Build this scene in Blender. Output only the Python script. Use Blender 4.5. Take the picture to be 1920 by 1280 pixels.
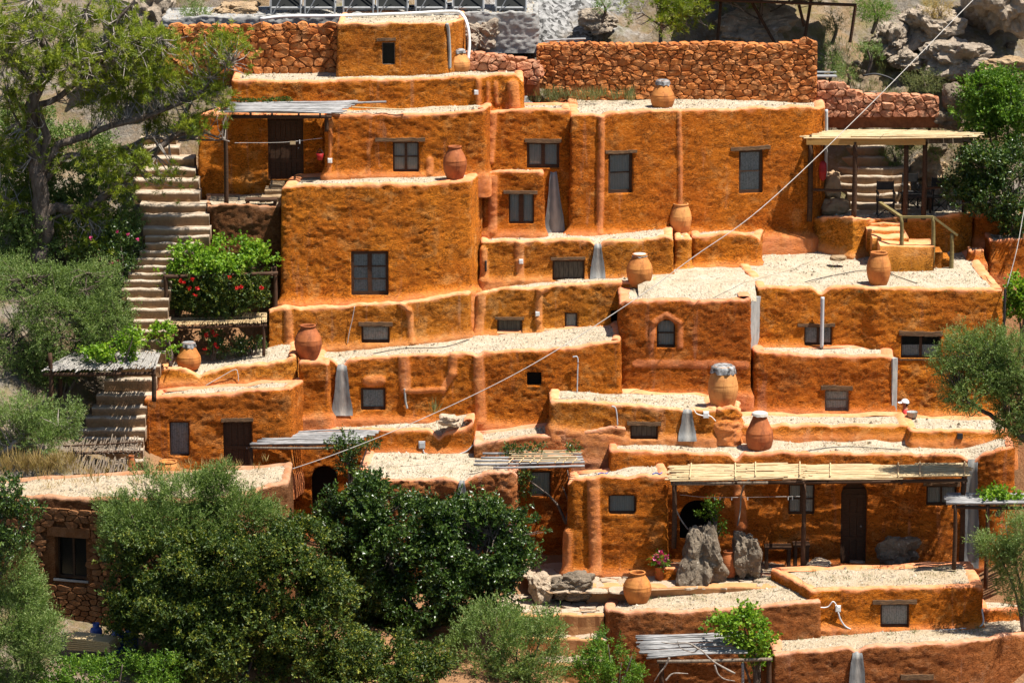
import bpy, bmesh, math, random
import numpy as np
from mathutils import Vector
from mathutils.geometry import delaunay_2d_cdt

for o in list(bpy.data.objects):
    bpy.data.objects.remove(o)
SC = bpy.context.scene
COL = SC.collection
R = math.radians
rng = np.random.default_rng(7)
random.seed(7)

# ------------------------------------------------------------------ camera, sky, sun, exposure
FPX, PITCH, CAMZ = 7200.0, R(12), 24.0
cam = bpy.data.cameras.new('camera')
camo = bpy.data.objects.new('camera', cam)
COL.objects.link(camo)
cam.sensor_width = 36.0
cam.lens = FPX / 1920 * 36.0
cam.clip_start, cam.clip_end = 1.0, 2000.0
camo.location = (0, 0, CAMZ)
camo.rotation_euler = (math.pi / 2 - PITCH, 0, 0)
SC.camera = camo

SUN = Vector((0.37, -0.12, 0.92)).normalized()          # direction towards the sun
world = bpy.data.worlds.new('World')
SC.world = world
world.use_nodes = True
wn, wl = world.node_tree.nodes, world.node_tree.links
wn.clear()
sky = wn.new('ShaderNodeTexSky')
sky.sky_type = 'NISHITA'
sky.sun_disc = False
sky.sun_elevation = math.asin(SUN.z)
sky.sun_rotation = math.atan2(SUN.x, SUN.y)
sky.air_density, sky.dust_density = 1.0, 0.6
bg = wn.new('ShaderNodeBackground')
bg.inputs[1].default_value = 0.062
wo = wn.new('ShaderNodeOutputWorld')
wl.new(sky.outputs[0], bg.inputs[0])
wl.new(bg.outputs[0], wo.inputs[0])
sl = bpy.data.lights.new('sun', 'SUN')
sl.energy, sl.angle, sl.color = 5.0, R(0.5), (1.0, 0.95, 0.86)
so = bpy.data.objects.new('sun', sl)
COL.objects.link(so)
so.rotation_euler = (-SUN).to_track_quat('-Z', 'Y').to_euler()
so.location = (30, 80, 60)
SC.view_settings.view_transform = 'Standard'
SC.view_settings.look = 'None'
SC.view_settings.exposure = 1.1
SC.view_settings.gamma = 1.0
SC.view_settings.use_curve_mapping = False
try:
    SC.cycles.max_bounces = 8
    SC.cycles.diffuse_bounces = 5
    SC.cycles.transparent_max_bounces = 6
except Exception:
    pass

# ------------------------------------------------------------------ pixel <-> place
CT, ST = math.cos(PITCH), math.sin(PITCH)
def at(px, py, Y):
    xc, yc = (px - 960) / FPX, (640 - py) / FPX
    t = Y / (CT + yc * ST)
    return np.array((xc * t, Y, CAMZ + t * (-ST + yc * CT)))
def zat(py, Y):
    return float(at(960, py, Y)[2])
def yon(py, z):
    yc = (640 - py) / FPX
    t = (z - CAMZ) / (-ST + yc * CT)
    return t * (CT + yc * ST)
def proj(x, y, z):
    d = y * CT - (z - CAMZ) * ST
    u = y * ST + (z - CAMZ) * CT
    return 960 + FPX * x / d, 640 - FPX * u / d
def mpp(Y):
    return Y / FPX * 1.01                                  # metres per photograph pixel

# ------------------------------------------------------------------ noise
def _hash(ix, iy, iz, seed):
    h = (ix.astype(np.int64) * 374761393 + iy.astype(np.int64) * 668265263 + iz.astype(np.int64) * 2147483647 + seed * 1274126177) & 0xffffffff
    h = ((h ^ (h >> 13)) * 1274126177) & 0xffffffff
    h = h ^ (h >> 16)
    return (h & 0xffff) / 32767.5 - 1.0
def vnoise(p, seed=0):
    p = np.asarray(p, float)
    i = np.floor(p); f = p - i
    f = f * f * (3 - 2 * f)
    i = i.astype(np.int64)
    r = 0
    for dx in (0, 1):
        wx = f[:, 0] if dx else 1 - f[:, 0]
        for dy in (0, 1):
            wy = f[:, 1] if dy else 1 - f[:, 1]
            for dz in (0, 1):
                wz = f[:, 2] if dz else 1 - f[:, 2]
                r = r + wx * wy * wz * _hash(i[:, 0] + dx, i[:, 1] + dy, i[:, 2] + dz, seed)
    return r
def fbm(p, octs=4, seed=0, gain=0.5):
    p = np.asarray(p, float); r = 0; a = 1.0
    for k in range(octs):
        r = r + a * vnoise(p, seed + k * 17); p = p * 2.03 + 5.3; a *= gain
    return r

# ------------------------------------------------------------------ objects
WL = {}
def tag(o, label=None, cat=None, group=None, kind=None):
    if label: o['label'] = label
    if cat: o['category'] = cat
    if group: o['group'] = group
    if kind: o['kind'] = kind
    return o
def thing(name, label, cat, loc, group=None):
    o = bpy.data.objects.new(name, None)
    o.empty_display_size = 0.2
    COL.objects.link(o)
    o.location = [float(v) for v in loc]
    WL[o.name] = np.array([float(v) for v in loc])
    return tag(o, label, cat, group)
def mesh(name, V, F, mat, attrs=None, smooth=False):
    V = np.ascontiguousarray(V, dtype=np.float32)
    groups = F if isinstance(F, list) else [F]
    groups = [np.asarray(g, dtype=np.int32) for g in groups if len(g)]
    me = bpy.data.meshes.new(name)
    me.vertices.add(len(V)); me.vertices.foreach_set('co', V.ravel())
    nl = sum(g.size for g in groups); npoly = sum(len(g) for g in groups)
    me.loops.add(nl); me.polygons.add(npoly)
    me.loops.foreach_set('vertex_index', np.concatenate([g.ravel() for g in groups]))
    tot = np.concatenate([np.full(len(g), g.shape[1], np.int32) for g in groups])
    st = np.zeros(npoly, np.int32); st[1:] = np.cumsum(tot)[:-1]
    me.polygons.foreach_set('loop_start', st)
    me.polygons.foreach_set('loop_total', tot)
    me.polygons.foreach_set('use_smooth', np.full(npoly, bool(smooth)))
    for k, a in (attrs or {}).items():
        at_ = me.attributes.new(k, 'FLOAT', 'POINT')
        at_.data.foreach_set('value', np.asarray(a, np.float32))
    me.update(calc_edges=True)
    me.validate()
    if mat: me.materials.append(mat)
    return me
def put(name, V, F, mat, parent=None, attrs=None, smooth=False, origin=None):
    V = np.asarray(V, float)
    if parent is not None: org = WL[parent.name]
    elif origin is not None: org = np.asarray(origin, float)
    else: org = np.array([V[:, 0].mean(), V[:, 1].mean(), V[:, 2].min()])
    o = bpy.data.objects.new(name, mesh(name, V - org, F, mat, attrs, smooth))
    COL.objects.link(o)
    if parent is not None: o.parent = parent
    else: o.location = org
    WL[o.name] = org
    return o
def join(parts):
    Vs, q, t, n = [], [], [], 0
    for V, F in parts:
        V = np.asarray(V, float); Vs.append(V)
        for g in (F if isinstance(F, list) else [F]):
            g = np.asarray(g)
            if len(g): (q if g.shape[1] == 4 else t).append(g + n)
        n += len(V)
    out = []
    if q: out.append(np.concatenate(q))
    if t: out.append(np.concatenate(t))
    return np.concatenate(Vs), out
BOXF = np.array([(0, 1, 3, 2), (4, 6, 7, 5), (0, 4, 5, 1), (2, 3, 7, 6), (0, 2, 6, 4), (1, 5, 7, 3)])
def obox(c, U, W, N, hu, hw, hn):
    """box centred c, half sizes along unit axes U, W, N"""
    c, U, W, N = [np.asarray(a, float) for a in (c, U, W, N)]
    V = [c + a * hu * U + b * hw * W + d * hn * N for a in (-1, 1) for b in (-1, 1) for d in (-1, 1)]
    return np.array(V), BOXF
EX, EY, EZ = np.eye(3)
def abox(x0, x1, y0, y1, z0, z1):
    return obox(((x0 + x1) / 2, (y0 + y1) / 2, (z0 + z1) / 2), EX, EY, EZ, (x1 - x0) / 2, (y1 - y0) / 2, (z1 - z0) / 2)
def tube(P, r, sides=6, cap=True):
    P = np.asarray(P, float); n = len(P)
    r = np.broadcast_to(np.asarray(r, float), (n,))
    T = np.gradient(P, axis=0); T /= np.linalg.norm(T, axis=1)[:, None] + 1e-9
    ref = np.array((0, 0, 1.0)) if abs(T[0][2]) < 0.9 else np.array((1.0, 0, 0))
    A = np.cross(T, ref); A /= np.linalg.norm(A, axis=1)[:, None] + 1e-9
    B = np.cross(T, A)
    an = np.arange(sides) * 2 * math.pi / sides
    V = (P[:, None, :] + r[:, None, None] * (np.cos(an)[None, :, None] * A[:, None, :] + np.sin(an)[None, :, None] * B[:, None, :])).reshape(-1, 3)
    i = np.arange(n - 1)[:, None] * sides; j = np.arange(sides)[None, :]; k = (j + 1) % sides
    F = np.stack([i + j, i + k, i + sides + k, i + sides + j], -1).reshape(-1, 4)
    if not cap: return V, F
    V = np.concatenate([V, P[:1], P[-1:]])
    c0, c1 = n * sides, n * sides + 1; j = np.arange(sides); k = (j + 1) % sides
    Tt = np.concatenate([np.stack([k, j, np.full(sides, c0)], -1), np.stack([(n - 1) * sides + j, (n - 1) * sides + k, np.full(sides, c1)], -1)])
    return V, [F, Tt]
def curve(pts, n=24):
    """smooth polyline through points (Catmull-Rom)"""
    P = np.asarray(pts, float)
    if len(P) < 3: return P[0] + (P[-1] - P[0]) * np.linspace(0, 1, n)[:, None]
    Q = np.concatenate([[2 * P[0] - P[1]], P, [2 * P[-1] - P[-2]]])
    t = np.linspace(0, len(P) - 1 - 1e-6, n); i = t.astype(int); f = (t - i)[:, None]
    a, b, c, d = Q[i], Q[i + 1], Q[i + 2], Q[i + 3]
    return 0.5 * (2 * b + (c - a) * f + (2 * a - 5 * b + 4 * c - d) * f ** 2 + (3 * b - a - 3 * c + d) * f ** 3)
def lathe(prof, c, segs=40, wob=0.0, seed=0):
    """profile [(r, z)] turned about the vertical through c"""
    prof = np.asarray(prof, float); n = len(prof)
    an = np.arange(segs) * 2 * math.pi / segs
    rr = prof[:, 0][:, None] * np.ones(segs)
    if wob: rr = rr * (1 + wob * vnoise(np.stack([np.cos(an)[None] * 1.5 + 0 * rr, np.sin(an)[None] * 1.5 + 0 * rr, prof[:, 1][:, None] * 4 + 0 * rr], -1).reshape(-1, 3), seed).reshape(n, segs))
    V = np.stack([c[0] + rr * np.cos(an), c[1] + rr * np.sin(an), c[2] + prof[:, 1][:, None] + 0 * rr], -1).reshape(-1, 3)
    i = np.arange(n - 1)[:, None] * segs; j = np.arange(segs)[None, :]; k = (j + 1) % segs
    return V, np.stack([i + j, i + k, i + segs + k, i + segs + j], -1).reshape(-1, 4)

# ------------------------------------------------------------------ materials
def nm(name, rough=0.9, spec=0.2):
    m = bpy.data.materials.new(name); m.use_nodes = True
    n, l = m.node_tree.nodes, m.node_tree.links
    b = n['Principled BSDF']
    b.inputs['Roughness'].default_value = rough
    b.inputs['Specular IOR Level'].default_value = spec
    return m, n, l, b
def pos(n, l, scale=(1, 1, 1), obj=False):
    if obj: s = n.new('ShaderNodeTexCoord').outputs['Object']
    else: s = n.new('ShaderNodeNewGeometry').outputs['Position']
    mp = n.new('ShaderNodeMapping'); mp.inputs['Scale'].default_value = scale
    l.new(s, mp.inputs['Vector'])
    return mp.outputs[0]
def noise(n, l, v, scale, detail=4, rough=0.55, dist=0.0):
    t = n.new('ShaderNodeTexNoise')
    t.inputs['Scale'].default_value = scale; t.inputs['Detail'].default_value = detail
    t.inputs['Roughness'].default_value = rough; t.inputs['Distortion'].default_value = dist
    l.new(v, t.inputs['Vector']); return t.outputs['Fac']
def ramp(n, l, f, stops, interp='LINEAR'):
    r = n.new('ShaderNodeValToRGB'); r.color_ramp.interpolation = interp
    while len(r.color_ramp.elements) < len(stops): r.color_ramp.elements.new(0.5)
    for e, (p, c) in zip(r.color_ramp.elements, stops):
        e.position = p; e.color = (c, c, c, 1) if not hasattr(c, '__len__') else (*c, 1)
    l.new(f, r.inputs['Fac']); return r.outputs['Color']
def mix(n, l, f, a, b, mode='MIX'):
    m = n.new('ShaderNodeMix'); m.data_type = 'RGBA'; m.blend_type = mode
    for k, v in ((0, f), (6, a), (7, b)):
        s = m.inputs[k]
        if hasattr(v, 'links') or hasattr(v, 'is_linked'): l.new(v, s)
        elif k == 0: s.default_value = v
        else: s.default_value = (*v, 1) if len(v) == 3 else v
    return m.outputs[2]
def mth(n, l, op, a, b=None):
    m = n.new('ShaderNodeMath'); m.operation = op
    for k, v in ((0, a), (1, b)):
        if v is None: continue
        if hasattr(v, 'is_linked'): l.new(v, m.inputs[k])
        else: m.inputs[k].default_value = v
    return m.outputs[0]
def bump(n, l, b, h, strength=0.5, dist=0.02):
    u = n.new('ShaderNodeBump')
    if hasattr(strength, 'is_linked'): l.new(strength, u.inputs['Strength'])
    else: u.inputs['Strength'].default_value = strength
    u.inputs['Distance'].default_value = dist
    l.new(h, u.inputs['Height']); l.new(u.outputs[0], b.inputs['Normal'])
def attr(n, name):
    a = n.new('ShaderNodeAttribute'); a.attribute_name = name; return a.outputs['Fac']

def plaster(name, c1, c2, pale, rim, shade_col=(0.115, 0.03, 0.005), shade_amt=0.9):
    """straw-and-mud render over rubble: mottled ochre, straw flecks and crevice shade painted in; smoother coat where 'rim' is 1"""
    m, n, l, b = nm(name, 0.95, 0.1)
    p = pos(n, l)
    c = mix(n, l, ramp(n, l, noise(n, l, p, 0.8, 5, 0.6), [(0.38, 0.0), (0.62, 1.0)]), c1, c2)
    c = mix(n, l, ramp(n, l, noise(n, l, p, 2.3, 4, 0.6, 0.6), [(0.54, 0.0), (0.68, 0.7)]), c, pale)
    c = mix(n, l, ramp(n, l, noise(n, l, p, 1.3, 5, 0.65, 0.4), [(0.56, 0.0), (0.72, 0.4)]), c, tuple(0.6 * v for v in c2))
    oi = n.new('ShaderNodeObjectInfo')
    c = mix(n, l, 1.0, c, ramp(n, l, oi.outputs['Random'], [(0.0, (0.76, 0.70, 0.72)), (0.5, (0.98, 0.98, 1.0)), (1.0, (1.04, 1.14, 1.4))]), 'MULTIPLY')
    run = noise(n, l, pos(n, l, (3.2, 3.2, 0.28)), 1.0, 5, 0.65, 0.3)
    c = mix(n, l, ramp(n, l, run, [(0.56, 0.0), (0.68, 0.4)]), c, tuple(0.55 * v for v in c2))
    c = mix(n, l, ramp(n, l, run, [(0.30, 0.45), (0.40, 0.0)]), c, rim)
    ps = pos(n, l, (1, 1, 2.0))
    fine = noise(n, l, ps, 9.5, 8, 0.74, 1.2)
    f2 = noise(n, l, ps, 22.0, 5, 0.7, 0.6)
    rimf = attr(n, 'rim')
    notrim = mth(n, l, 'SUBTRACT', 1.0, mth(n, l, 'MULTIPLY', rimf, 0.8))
    crevice_shade = mth(n, l, 'MAXIMUM', ramp(n, l, fine, [(0.375, 1.0), (0.445, 0.0)]), mth(n, l, 'MULTIPLY', ramp(n, l, f2, [(0.375, 1.0), (0.44, 0.0)]), 0.9))  # dark straw flecks and crevice shade, painted where the relief dips
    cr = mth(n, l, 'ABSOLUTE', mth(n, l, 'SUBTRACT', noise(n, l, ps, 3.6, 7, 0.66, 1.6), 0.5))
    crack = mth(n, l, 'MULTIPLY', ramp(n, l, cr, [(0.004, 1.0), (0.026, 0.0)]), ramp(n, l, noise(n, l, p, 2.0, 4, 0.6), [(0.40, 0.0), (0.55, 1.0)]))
    crevice_shade = mth(n, l, 'MAXIMUM', crevice_shade, crack)
    crevice_shade = mth(n, l, 'MULTIPLY', mth(n, l, 'MULTIPLY', crevice_shade, shade_amt), notrim)
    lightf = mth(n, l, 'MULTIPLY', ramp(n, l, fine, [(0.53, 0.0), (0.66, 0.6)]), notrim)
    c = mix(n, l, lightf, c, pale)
    c = mix(n, l, crevice_shade, c, shade_col)
    rc = mix(n, l, ramp(n, l, noise(n, l, p, 4, 6, 0.65), [(0.35, 0.0), (0.65, 1.0)]), rim, tuple(v * k for v, k in zip(rim, (0.82, 0.66, 0.5))))
    c = mix(n, l, mth(n, l, 'MULTIPLY', rimf, 0.8), c, rc)
    l.new(c, b.inputs['Base Color'])
    h = mth(n, l, 'SUBTRACT', mth(n, l, 'ADD', mth(n, l, 'MULTIPLY', fine, 1.5), mth(n, l, 'MULTIPLY', f2, 0.6)), mth(n, l, 'MULTIPLY', crack, 0.35))
    st = mth(n, l, 'ADD', mth(n, l, 'MULTIPLY', notrim, 0.8), 0.15)
    bump(n, l, b, h, st, 0.11)
    return m
M = {}
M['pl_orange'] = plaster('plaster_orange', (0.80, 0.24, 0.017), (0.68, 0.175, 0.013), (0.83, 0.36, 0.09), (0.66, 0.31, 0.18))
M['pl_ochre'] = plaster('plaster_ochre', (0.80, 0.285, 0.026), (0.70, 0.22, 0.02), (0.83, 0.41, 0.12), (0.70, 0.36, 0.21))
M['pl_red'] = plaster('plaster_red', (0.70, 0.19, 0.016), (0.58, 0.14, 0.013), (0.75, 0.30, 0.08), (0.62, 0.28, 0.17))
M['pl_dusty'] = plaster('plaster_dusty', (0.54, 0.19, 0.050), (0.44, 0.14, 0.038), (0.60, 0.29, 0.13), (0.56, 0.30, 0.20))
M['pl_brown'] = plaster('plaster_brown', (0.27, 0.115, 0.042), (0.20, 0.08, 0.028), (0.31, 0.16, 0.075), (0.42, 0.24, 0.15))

def gravel(name, base, dark, amount):
    m, n, l, b = nm(name, 1.0, 0.05)
    p = pos(n, l)
    c = mix(n, l, ramp(n, l, noise(n, l, p, 1.6, 5, 0.6), [(0.35, 0.0), (0.68, 1.0)]), base, tuple(v * k for v, k in zip(base, (0.86, 0.80, 0.70))))
    v = n.new('ShaderNodeTexVoronoi'); v.inputs['Scale'].default_value = 24; l.new(p, v.inputs['Vector'])
    sp = mth(n, l, 'MULTIPLY', ramp(n, l, noise(n, l, pos(n, l, (1, 0.45, 1)), 15, 5, 0.75), [(0.50, 0.0), (0.58, 1.0)]), ramp(n, l, noise(n, l, p, 2.4, 4, 0.6), [(0.38, 0.25), (0.66, 1.0)]))
    c = mix(n, l, mth(n, l, 'MULTIPLY', sp, amount), c, dark)
    vc = n.new('ShaderNodeRGBToBW'); l.new(v.outputs['Color'], vc.inputs[0])
    c = mix(n, l, mth(n, l, 'MULTIPLY', vc.outputs[0], 0.35), c, tuple(x * 0.55 for x in base))
    l.new(c, b.inputs['Base Color'])
    h = mth(n, l, 'ADD', mth(n, l, 'MULTIPLY', v.outputs['Distance'], -1.0), noise(n, l, p, 12, 5, 0.7))
    bump(n, l, b, h, 0.8, 0.03)
    return m
M['gravel'] = gravel('roof_gravel', (0.45, 0.385, 0.295), (0.12, 0.095, 0.06), 0.85)
M['gravel_dry'] = gravel('roof_gravel_dry', (0.42, 0.345, 0.25), (0.11, 0.08, 0.045), 0.95)

def simple(name, c1, c2, scale=6, rough=0.85, stretch=(1, 1, 1), bs=0.3, bd=0.01, spec=0.2, obj=False, detail=4):
    m, n, l, b = nm(name, rough, spec)
    p = pos(n, l, stretch, obj)
    f = noise(n, l, p, scale, detail, 0.6)
    l.new(mix(n, l, ramp(n, l, f, [(0.35, 0.0), (0.65, 1.0)]), c1, c2), b.inputs['Base Color'])
    if bs: bump(n, l, b, noise(n, l, p, scale * 3, 5, 0.6), bs, bd)
    return m
M['wood'] = simple('old_wood', (0.075, 0.038, 0.02), (0.035, 0.018, 0.010), 8, 0.8, (1, 1, 6))
M['wood_grey'] = simple('weathered_wood', (0.20, 0.16, 0.12), (0.10, 0.07, 0.05), 9, 0.9, (4, 1, 1))
M['lintel'] = simple('lintel_wood', (0.16, 0.09, 0.045), (0.07, 0.04, 0.022), 6, 0.9, (0.6, 3, 5), 0.8, 0.03)
M['beam'] = simple('sawn_beam', (0.42, 0.24, 0.075), (0.33, 0.175, 0.05), 4, 0.7, (0.4, 2, 5))
M['rail'] = simple('olive_paint_rail', (0.20, 0.155, 0.06), (0.12, 0.09, 0.035), 7, 0.7, (1, 1, 3))
M['cement'] = simple('grey_cement', (0.34, 0.34, 0.32), (0.22, 0.22, 0.21), 5, 0.9, (3, 3, 0.6), 0.5, 0.02)
M['concrete'] = simple('concrete', (0.30, 0.29, 0.27), (0.20, 0.195, 0.19), 3, 0.95, (1, 1, 1), 0.6, 0.03)
def chute_mat():
    m, n, l, b = nm('chute_cement', 0.9, 0.2)
    p = pos(n, l, (3, 3, 0.7)); f = noise(n, l, p, 3.0, 6, 0.65)
    c = mix(n, l, ramp(n, l, f, [(0.35, 0.0), (0.65, 1.0)]), (0.20, 0.20, 0.195), (0.12, 0.125, 0.125))
    c = mix(n, l, mth(n, l, 'MULTIPLY', attr(n, 'mid'), ramp(n, l, f, [(0.3, 1.0), (0.7, 0.5)])), c, (0.42, 0.39, 0.34))
    l.new(c, b.inputs['Base Color']); bump(n, l, b, noise(n, l, p, 9, 5), 0.5, 0.02)
    return m
M['chute'] = chute_mat()
M['pole'] = simple('grey_pole', (0.34, 0.33, 0.325), (0.13, 0.125, 0.12), 10, 0.85, (0.4, 4, 4), 0.4, 0.01)
M['cane'] = simple('cane', (0.56, 0.44, 0.26), (0.36, 0.24, 0.11), 14, 0.6, (0.3, 5, 5), 0.3, 0.006)
M['cane_grey'] = simple('cane_grey', (0.36, 0.34, 0.31), (0.15, 0.135, 0.12), 14, 0.7, (5, 0.3, 5), 0.3, 0.006)
M['bark'] = simple('bark', (0.16, 0.125, 0.10), (0.07, 0.05, 0.038), 9, 0.95, (1, 1, 0.35), 0.9, 0.04)
M['bark_pale'] = simple('bark_pale', (0.33, 0.29, 0.25), (0.17, 0.14, 0.115), 9, 0.95, (1, 1, 0.5), 0.8, 0.03)
M['lid'] = simple('pale_lid', (0.50, 0.46, 0.40), (0.34, 0.31, 0.27), 7, 0.8, bs=0.3)
M['white'] = simple('white_plastic', (0.75, 0.75, 0.73), (0.62, 0.62, 0.60), 5, 0.5, bs=0)
M['grey_pl'] = simple('grey_plastic', (0.45, 0.46, 0.47), (0.36, 0.37, 0.38), 5, 0.5, bs=0)
M['cloth'] = simple('cover_cloth', (0.34, 0.335, 0.33), (0.012, 0.012, 0.013), 8, 0.6, bs=0.6, bd=0.03, spec=0.4)
M['black'] = simple('black_plastic', (0.02, 0.02, 0.022), (0.04, 0.04, 0.042), 5, 0.5, bs=0)
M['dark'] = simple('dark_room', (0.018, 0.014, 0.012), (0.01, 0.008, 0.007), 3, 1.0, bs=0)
M['steel'] = simple('galvanised_steel', (0.26, 0.265, 0.27), (0.19, 0.195, 0.20), 8, 0.5, bs=0, spec=0.5)
M['wire'] = simple('cable', (0.46, 0.43, 0.39), (0.36, 0.33, 0.30), 5, 0.7, bs=0)
M['red'] = simple('red_thing', (0.26, 0.012, 0.012), (0.18, 0.008, 0.008), 5, 0.5, bs=0)
M['bluepaint'] = simple('blue_paint', (0.03, 0.07, 0.30), (0.02, 0.05, 0.22), 5, 0.4, bs=0, spec=0.5)
M['lblue'] = simple('light_blue_hose', (0.20, 0.42, 0.62), (0.15, 0.34, 0.55), 5, 0.5, bs=0)
M['dirt'] = simple('earth', (0.33, 0.21, 0.12), (0.20, 0.12, 0.065), 3, 1.0, (1, 1, 1), 0.8, 0.05)

def jar_mat(name, c1, c2, c3):
    m, n, l, b = nm(name, 0.75, 0.25)
    p = pos(n, l, obj=True)
    c = mix(n, l, ramp(n, l, noise(n, l, p, 2.5, 5, 0.6), [(0.4, 0.0), (0.62, 1.0)]), c1, c2)
    c = mix(n, l, ramp(n, l, noise(n, l, p, 9, 5, 0.7), [(0.6, 0.0), (0.75, 0.6)]), c, c3)
    c = mix(n, l, ramp(n, l, noise(n, l, pos(n, l, (9, 9, 1.2), obj=True), 1.0, 5, 0.65), [(0.52, 0.0), (0.66, 0.55)]), c, tuple(0.5 * v for v in c2))
    l.new(c, b.inputs['Base Color'])
    pr = pos(n, l, (1, 1, 9), obj=True)
    bump(n, l, b, mth(n, l, 'ADD', noise(n, l, pr, 3.5, 4, 0.6), mth(n, l, 'MULTIPLY', noise(n, l, p, 30, 3), 0.4)), 0.35, 0.02)
    return m
M['jar'] = jar_mat('terracotta', (0.47, 0.185, 0.045), (0.33, 0.11, 0.026), (0.54, 0.28, 0.11))
M['jar_dark'] = jar_mat('terracotta_dark', (0.36, 0.11, 0.032), (0.22, 0.06, 0.02), (0.44, 0.19, 0.08))
M['jar_yellow'] = jar_mat('terracotta_yellow', (0.54, 0.25, 0.075), (0.42, 0.165, 0.048), (0.24, 0.11, 0.05))

def stone_mat(name, c1, c2, c3, lichen=None):
    m, n, l, b = nm(name, 0.95, 0.1)
    p = pos(n, l)
    oi = n.new('ShaderNodeObjectInfo')
    c = mix(n, l, oi.outputs['Random'], c1, c2)
    c = mix(n, l, ramp(n, l, noise(n, l, p, 4, 5, 0.6), [(0.45, 0.0), (0.7, 0.7)]), c, c3)
    if lichen:
        c = mix(n, l, ramp(n, l, noise(n, l, p, 9, 4, 0.65), [(0.60, 0.0), (0.66, 0.7)]), c, lichen)
    l.new(c, b.inputs['Base Color'])
    bump(n, l, b, noise(n, l, p, 6, 9, 0.72), 0.9, 0.12)
    return m
M['stone_red'] = stone_mat('red_rubble_stone', (0.60, 0.215, 0.06), (0.34, 0.10, 0.026), (0.60, 0.30, 0.13))
M['stone_pink'] = stone_mat('pink_rubble_stone', (0.52, 0.225, 0.12), (0.36, 0.14, 0.075), (0.54, 0.32, 0.20))
M['mortar'] = simple('red_mortar', (0.26, 0.09, 0.032), (0.15, 0.05, 0.02), 6, 1.0)
M['stone_brown'] = stone_mat('brown_masonry', (0.24, 0.105, 0.042), (0.18, 0.075, 0.03), (0.27, 0.14, 0.07))  # stone tone darkened to paint in tree shade over the cottage
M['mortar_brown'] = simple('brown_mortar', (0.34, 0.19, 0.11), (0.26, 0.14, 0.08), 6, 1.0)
M['rock'] = stone_mat('limestone_boulder', (0.22, 0.17, 0.12), (0.17, 0.135, 0.10), (0.05, 0.04, 0.03), (0.40, 0.35, 0.28))
M['rock_hill'] = stone_mat('hillside_limestone', (0.36, 0.29, 0.22), (0.29, 0.235, 0.18), (0.14, 0.11, 0.085), (0.48, 0.43, 0.36))
M['flag'] = stone_mat('flagstone', (0.47, 0.37, 0.27), (0.40, 0.31, 0.22), (0.34, 0.25, 0.17))
M['step'] = stone_mat('stone_step', (0.36, 0.25, 0.15), (0.28, 0.185, 0.10), (0.42, 0.32, 0.21))
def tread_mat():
    m, n, l, b = nm('limewash_shaded_step', 0.95, 0.1)
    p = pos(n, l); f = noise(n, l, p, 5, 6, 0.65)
    c = mix(n, l, ramp(n, l, f, [(0.35, 0.0), (0.65, 1.0)]), (0.22, 0.12, 0.06), (0.30, 0.18, 0.09))  # risers darker than the limewash: their shade is painted into the colour
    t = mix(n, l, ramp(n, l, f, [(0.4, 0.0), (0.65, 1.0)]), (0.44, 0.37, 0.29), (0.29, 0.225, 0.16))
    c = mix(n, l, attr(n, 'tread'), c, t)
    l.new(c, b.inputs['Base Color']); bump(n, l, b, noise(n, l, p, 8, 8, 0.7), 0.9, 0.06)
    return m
M['tread'] = tread_mat()
M['step_red'] = simple('step_riser_plaster', (0.40, 0.19, 0.08), (0.46, 0.24, 0.10), 4, 0.95, bs=0.6, bd=0.03)

def ground_mat():
    m, n, l, b = nm('hillside_ground', 1.0, 0.05)
    p = pos(n, l)
    c = mix(n, l, ramp(n, l, noise(n, l, p, 0.5, 6, 0.65), [(0.40, 0.0), (0.60, 1.0)]), (0.24, 0.165, 0.095), (0.19, 0.165, 0.135))
    c = mix(n, l, ramp(n, l, noise(n, l, p, 2.2, 6, 0.7), [(0.48, 0.0), (0.62, 0.7)]), c, (0.17, 0.11, 0.06))
    c = mix(n, l, ramp(n, l, noise(n, l, p, 7, 6, 0.75), [(0.52, 0.0), (0.68, 0.7)]), c, (0.33, 0.285, 0.235))
    c = mix(n, l, ramp(n, l, noise(n, l, p, 1.1, 5, 0.7), [(0.50, 0.0), (0.62, 0.6)]), c, (0.16, 0.15, 0.06))
    v = n.new('ShaderNodeTexVoronoi'); v.inputs['Scale'].default_value = 11; l.new(p, v.inputs['Vector'])
    vc = n.new('ShaderNodeRGBToBW'); l.new(v.outputs['Color'], vc.inputs[0])
    sc_ = mix(n, l, ramp(n, l, vc.outputs[0], [(0.25, 0.0), (0.7, 1.0)]), (0.07, 0.068, 0.065), (0.36, 0.35, 0.34))
    c = mix(n, l, mth(n, l, 'MULTIPLY', attr(n, 'scree'), ramp(n, l, noise(n, l, p, 0.8, 4), [(0.35, 0.5), (0.5, 1.0)])), c, sc_)
    c = mix(n, l, attr(n, 'red'), c, (0.30, 0.16, 0.08))
    l.new(c, b.inputs['Base Color'])
    bump(n, l, b, noise(n, l, p, 6, 9, 0.72), 1.0, 0.14)
    return m
M['ground'] = ground_mat()
def scree_mat():
    m, n, l, b = nm('grey_scree', 1.0, 0.05)
    p = pos(n, l)
    v = n.new('ShaderNodeTexVoronoi'); v.inputs['Scale'].default_value = 13; l.new(p, v.inputs['Vector'])
    vc = n.new('ShaderNodeRGBToBW'); l.new(v.outputs['Color'], vc.inputs[0])
    c = mix(n, l, vc.outputs[0], (0.46, 0.45, 0.43), (0.14, 0.135, 0.13))
    c = mix(n, l, ramp(n, l, noise(n, l, p, 1.5, 4), [(0.5, 0.0), (0.7, 0.6)]), c, (0.45, 0.36, 0.25))
    l.new(c, b.inputs['Base Color'])
    bump(n, l, b, mth(n, l, 'ADD', v.outputs['Distance'], noise(n, l, p, 18, 5)), 1.0, 0.1)
    return m
M['scree'] = scree_mat()

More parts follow.
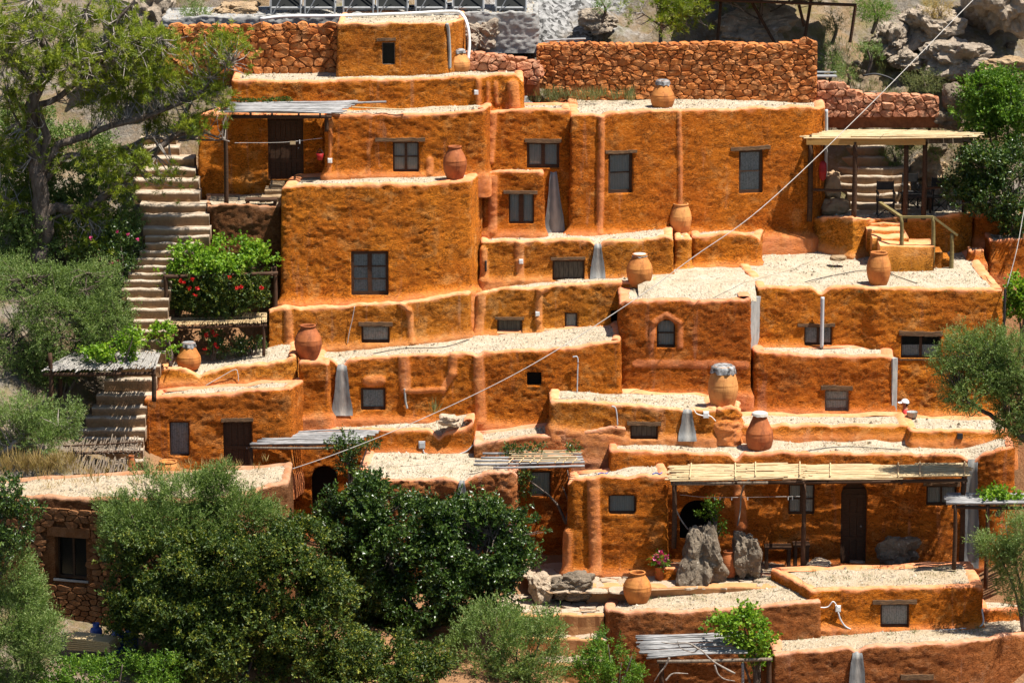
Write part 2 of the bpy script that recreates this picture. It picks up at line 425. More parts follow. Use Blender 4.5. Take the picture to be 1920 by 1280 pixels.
def leaf_mat(name, cols, trans=0.35, rough=0.5, spec=0.35):
    m = bpy.data.materials.new(name); m.use_nodes = True
    n, l = m.node_tree.nodes, m.node_tree.links
    n.clear()
    c = ramp(n, l, attr(n, 'tint'), [(i / (len(cols) - 1), k) for i, k in enumerate(cols)])
    b = n.new('ShaderNodeBsdfPrincipled')
    b.inputs['Roughness'].default_value = rough; b.inputs['Specular IOR Level'].default_value = spec
    l.new(c, b.inputs['Base Color'])
    t = n.new('ShaderNodeBsdfTranslucent')
    l.new(mix(n, l, 1.0, c, (0.9, 1.0, 0.45), 'MULTIPLY'), t.inputs[0])
    x = n.new('ShaderNodeMixShader'); x.inputs[0].default_value = trans
    l.new(b.outputs[0], x.inputs[1]); l.new(t.outputs[0], x.inputs[2])
    o = n.new('ShaderNodeOutputMaterial'); l.new(x.outputs[0], o.inputs[0])
    return m
M['lf_olive'] = leaf_mat('olive_leaves', [(0.055, 0.105, 0.02), (0.155, 0.225, 0.05), (0.33, 0.385, 0.13)])
M['lf_olive_l'] = leaf_mat('pale_olive_leaves', [(0.07, 0.13, 0.026), (0.175, 0.25, 0.06), (0.35, 0.40, 0.16)])
M['lf_carob'] = leaf_mat('carob_leaves', [(0.012, 0.03, 0.005), (0.045, 0.09, 0.013), (0.16, 0.22, 0.035)], 0.25, 0.35, 0.5)
M['lf_mastic'] = leaf_mat('mastic_leaves', [(0.018, 0.04, 0.006), (0.06, 0.10, 0.014), (0.32, 0.31, 0.035)], 0.3)
M['lf_bright'] = leaf_mat('bright_leaves', [(0.045, 0.11, 0.01), (0.115, 0.22, 0.018), (0.24, 0.34, 0.035)], 0.4)
M['lf_vine'] = leaf_mat('vine_leaves', [(0.07, 0.16, 0.01), (0.19, 0.33, 0.022), (0.36, 0.44, 0.05)], 0.45)
M['lf_pine'] = leaf_mat('pine_needles', [(0.065, 0.115, 0.008), (0.215, 0.265, 0.018), (0.42, 0.42, 0.04)], 0.35)
M['lf_scrub'] = leaf_mat('scrub_leaves', [(0.096, 0.12, 0.044), (0.176, 0.188, 0.076), (0.288, 0.264, 0.112)], 0.3, 0.8, 0.1)
M['lf_dry'] = leaf_mat('dry_grass', [(0.30, 0.20, 0.08), (0.42, 0.30, 0.12), (0.50, 0.38, 0.18)], 0.3, 0.9, 0.1)
M['pebble'] = leaf_mat('roof_pebbles', [(0.12, 0.095, 0.065), (0.32, 0.265, 0.195), (0.48, 0.41, 0.32)], 0.0, 1.0, 0.0)
M['petal_red'] = leaf_mat('red_petals', [(0.42, 0.01, 0.01), (0.55, 0.02, 0.015), (0.60, 0.03, 0.03)], 0.3)
M['petal_pink'] = leaf_mat('pink_petals', [(0.50, 0.03, 0.14), (0.65, 0.07, 0.24), (0.75, 0.35, 0.42)], 0.3)

def glass_mat():
    m = bpy.data.materials.new('window_glass'); m.use_nodes = True
    n, l = m.node_tree.nodes, m.node_tree.links
    n.clear()
    tr = n.new('ShaderNodeBsdfTransparent'); tr.inputs[0].default_value = (0.9, 0.92, 0.94, 1)
    gl = n.new('ShaderNodeBsdfGlossy'); gl.inputs['Roughness'].default_value = 0.12
    fr = n.new('ShaderNodeFresnel'); fr.inputs[0].default_value = 1.35
    x = n.new('ShaderNodeMixShader'); l.new(fr.outputs[0], x.inputs[0]); l.new(tr.outputs[0], x.inputs[1]); l.new(gl.outputs[0], x.inputs[2])
    o = n.new('ShaderNodeOutputMaterial'); l.new(x.outputs[0], o.inputs[0])
    return m
M['glass'] = glass_mat()
def lace_mat(name, c1, c2):
    m, n, l, b = nm(name, 1.0, 0.0)
    p = pos(n, l)
    w = n.new('ShaderNodeTexWave'); w.inputs['Scale'].default_value = 7; w.inputs['Distortion'].default_value = 1.5
    l.new(p, w.inputs['Vector'])
    c = mix(n, l, w.outputs['Fac'], c1, tuple(0.72 * x for x in c1))
    c = mix(n, l, ramp(n, l, noise(n, l, p, 22, 3, 0.6), [(0.50, 0.0), (0.60, 0.55)]), c, c2)
    l.new(c, b.inputs['Base Color'])
    return m
M['lace'] = lace_mat('lace_curtain', (0.50, 0.46, 0.40), (0.20, 0.18, 0.15))
M['curtain'] = lace_mat('plain_curtain', (0.44, 0.39, 0.32), (0.35, 0.31, 0.25))
M['shutter'] = simple('shutter_boards', (0.11, 0.095, 0.07), (0.055, 0.045, 0.035), 7, 0.85, (5, 1, 0.5))
M['solar'] = simple('solar_glass', (0.010, 0.011, 0.012), (0.016, 0.017, 0.016), 2, 0.6, bs=0, spec=0.05)
M['skin'] = simple('skin', (0.36, 0.17, 0.10), (0.30, 0.13, 0.075), 8, 0.6, bs=0)
M['hair'] = simple('dark_hair', (0.02, 0.014, 0.01), (0.03, 0.02, 0.015), 8, 0.6, bs=0)
M['shirt'] = simple('red_shirt', (0.40, 0.03, 0.03), (0.30, 0.02, 0.02), 8, 0.9, bs=0)
M['trousers'] = simple('dark_trousers', (0.03, 0.035, 0.05), (0.05, 0.055, 0.07), 8, 0.9, bs=0)
M['cap'] = simple('white_cap', (0.78, 0.78, 0.78), (0.68, 0.69, 0.72), 8, 0.9, bs=0)
M['fabric_dark'] = simple('dark_canvas', (0.025, 0.024, 0.024), (0.04, 0.038, 0.036), 8, 0.9, bs=0)
# ------------------------------------------------------------------ adobe volumes
def gsmooth(a, sig, ds):
    n = len(a); f = np.fft.rfftfreq(n, ds)
    return np.fft.irfft(np.fft.rfft(a) * np.exp(-2 * (math.pi * f * sig) ** 2), n)
class Block: pass
PEB = 130
SEED = [100]
def rsdf(u, v, hu, hv, rt, rb):
    r = np.where(v > 0, rt, rb)
    qx, qy = np.abs(u) - hu + r, np.abs(v) - hv + r
    return np.minimum(np.maximum(qx, qy), 0) + np.hypot(np.maximum(qx, 0), np.maximum(qy, 0)) - r
def adobe(name, label, st, Y, base, depth, mat='pl_orange', left=None, right=None, rc=0.10, rr=0.07, rim=0.15,
          flare=0.10, batter=0.015, amp=0.013, holes=(), ridges=(), zback=None, dip=0.03, cat='house', roofmat='gravel',
          step=0.042, extra=0.3, parent=None, roof=True, group=None, wob=0.03, backY=None):
    """st: [(px, py_top[, Y])] along the front from left to right; base: py or [(px, py)] of the visible foot;
    left/right: extra metres the back corners shift in x"""
    SEED[0] += 7; seed = SEED[0]
    pts = []
    for s_ in st:
        y = s_[2] if len(s_) > 2 else Y
        w = at(s_[0], s_[1], y); pts.append((w[0], w[1], w[2], 0))
    bY = backY if backY is not None else max(p[1] for p in pts) + depth
    zl = pts[0][2] if zback is None else zback; zr = pts[-1][2] if zback is None else zback
    lb = (pts[0][0] + (left or 0), bY, zl, 1); rb = (pts[-1][0] + (right or 0), bY, zr, 1)
    poly = [lb] + pts + [rb]
    X, Yy, Z, T = [], [], [], []
    ds = 0.02
    for i in range(len(poly)):
        a, b = poly[i], poly[(i + 1) % len(poly)]
        L = math.hypot(b[0] - a[0], b[1] - a[1]); n = max(1, int(L / ds)); t = np.arange(n) / n
        X.append(a[0] + (b[0] - a[0]) * t); Yy.append(a[1] + (b[1] - a[1]) * t); Z.append(a[2] + (b[2] - a[2]) * t)
        T.append(np.full(n, 2 if i == len(poly) - 1 else (1 if i in (0, len(poly) - 2) else 0)))
    X, Yy, Z, T = map(np.concatenate, (X, Yy, Z, T))
    X, Yy, Z = gsmooth(X, rc, ds), gsmooth(Yy, rc, ds), gsmooth(Z, 0.05, ds)
    s = np.concatenate([[0], np.cumsum(np.hypot(np.diff(X), np.diff(Yy)))])
    tx, ty = np.gradient(X, s), np.gradient(Yy, s)
    k = np.hypot(tx, ty) + 1e-9; NX, NY = ty / k, -tx / k
    zero = np.zeros_like(s)
    wv = wob * vnoise(np.stack([s / 1.1, zero + seed, zero], -1), seed)
    X, Yy = X + NX * wv, Yy + NY * wv
    Z = Z + 0.03 * fbm(np.stack([s / 0.5, zero, zero + seed], -1), 4, seed, 0.6)
    # visible foot
    bl = base if isinstance(base, (list, tuple)) else [(st[0][0], base), (st[-1][0], base)]
    fpx = np.array([proj(X[i], Yy[i], Z[i])[0] for i in range(0, len(s), 5)])
    fpx = np.interp(np.arange(len(s)), np.arange(0, len(s), 5), fpx)
    bpy_ = np.interp(fpx, [b[0] for b in bl], [b[1] for b in bl])
    yc = (640 - bpy_) / FPX; ZV = CAMZ + Yy / (CT + yc * ST) * (-ST + yc * CT)
    ZV = np.where(T == 0, ZV, np.where(T == 2, ZV.min(), ZV)); ZV = np.minimum(ZV, Z - 0.15)
    zb = float(ZV.min()) - extra
    # column samples
    st_ = max(1, int(round(step / ds)))
    idx = []
    i = 0
    while i < len(s):
        idx.append(i); i += st_ if T[i] == 0 else (int(st_ * 1.5) if T[i] == 1 else 20)
    idx = np.array(idx); nc = len(idx)
    cs, cx, cy, cnx, cny, cz, czv, ct = s[idx], X[idx], Yy[idx], NX[idx], NY[idx], Z[idx], ZV[idx], T[idx]
    nr = max(3, int(math.ceil((cz.max() - rr - zb) / step)))
    t = np.linspace(0, 1, nr + 1)
    zz = zb + t[:, None] * (cz - rr - zb)[None, :]
    h = zz - czv[None, :]
    off = flare * np.where(h > 0, np.exp(-(np.maximum(h, 0) / 0.13) ** 1.5), 1.0) - batter * (zz - zb)
    rimf = np.clip(0.8 - (cz[None] - zz - 0.0) / 0.13 + 0.7 * vnoise(np.stack([np.broadcast_to(cs / 0.25, zz.shape), zz / 0.2, zz * 0 + seed], -1).reshape(-1, 3), seed + 3).reshape(zz.shape), 0, 1)
    basf = np.clip(1 - h / 0.2, 0, 1) * (0.55 if flare > 0.03 else 0.0)
    rows_o, rows_z, rows_r, rows_a = [off], [zz], [np.maximum(rimf, basf)], [np.zeros_like(zz)]
    topoff = -batter * (cz - rr - zb)
    for a in (25, 50, 72, 90):
        a = R(a)
        rows_o.append((topoff - rr * (1 - math.cos(a)))[None]); rows_z.append((cz - rr + rr * math.sin(a))[None])
        rows_r.append(np.ones((1, nc))); rows_a.append(np.full((1, nc), a))
    for f_, dz in ((0.35, 0.004), (0.7, 0.014), (1.0, 0.03 + dip)):
        rows_o.append((topoff - rr - rim * f_)[None]); rows_z.append((cz - dz)[None])
        rows_r.append(np.ones((1, nc))); rows_a.append(np.full((1, nc), math.pi / 2))
    O, ZZ, RF, AA = map(np.concatenate, (rows_o, rows_z, rows_r, rows_a))
    SS = np.broadcast_to(cs, ZZ.shape)
    # ridges (plastered-over pipes, buttresses)
    def s_of(px):
        f = np.where(T == 0)[0]
        return float(np.interp(px, fpx[f], s[f]))
    def Yof(ss): return float(np.interp(ss, s, Yy))
    for rd in ridges:
        (p0, q0, p1, q1, w, hh) = rd[:6]
        sa, sb = s_of(p0), s_of(p1); za, zb_ = zat(q0, Yof(sa)), zat(q1, Yof(sb))
        d = np.array((sb - sa, zb_ - za)); L2 = float(d @ d) + 1e-9
        tt = np.clip(((SS - sa) * d[0] + (ZZ - za) * d[1]) / L2, 0, 1)
        dist = np.hypot(SS - sa - tt * d[0], ZZ - za - tt * d[1])
        g = np.sqrt(np.clip(1 - (dist / w) ** 2, 0, 1))
        O = np.maximum(O, O + hh * g); RF = np.maximum(RF, np.clip(g * 1.6, 0, 1) * 0.5 * (AA == 0))
    def P3(ss, o, z):
        x, y = np.interp(ss, s, X), np.interp(ss, s, Yy)
        nx, ny = np.interp(ss, s, NX), np.interp(ss, s, NY)
        return np.stack([x + nx * o, y + ny * o, z], -1), np.stack([nx, ny, 0 * nx], -1)
    flat = lambda a: a.reshape(-1)
    S1, O1, Z1, R1, A1 = map(flat, (np.array(SS), O, ZZ, RF, AA))
    nrow = ZZ.shape[0]
    ii = np.arange(nrow - 1)[:, None] * nc; jj = np.arange(nc)[None, :]; kk = (jj + 1) % nc
    F = np.stack([ii + jj, ii + kk, ii + nc + kk, ii + nc + jj], -1).reshape(-1, 4)
    keep = np.ones(len(F), bool); hole_of = np.full(len(F), -1)
    fr = np.repeat(np.arange(nrow - 1), nc); fc = np.tile(np.arange(nc), nrow - 1)
    b = Block(); b.s_of, b.Yof, b.s, b.X, b.Yy, b.NX, b.NY = s_of, Yof, s, X, Yy, NX, NY
    b.holes = []
    for hi, hd in enumerate(holes):
        p0, p1, q0, q1 = hd[:4]; sh = hd[4] if len(hd) > 4 else 'rect'; dep = hd[5] if len(hd) > 5 else 0.16
        sa, sb = s_of(p0), s_of(p1); sc = (sa + sb) / 2; ym = Yof(sc)
        z1, z0 = zat(q0, ym), zat(q1, ym); zc = (z0 + z1) / 2; hu, hv = (sb - sa) / 2, (z1 - z0) / 2
        rt = {'rect': 0.03, 'arch': hu * 0.98, 'round': 0.10}[sh]; rb = 0.03 if sh != 'round' else 0.10
        cS = (S1[F[:, 0]] + np.where(fc == nc - 1, S1[F[:, 0]], S1[F[:, 1]])) / 2; cZ = Z1[F].mean(1)
        sd = rsdf(cS - sc, cZ - zc, hu, hv, rt, rb)
        kill = (sd < 0) & (ct[fc] != 2) & (fr < nr)
        keep &= ~kill; hole_of[kill] = hi
        b.holes.append((sc, zc, hu, hv, rt, rb, dep))
    jamb = []
    moved = {}
    for hi, (sc, zc, hu, hv, rt, rb, dep) in enumerate(b.holes):
        dead = np.where(hole_of == hi)[0]
        if not len(dead): continue
        E_ = {}
        for f in F[dead]:
            for a, c in ((f[0], f[1]), (f[1], f[2]), (f[2], f[3]), (f[3], f[0])):
                if (c, a) in E_: del E_[(c, a)]
                else: E_[(a, c)] = 1
        vs = np.array(sorted({v for e in E_ for v in e}))
        u, v = S1[vs] - sc, Z1[vs] - zc; e = 1e-3
        for _ in range(3):
            d0 = rsdf(u, v, hu, hv, rt, rb)
            gx = (rsdf(u + e, v, hu, hv, rt, rb) - d0) / e; gy = (rsdf(u, v + e, hu, hv, rt, rb) - d0) / e
            gl = gx * gx + gy * gy + 1e-9
            u, v = u - d0 * gx / gl, v - d0 * gy / gl
        S1[vs], Z1[vs] = sc + u, zc + v
        jamb.append((list(E_), vs, dep))
    V, N = P3(S1, O1, Z1)
    dn = np.cos(A1)[:, None] * N + np.sin(A1)[:, None] * EZ[None]
    q = V * np.array((1, 1, 1.7))
    disp = amp * (1.1 * fbm(q / 0.5, 2, seed, 0.6) + 0.8 * fbm(q / 0.12, 2, seed + 50, 0.65))
    disp = disp * (1 - 0.3 * R1)
    disp[A1 > 0.1] *= 2.1
    V = V + dn * disp[:, None]
    Fk = F[keep]
    extraV, extraF, n0 = [], [], len(V)
    for E_, vs, dep in jamb:
        mp = {int(v): n0 + i for i, v in enumerate(vs)}
        extraV.append(V[vs] - N[vs] * dep); n0 += len(vs)
        extraF += [(c, a, mp[int(a)], mp[int(c)]) for a, c in E_]
    Rall = R1
    if extraV:
        V = np.concatenate([V] + extraV); Rall = np.concatenate([R1, np.full(len(V) - len(R1), 0.25)])
        Fk = np.concatenate([Fk, np.array(extraF)[:, ::-1]])
    # thing
    mid = (pts[0][0] + pts[-1][0]) / 2
    b.root = parent or thing(name, label, cat, (mid, pts[0][1] + depth / 2, zb), group)
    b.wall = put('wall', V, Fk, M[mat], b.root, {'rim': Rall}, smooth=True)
    b.zb, b.ZV, b.flare = zb, ZV, flare
    if roof:
        ridx = idx[::3]
        ins = -batter * (Z[ridx] - rr - zb) - rr - rim + 0.05
        ring = np.stack([X[ridx] + NX[ridx] * ins, Yy[ridx] + NY[ridx] * ins], -1); rz = Z[ridx] - 0.03 - dip * 0.7
        n_ = len(ring)
        gx = np.arange(ring[:, 0].min() + 0.15, ring[:, 0].max(), 0.22); gy = np.arange(ring[:, 1].min() + 0.15, ring[:, 1].max(), 0.22)
        G = np.stack(np.meshgrid(gx, gy), -1).reshape(-1, 2) if len(gx) and len(gy) else np.zeros((0, 2))
        if len(G):
            # keep grid points inside the ring
            x0, y0 = ring[:, 0], ring[:, 1]; x1, y1 = np.roll(x0, -1), np.roll(y0, -1)
            cr = ((y0[None] > G[:, 1:]) != (y1[None] > G[:, 1:])) & (G[:, :1] < (x1 - x0)[None] * (G[:, 1:] - y0[None]) / ((y1 - y0)[None] + 1e-12) + x0[None])
            G = G[cr.sum(1) % 2 == 1]
            if len(G):
                dd = np.sqrt(((G[:, None] - ring[None]) ** 2).sum(-1)); G = G[dd.min(1) > 0.08]
        allp = np.concatenate([ring, G]) if len(G) else ring
        res = delaunay_2d_cdt([Vector(p) for p in allp], [(i, (i + 1) % n_) for i in range(n_)], [], 1, 1e-5)
        rv = np.array([tuple(p) for p in res[0]])
        d = np.sqrt(((rv[:, None] - ring[None]) ** 2).sum(-1)) + 1e-3
        wgt = d ** -3.0; zz = (wgt * rz[None]).sum(1) / wgt.sum(1)
        zz += 0.022 * fbm(np.stack([rv[:, 0] / 0.35, rv[:, 1] / 0.35, rv[:, 0] * 0], -1), 3, seed)
        tri = [tuple(f) for f in res[2] if len(f) == 3]
        b.roof = put('roof', np.column_stack([rv, zz]), np.array(tri), M[roofmat], b.root, None, True)
        def roof_z(x, y):
            d_ = np.hypot(rv[:, 0] - x, rv[:, 1] - y); k_ = np.argsort(d_)[:4]; w_ = 1 / (d_[k_] + 1e-3)
            return float((w_ * zz[k_]).sum() / w_.sum())
        b.roof_z = roof_z
        T3 = np.column_stack([rv, zz])[np.array(tri)]; ar = 0.5 * np.abs(np.cross(T3[:, 1, :2] - T3[:, 0, :2], T3[:, 2, :2] - T3[:, 0, :2]))
        r2 = np.random.default_rng(seed); n2 = int(ar.sum() * PEB); ti = r2.choice(len(ar), n2, p=ar / ar.sum()); u2 = r2.random((n2, 2)); fl = u2.sum(1) > 1; u2[fl] = 1 - u2[fl]
        C2 = T3[ti, 0] + u2[:, :1] * (T3[ti, 1] - T3[ti, 0]) + u2[:, 1:] * (T3[ti, 2] - T3[ti, 0])
        dens = fbm(C2 / 0.7, 3, seed + 3); C2 = C2[dens > -0.35 + 0.5 * r2.random(n2) - 0.25]; n2 = len(C2)
        sz = r2.uniform(0.010, 0.030, n2) * (1 + (r2.random(n2) < 0.06)); OC = np.array([(1, 0, 0), (0, 1, 0), (-1, 0, 0), (0, -1, 0), (0, 0, 1.0)])
        ang = r2.uniform(0, 6.28, n2); cs2, sn2 = np.cos(ang), np.sin(ang); Vp = OC[None] * sz[:, None, None] * r2.uniform(0.6, 1.5, (n2, 5, 1))
        Vp = np.stack([Vp[..., 0] * cs2[:, None] - Vp[..., 1] * sn2[:, None], Vp[..., 0] * sn2[:, None] + Vp[..., 1] * cs2[:, None], Vp[..., 2]], -1) + C2[:, None] - np.array((0, 0, 0.004))
        Fp = (np.array([(0, 1, 4), (1, 2, 4), (2, 3, 4), (3, 0, 4)])[None] + (np.arange(n2) * 5)[:, None, None]).reshape(-1, 3)
        tag(put('gravel', Vp.reshape(-1, 3), Fp, M['pebble'], b.root, {'tint': np.repeat(np.clip(r2.normal(0.55, 0.35, n2), 0, 1), 5)}), kind='stuff')
    return b
class Fr: pass
def frame_at(b, p0, p1, q0, q1):
    """local frame of a rectangle on a wall: centre c, U right, W up, N outwards, half sizes"""
    f = Fr(); sa, sb = b.s_of(p0), b.s_of(p1); sc = (sa + sb) / 2; ym = b.Yof(sc)
    nx, ny = float(np.interp(sc, b.s, b.NX)), float(np.interp(sc, b.s, b.NY)); k = math.hypot(nx, ny)
    f.N = np.array((nx / k, ny / k, 0)); f.U = np.array((-f.N[1], f.N[0], 0)); f.W = EZ
    z1, z0 = zat(q0, ym), zat(q1, ym)
    f.c = np.array((float(np.interp(sc, b.s, b.X)), float(np.interp(sc, b.s, b.Yy)), (z0 + z1) / 2)); f.hu, f.hv = (sb - sa) / 2, (z1 - z0) / 2
    hgt = f.c[2] - b.zb
    f.c = f.c - f.N * 0.015 * hgt
    return f
def fb(f, u0, u1, w0, w1, d0, d1):
    """box in a frame: u, w ranges and depth range (positive = outwards)"""
    c = f.c + f.U * (u0 + u1) / 2 + f.W * (w0 + w1) / 2 + f.N * (d0 + d1) / 2
    return obox(c, f.U, f.W, f.N, abs(u1 - u0) / 2, abs(w1 - w0) / 2, abs(d1 - d0) / 2)
def lintel(b, parent, p0, p1, q0, q1, mat='lintel', proud=0.05, seed=0):
    f = frame_at(b, p0, p1, q0, q1)
    n = 14; us = np.linspace(-f.hu, f.hu, n); r_ = np.random.default_rng(int(p0 * 7 + q0))
    V = []
    sag = r_.normal(0, 0.008, n).cumsum() * 0.5
    for i, u in enumerate(us):
        k = 1 - 0.25 * r_.random()
        for w, d in ((-f.hv, proud), (f.hv * k, proud * (0.7 + 0.3 * r_.random())), (f.hv * k, -0.12), (-f.hv, -0.12)):
            V.append(f.c + f.U * u + f.W * (w + sag[i]) + f.N * d)
    i = np.arange(n - 1)[:, None] * 4; j = np.arange(4)[None]; k = (j + 1) % 4
    F = np.stack([i + j, i + k, i + 4 + k, i + 4 + j], -1).reshape(-1, 4)
    F = np.concatenate([F, [(3, 2, 1, 0), tuple(4 * (n - 1) + x for x in range(4))]])
    return put('lintel', np.array(V), F, M[mat], parent)
def window(b, p0, p1, q0, q1, cols=2, rows=1, cur='curtain', rec=0.07, fr=0.055, lin=None, mat='wood', board=None, mull=0.075, sill=False):
    """wooden window set in an opening: frame > panes, glazing bars, curtain, lintel"""
    f = frame_at(b, p0, p1, q0, q1)
    hu, hv = f.hu + 0.012, f.hv + 0.012
    d0, d1 = -rec - 0.05, -rec
    parts = [fb(f, -hu, -hu + fr, -hv, hv, d0, d1), fb(f, hu - fr, hu, -hv, hv, d0, d1),
             fb(f, -hu + fr, hu - fr, hv - fr * 1.2, hv, d0, d1 - 0.002), fb(f, -hu + fr, hu - fr, -hv, -hv + fr * 1.3, d0, d1 - 0.002)]
    V, F = join(parts)
    w = put('window', V, F, M[mat], b.root)
    iu, i0, i1 = hu - fr, -hv + fr * 1.3, hv - fr * 1.2
    if board:
        n = max(3, int(2 * iu / 0.11)); us = np.linspace(-iu, iu, n + 1)
        for a, c in zip(us[:-1], us[1:]):
            put('board', *fb(f, a + 0.004, c - 0.004, i0, i1, d0 - 0.005, d1 - 0.02 - 0.008 * random.random()), M[board], w)
    else:
        us = np.linspace(-iu, iu, cols + 1); ws = np.linspace(i0, i1, rows + 1)
        for u in us[1:-1]:
            put('mullion', *fb(f, u - mull / 2, u + mull / 2, i0, i1, d0 + 0.004, d1 - 0.006), M[mat], w)
        for z in ws[1:-1]:
            put('glazing_bar', *fb(f, -iu, iu, z - 0.016, z + 0.016, d0 + 0.008, d1 - 0.01), M[mat], w)
        for i in range(cols):
            for j in range(rows):
                put('pane', *fb(f, us[i] + 0.012, us[i + 1] - 0.012, ws[j] + 0.008, ws[j + 1] - 0.008, d0 + 0.018, d0 + 0.024), M['glass'], w)
        if cur:
            n = 24; u = np.linspace(-iu, iu, n); wav = 0.012 * np.sin(u * 38 + p0)
            lo, hi = (i0, i1) if cur != 'half' else (i0, i0 + (i1 - i0) * 0.55)
            V = np.concatenate([[f.c + f.U * a + f.W * z + f.N * (d0 - 0.012 + x*0.6) for a, x in zip(u, wav)] for z in (lo, hi)])
            i = np.arange(n - 1)
            put('curtain', V, np.stack([i, i + 1, i + n + 1, i + n], -1), M['lace' if cur in ('lace', 'half') else 'curtain'], w, None, True)
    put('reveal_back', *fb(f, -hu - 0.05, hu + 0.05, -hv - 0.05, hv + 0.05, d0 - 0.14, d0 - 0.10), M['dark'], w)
    if lin: lintel(b, w, *lin)
    if sill: put('sill', *fb(f, -hu - 0.03, hu + 0.03, -hv - 0.045, -hv, -rec - 0.05, 0.02), M['lintel'], w)
    return w
def door(b, p0, p1, q0, q1, rec=0.14, rails=(0.33, 0.62), mat='wood', lin=None, arch=False):
    f = frame_at(b, p0, p1, q0, q1); hu, hv = f.hu + 0.012, f.hv + 0.012; fr = 0.07
    V, F = join([fb(f, -hu, -hu + fr, -hv, hv, -rec - 0.06, -rec), fb(f, hu - fr, hu, -hv, hv, -rec - 0.06, -rec), fb(f, -hu + fr, hu - fr, hv - fr, hv, -rec - 0.06, -rec)])
    d = put('door', V, F, M[mat], b.root)
    n = max(3, int(2 * (hu - fr) / 0.14)); us = np.linspace(-hu + fr, hu - fr, n + 1)
    for a, c in zip(us[:-1], us[1:]):
        put('plank', *fb(f, a + 0.004, c - 0.004, -hv, hv - fr, -rec - 0.05, -rec - 0.02 - 0.006 * random.random()), M[mat], d)
    for r_ in rails:
        z = -hv + 2 * hv * r_
        put('rail', *fb(f, -hu + fr, hu - fr, z - 0.05, z + 0.05, -rec - 0.018, -rec - 0.004), M[mat], d)
    V, F = tube([f.c + f.U * (hu - fr - 0.08) + f.N * (-rec - 0.02), f.c + f.U * (hu - fr - 0.08) + f.N * (-rec + 0.05)], 0.02, 6)
    put('handle', V, F, M['steel'], d)
    if lin: lintel(b, d, *lin)
    return d
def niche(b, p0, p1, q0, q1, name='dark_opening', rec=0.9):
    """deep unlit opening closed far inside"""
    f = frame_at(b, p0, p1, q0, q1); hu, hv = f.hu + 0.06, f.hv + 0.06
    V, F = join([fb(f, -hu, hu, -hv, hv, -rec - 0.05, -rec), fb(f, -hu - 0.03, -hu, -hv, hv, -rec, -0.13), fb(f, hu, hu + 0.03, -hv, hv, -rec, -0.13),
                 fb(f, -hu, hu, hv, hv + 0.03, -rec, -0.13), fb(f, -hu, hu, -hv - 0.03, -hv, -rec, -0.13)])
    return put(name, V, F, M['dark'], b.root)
def chute(b, px, q0, q1, w0, w1, proud=0.03, mat='cement', name='drain_chute', lean=0):
    """cement rain chute: narrow at the roof notch, spreading downwards, hollowed along its middle"""
    n, m_ = 18, 11
    V = []
    s0 = b.s_of(px); ym = b.Yof(s0)
    for i in range(n):
        t = i / (n - 1); z = zat(q0 + (q1 - q0) * t, ym); w = (w0 * 0.75 + (w1 - w0 * 0.75) * t ** 0.9) / 2 * mpp(ym)
        w *= 1 + 0.05 * math.sin(t * 9 + px)
        for j in range(m_):
            u = -1 + 2 * j / (m_ - 1); ss = s0 + u * w + lean * t * mpp(ym)
            nx, ny = float(np.interp(ss, b.s, b.NX)), float(np.interp(ss, b.s, b.NY))
            hgt = z - b.zb
            hv = z - float(np.interp(ss, b.s, b.ZV)); fl = b.flare * (math.exp(-(max(hv, 0) / 0.13) ** 1.5) if hv > 0 else 1.0)
            d = 0.045 + 0.022 * (abs(u) ** 2 - 3.0 * max(0, abs(u) - 0.85)) + fl - 0.015 * hgt
            if i == 0: d -= 0.09
            V.append((float(np.interp(ss, b.s, b.X)) + nx * d, float(np.interp(ss, b.s, b.Yy)) + ny * d, z))
    V = np.array(V); V += 0.006 * fbm(V / 0.15, 3, int(px))[:, None]
    i = np.arange(n - 1)[:, None] * m_; j = np.arange(m_ - 1)[None]
    F = np.stack([i + j + m_, i + j + m_ + 1, i + j + 1, i + j], -1).reshape(-1, 4)
    uu = np.tile(np.linspace(-1, 1, m_), n); mid = np.clip(1 - np.abs(uu - 0.1) / 0.45, 0, 1)
    return put(name, V, F, M['chute'], b.root, {'mid': mid}, True)
def lampbox(b, px, py, s=9, mat='white', name='wall_lamp'):
    f = frame_at(b, px - s / 2, px + s / 2, py - s * 0.55, py + s * 0.55)
    V, F = join([fb(f, -f.hu, f.hu, -f.hv, f.hv, -0.03, 0.06), fb(f, -f.hu * 0.7, f.hu * 0.7, -f.hv * 0.7, f.hv * 0.7, 0.06, 0.085)])
    return put(name, V, F, M[mat], b.root)
def wallpipe(b, pts, r=0.012, mat='wire', name='cable', proud=0.05):
    P = []
    for px, py in pts:
        s0 = b.s_of(px); y = b.Yof(s0)
        P.append((float(np.interp(s0, b.s, b.X)), y - proud, zat(py, y)))
    return put(name, *tube(curve(P, 8 * len(P)), r, 6), M[mat], b.root, None, True)

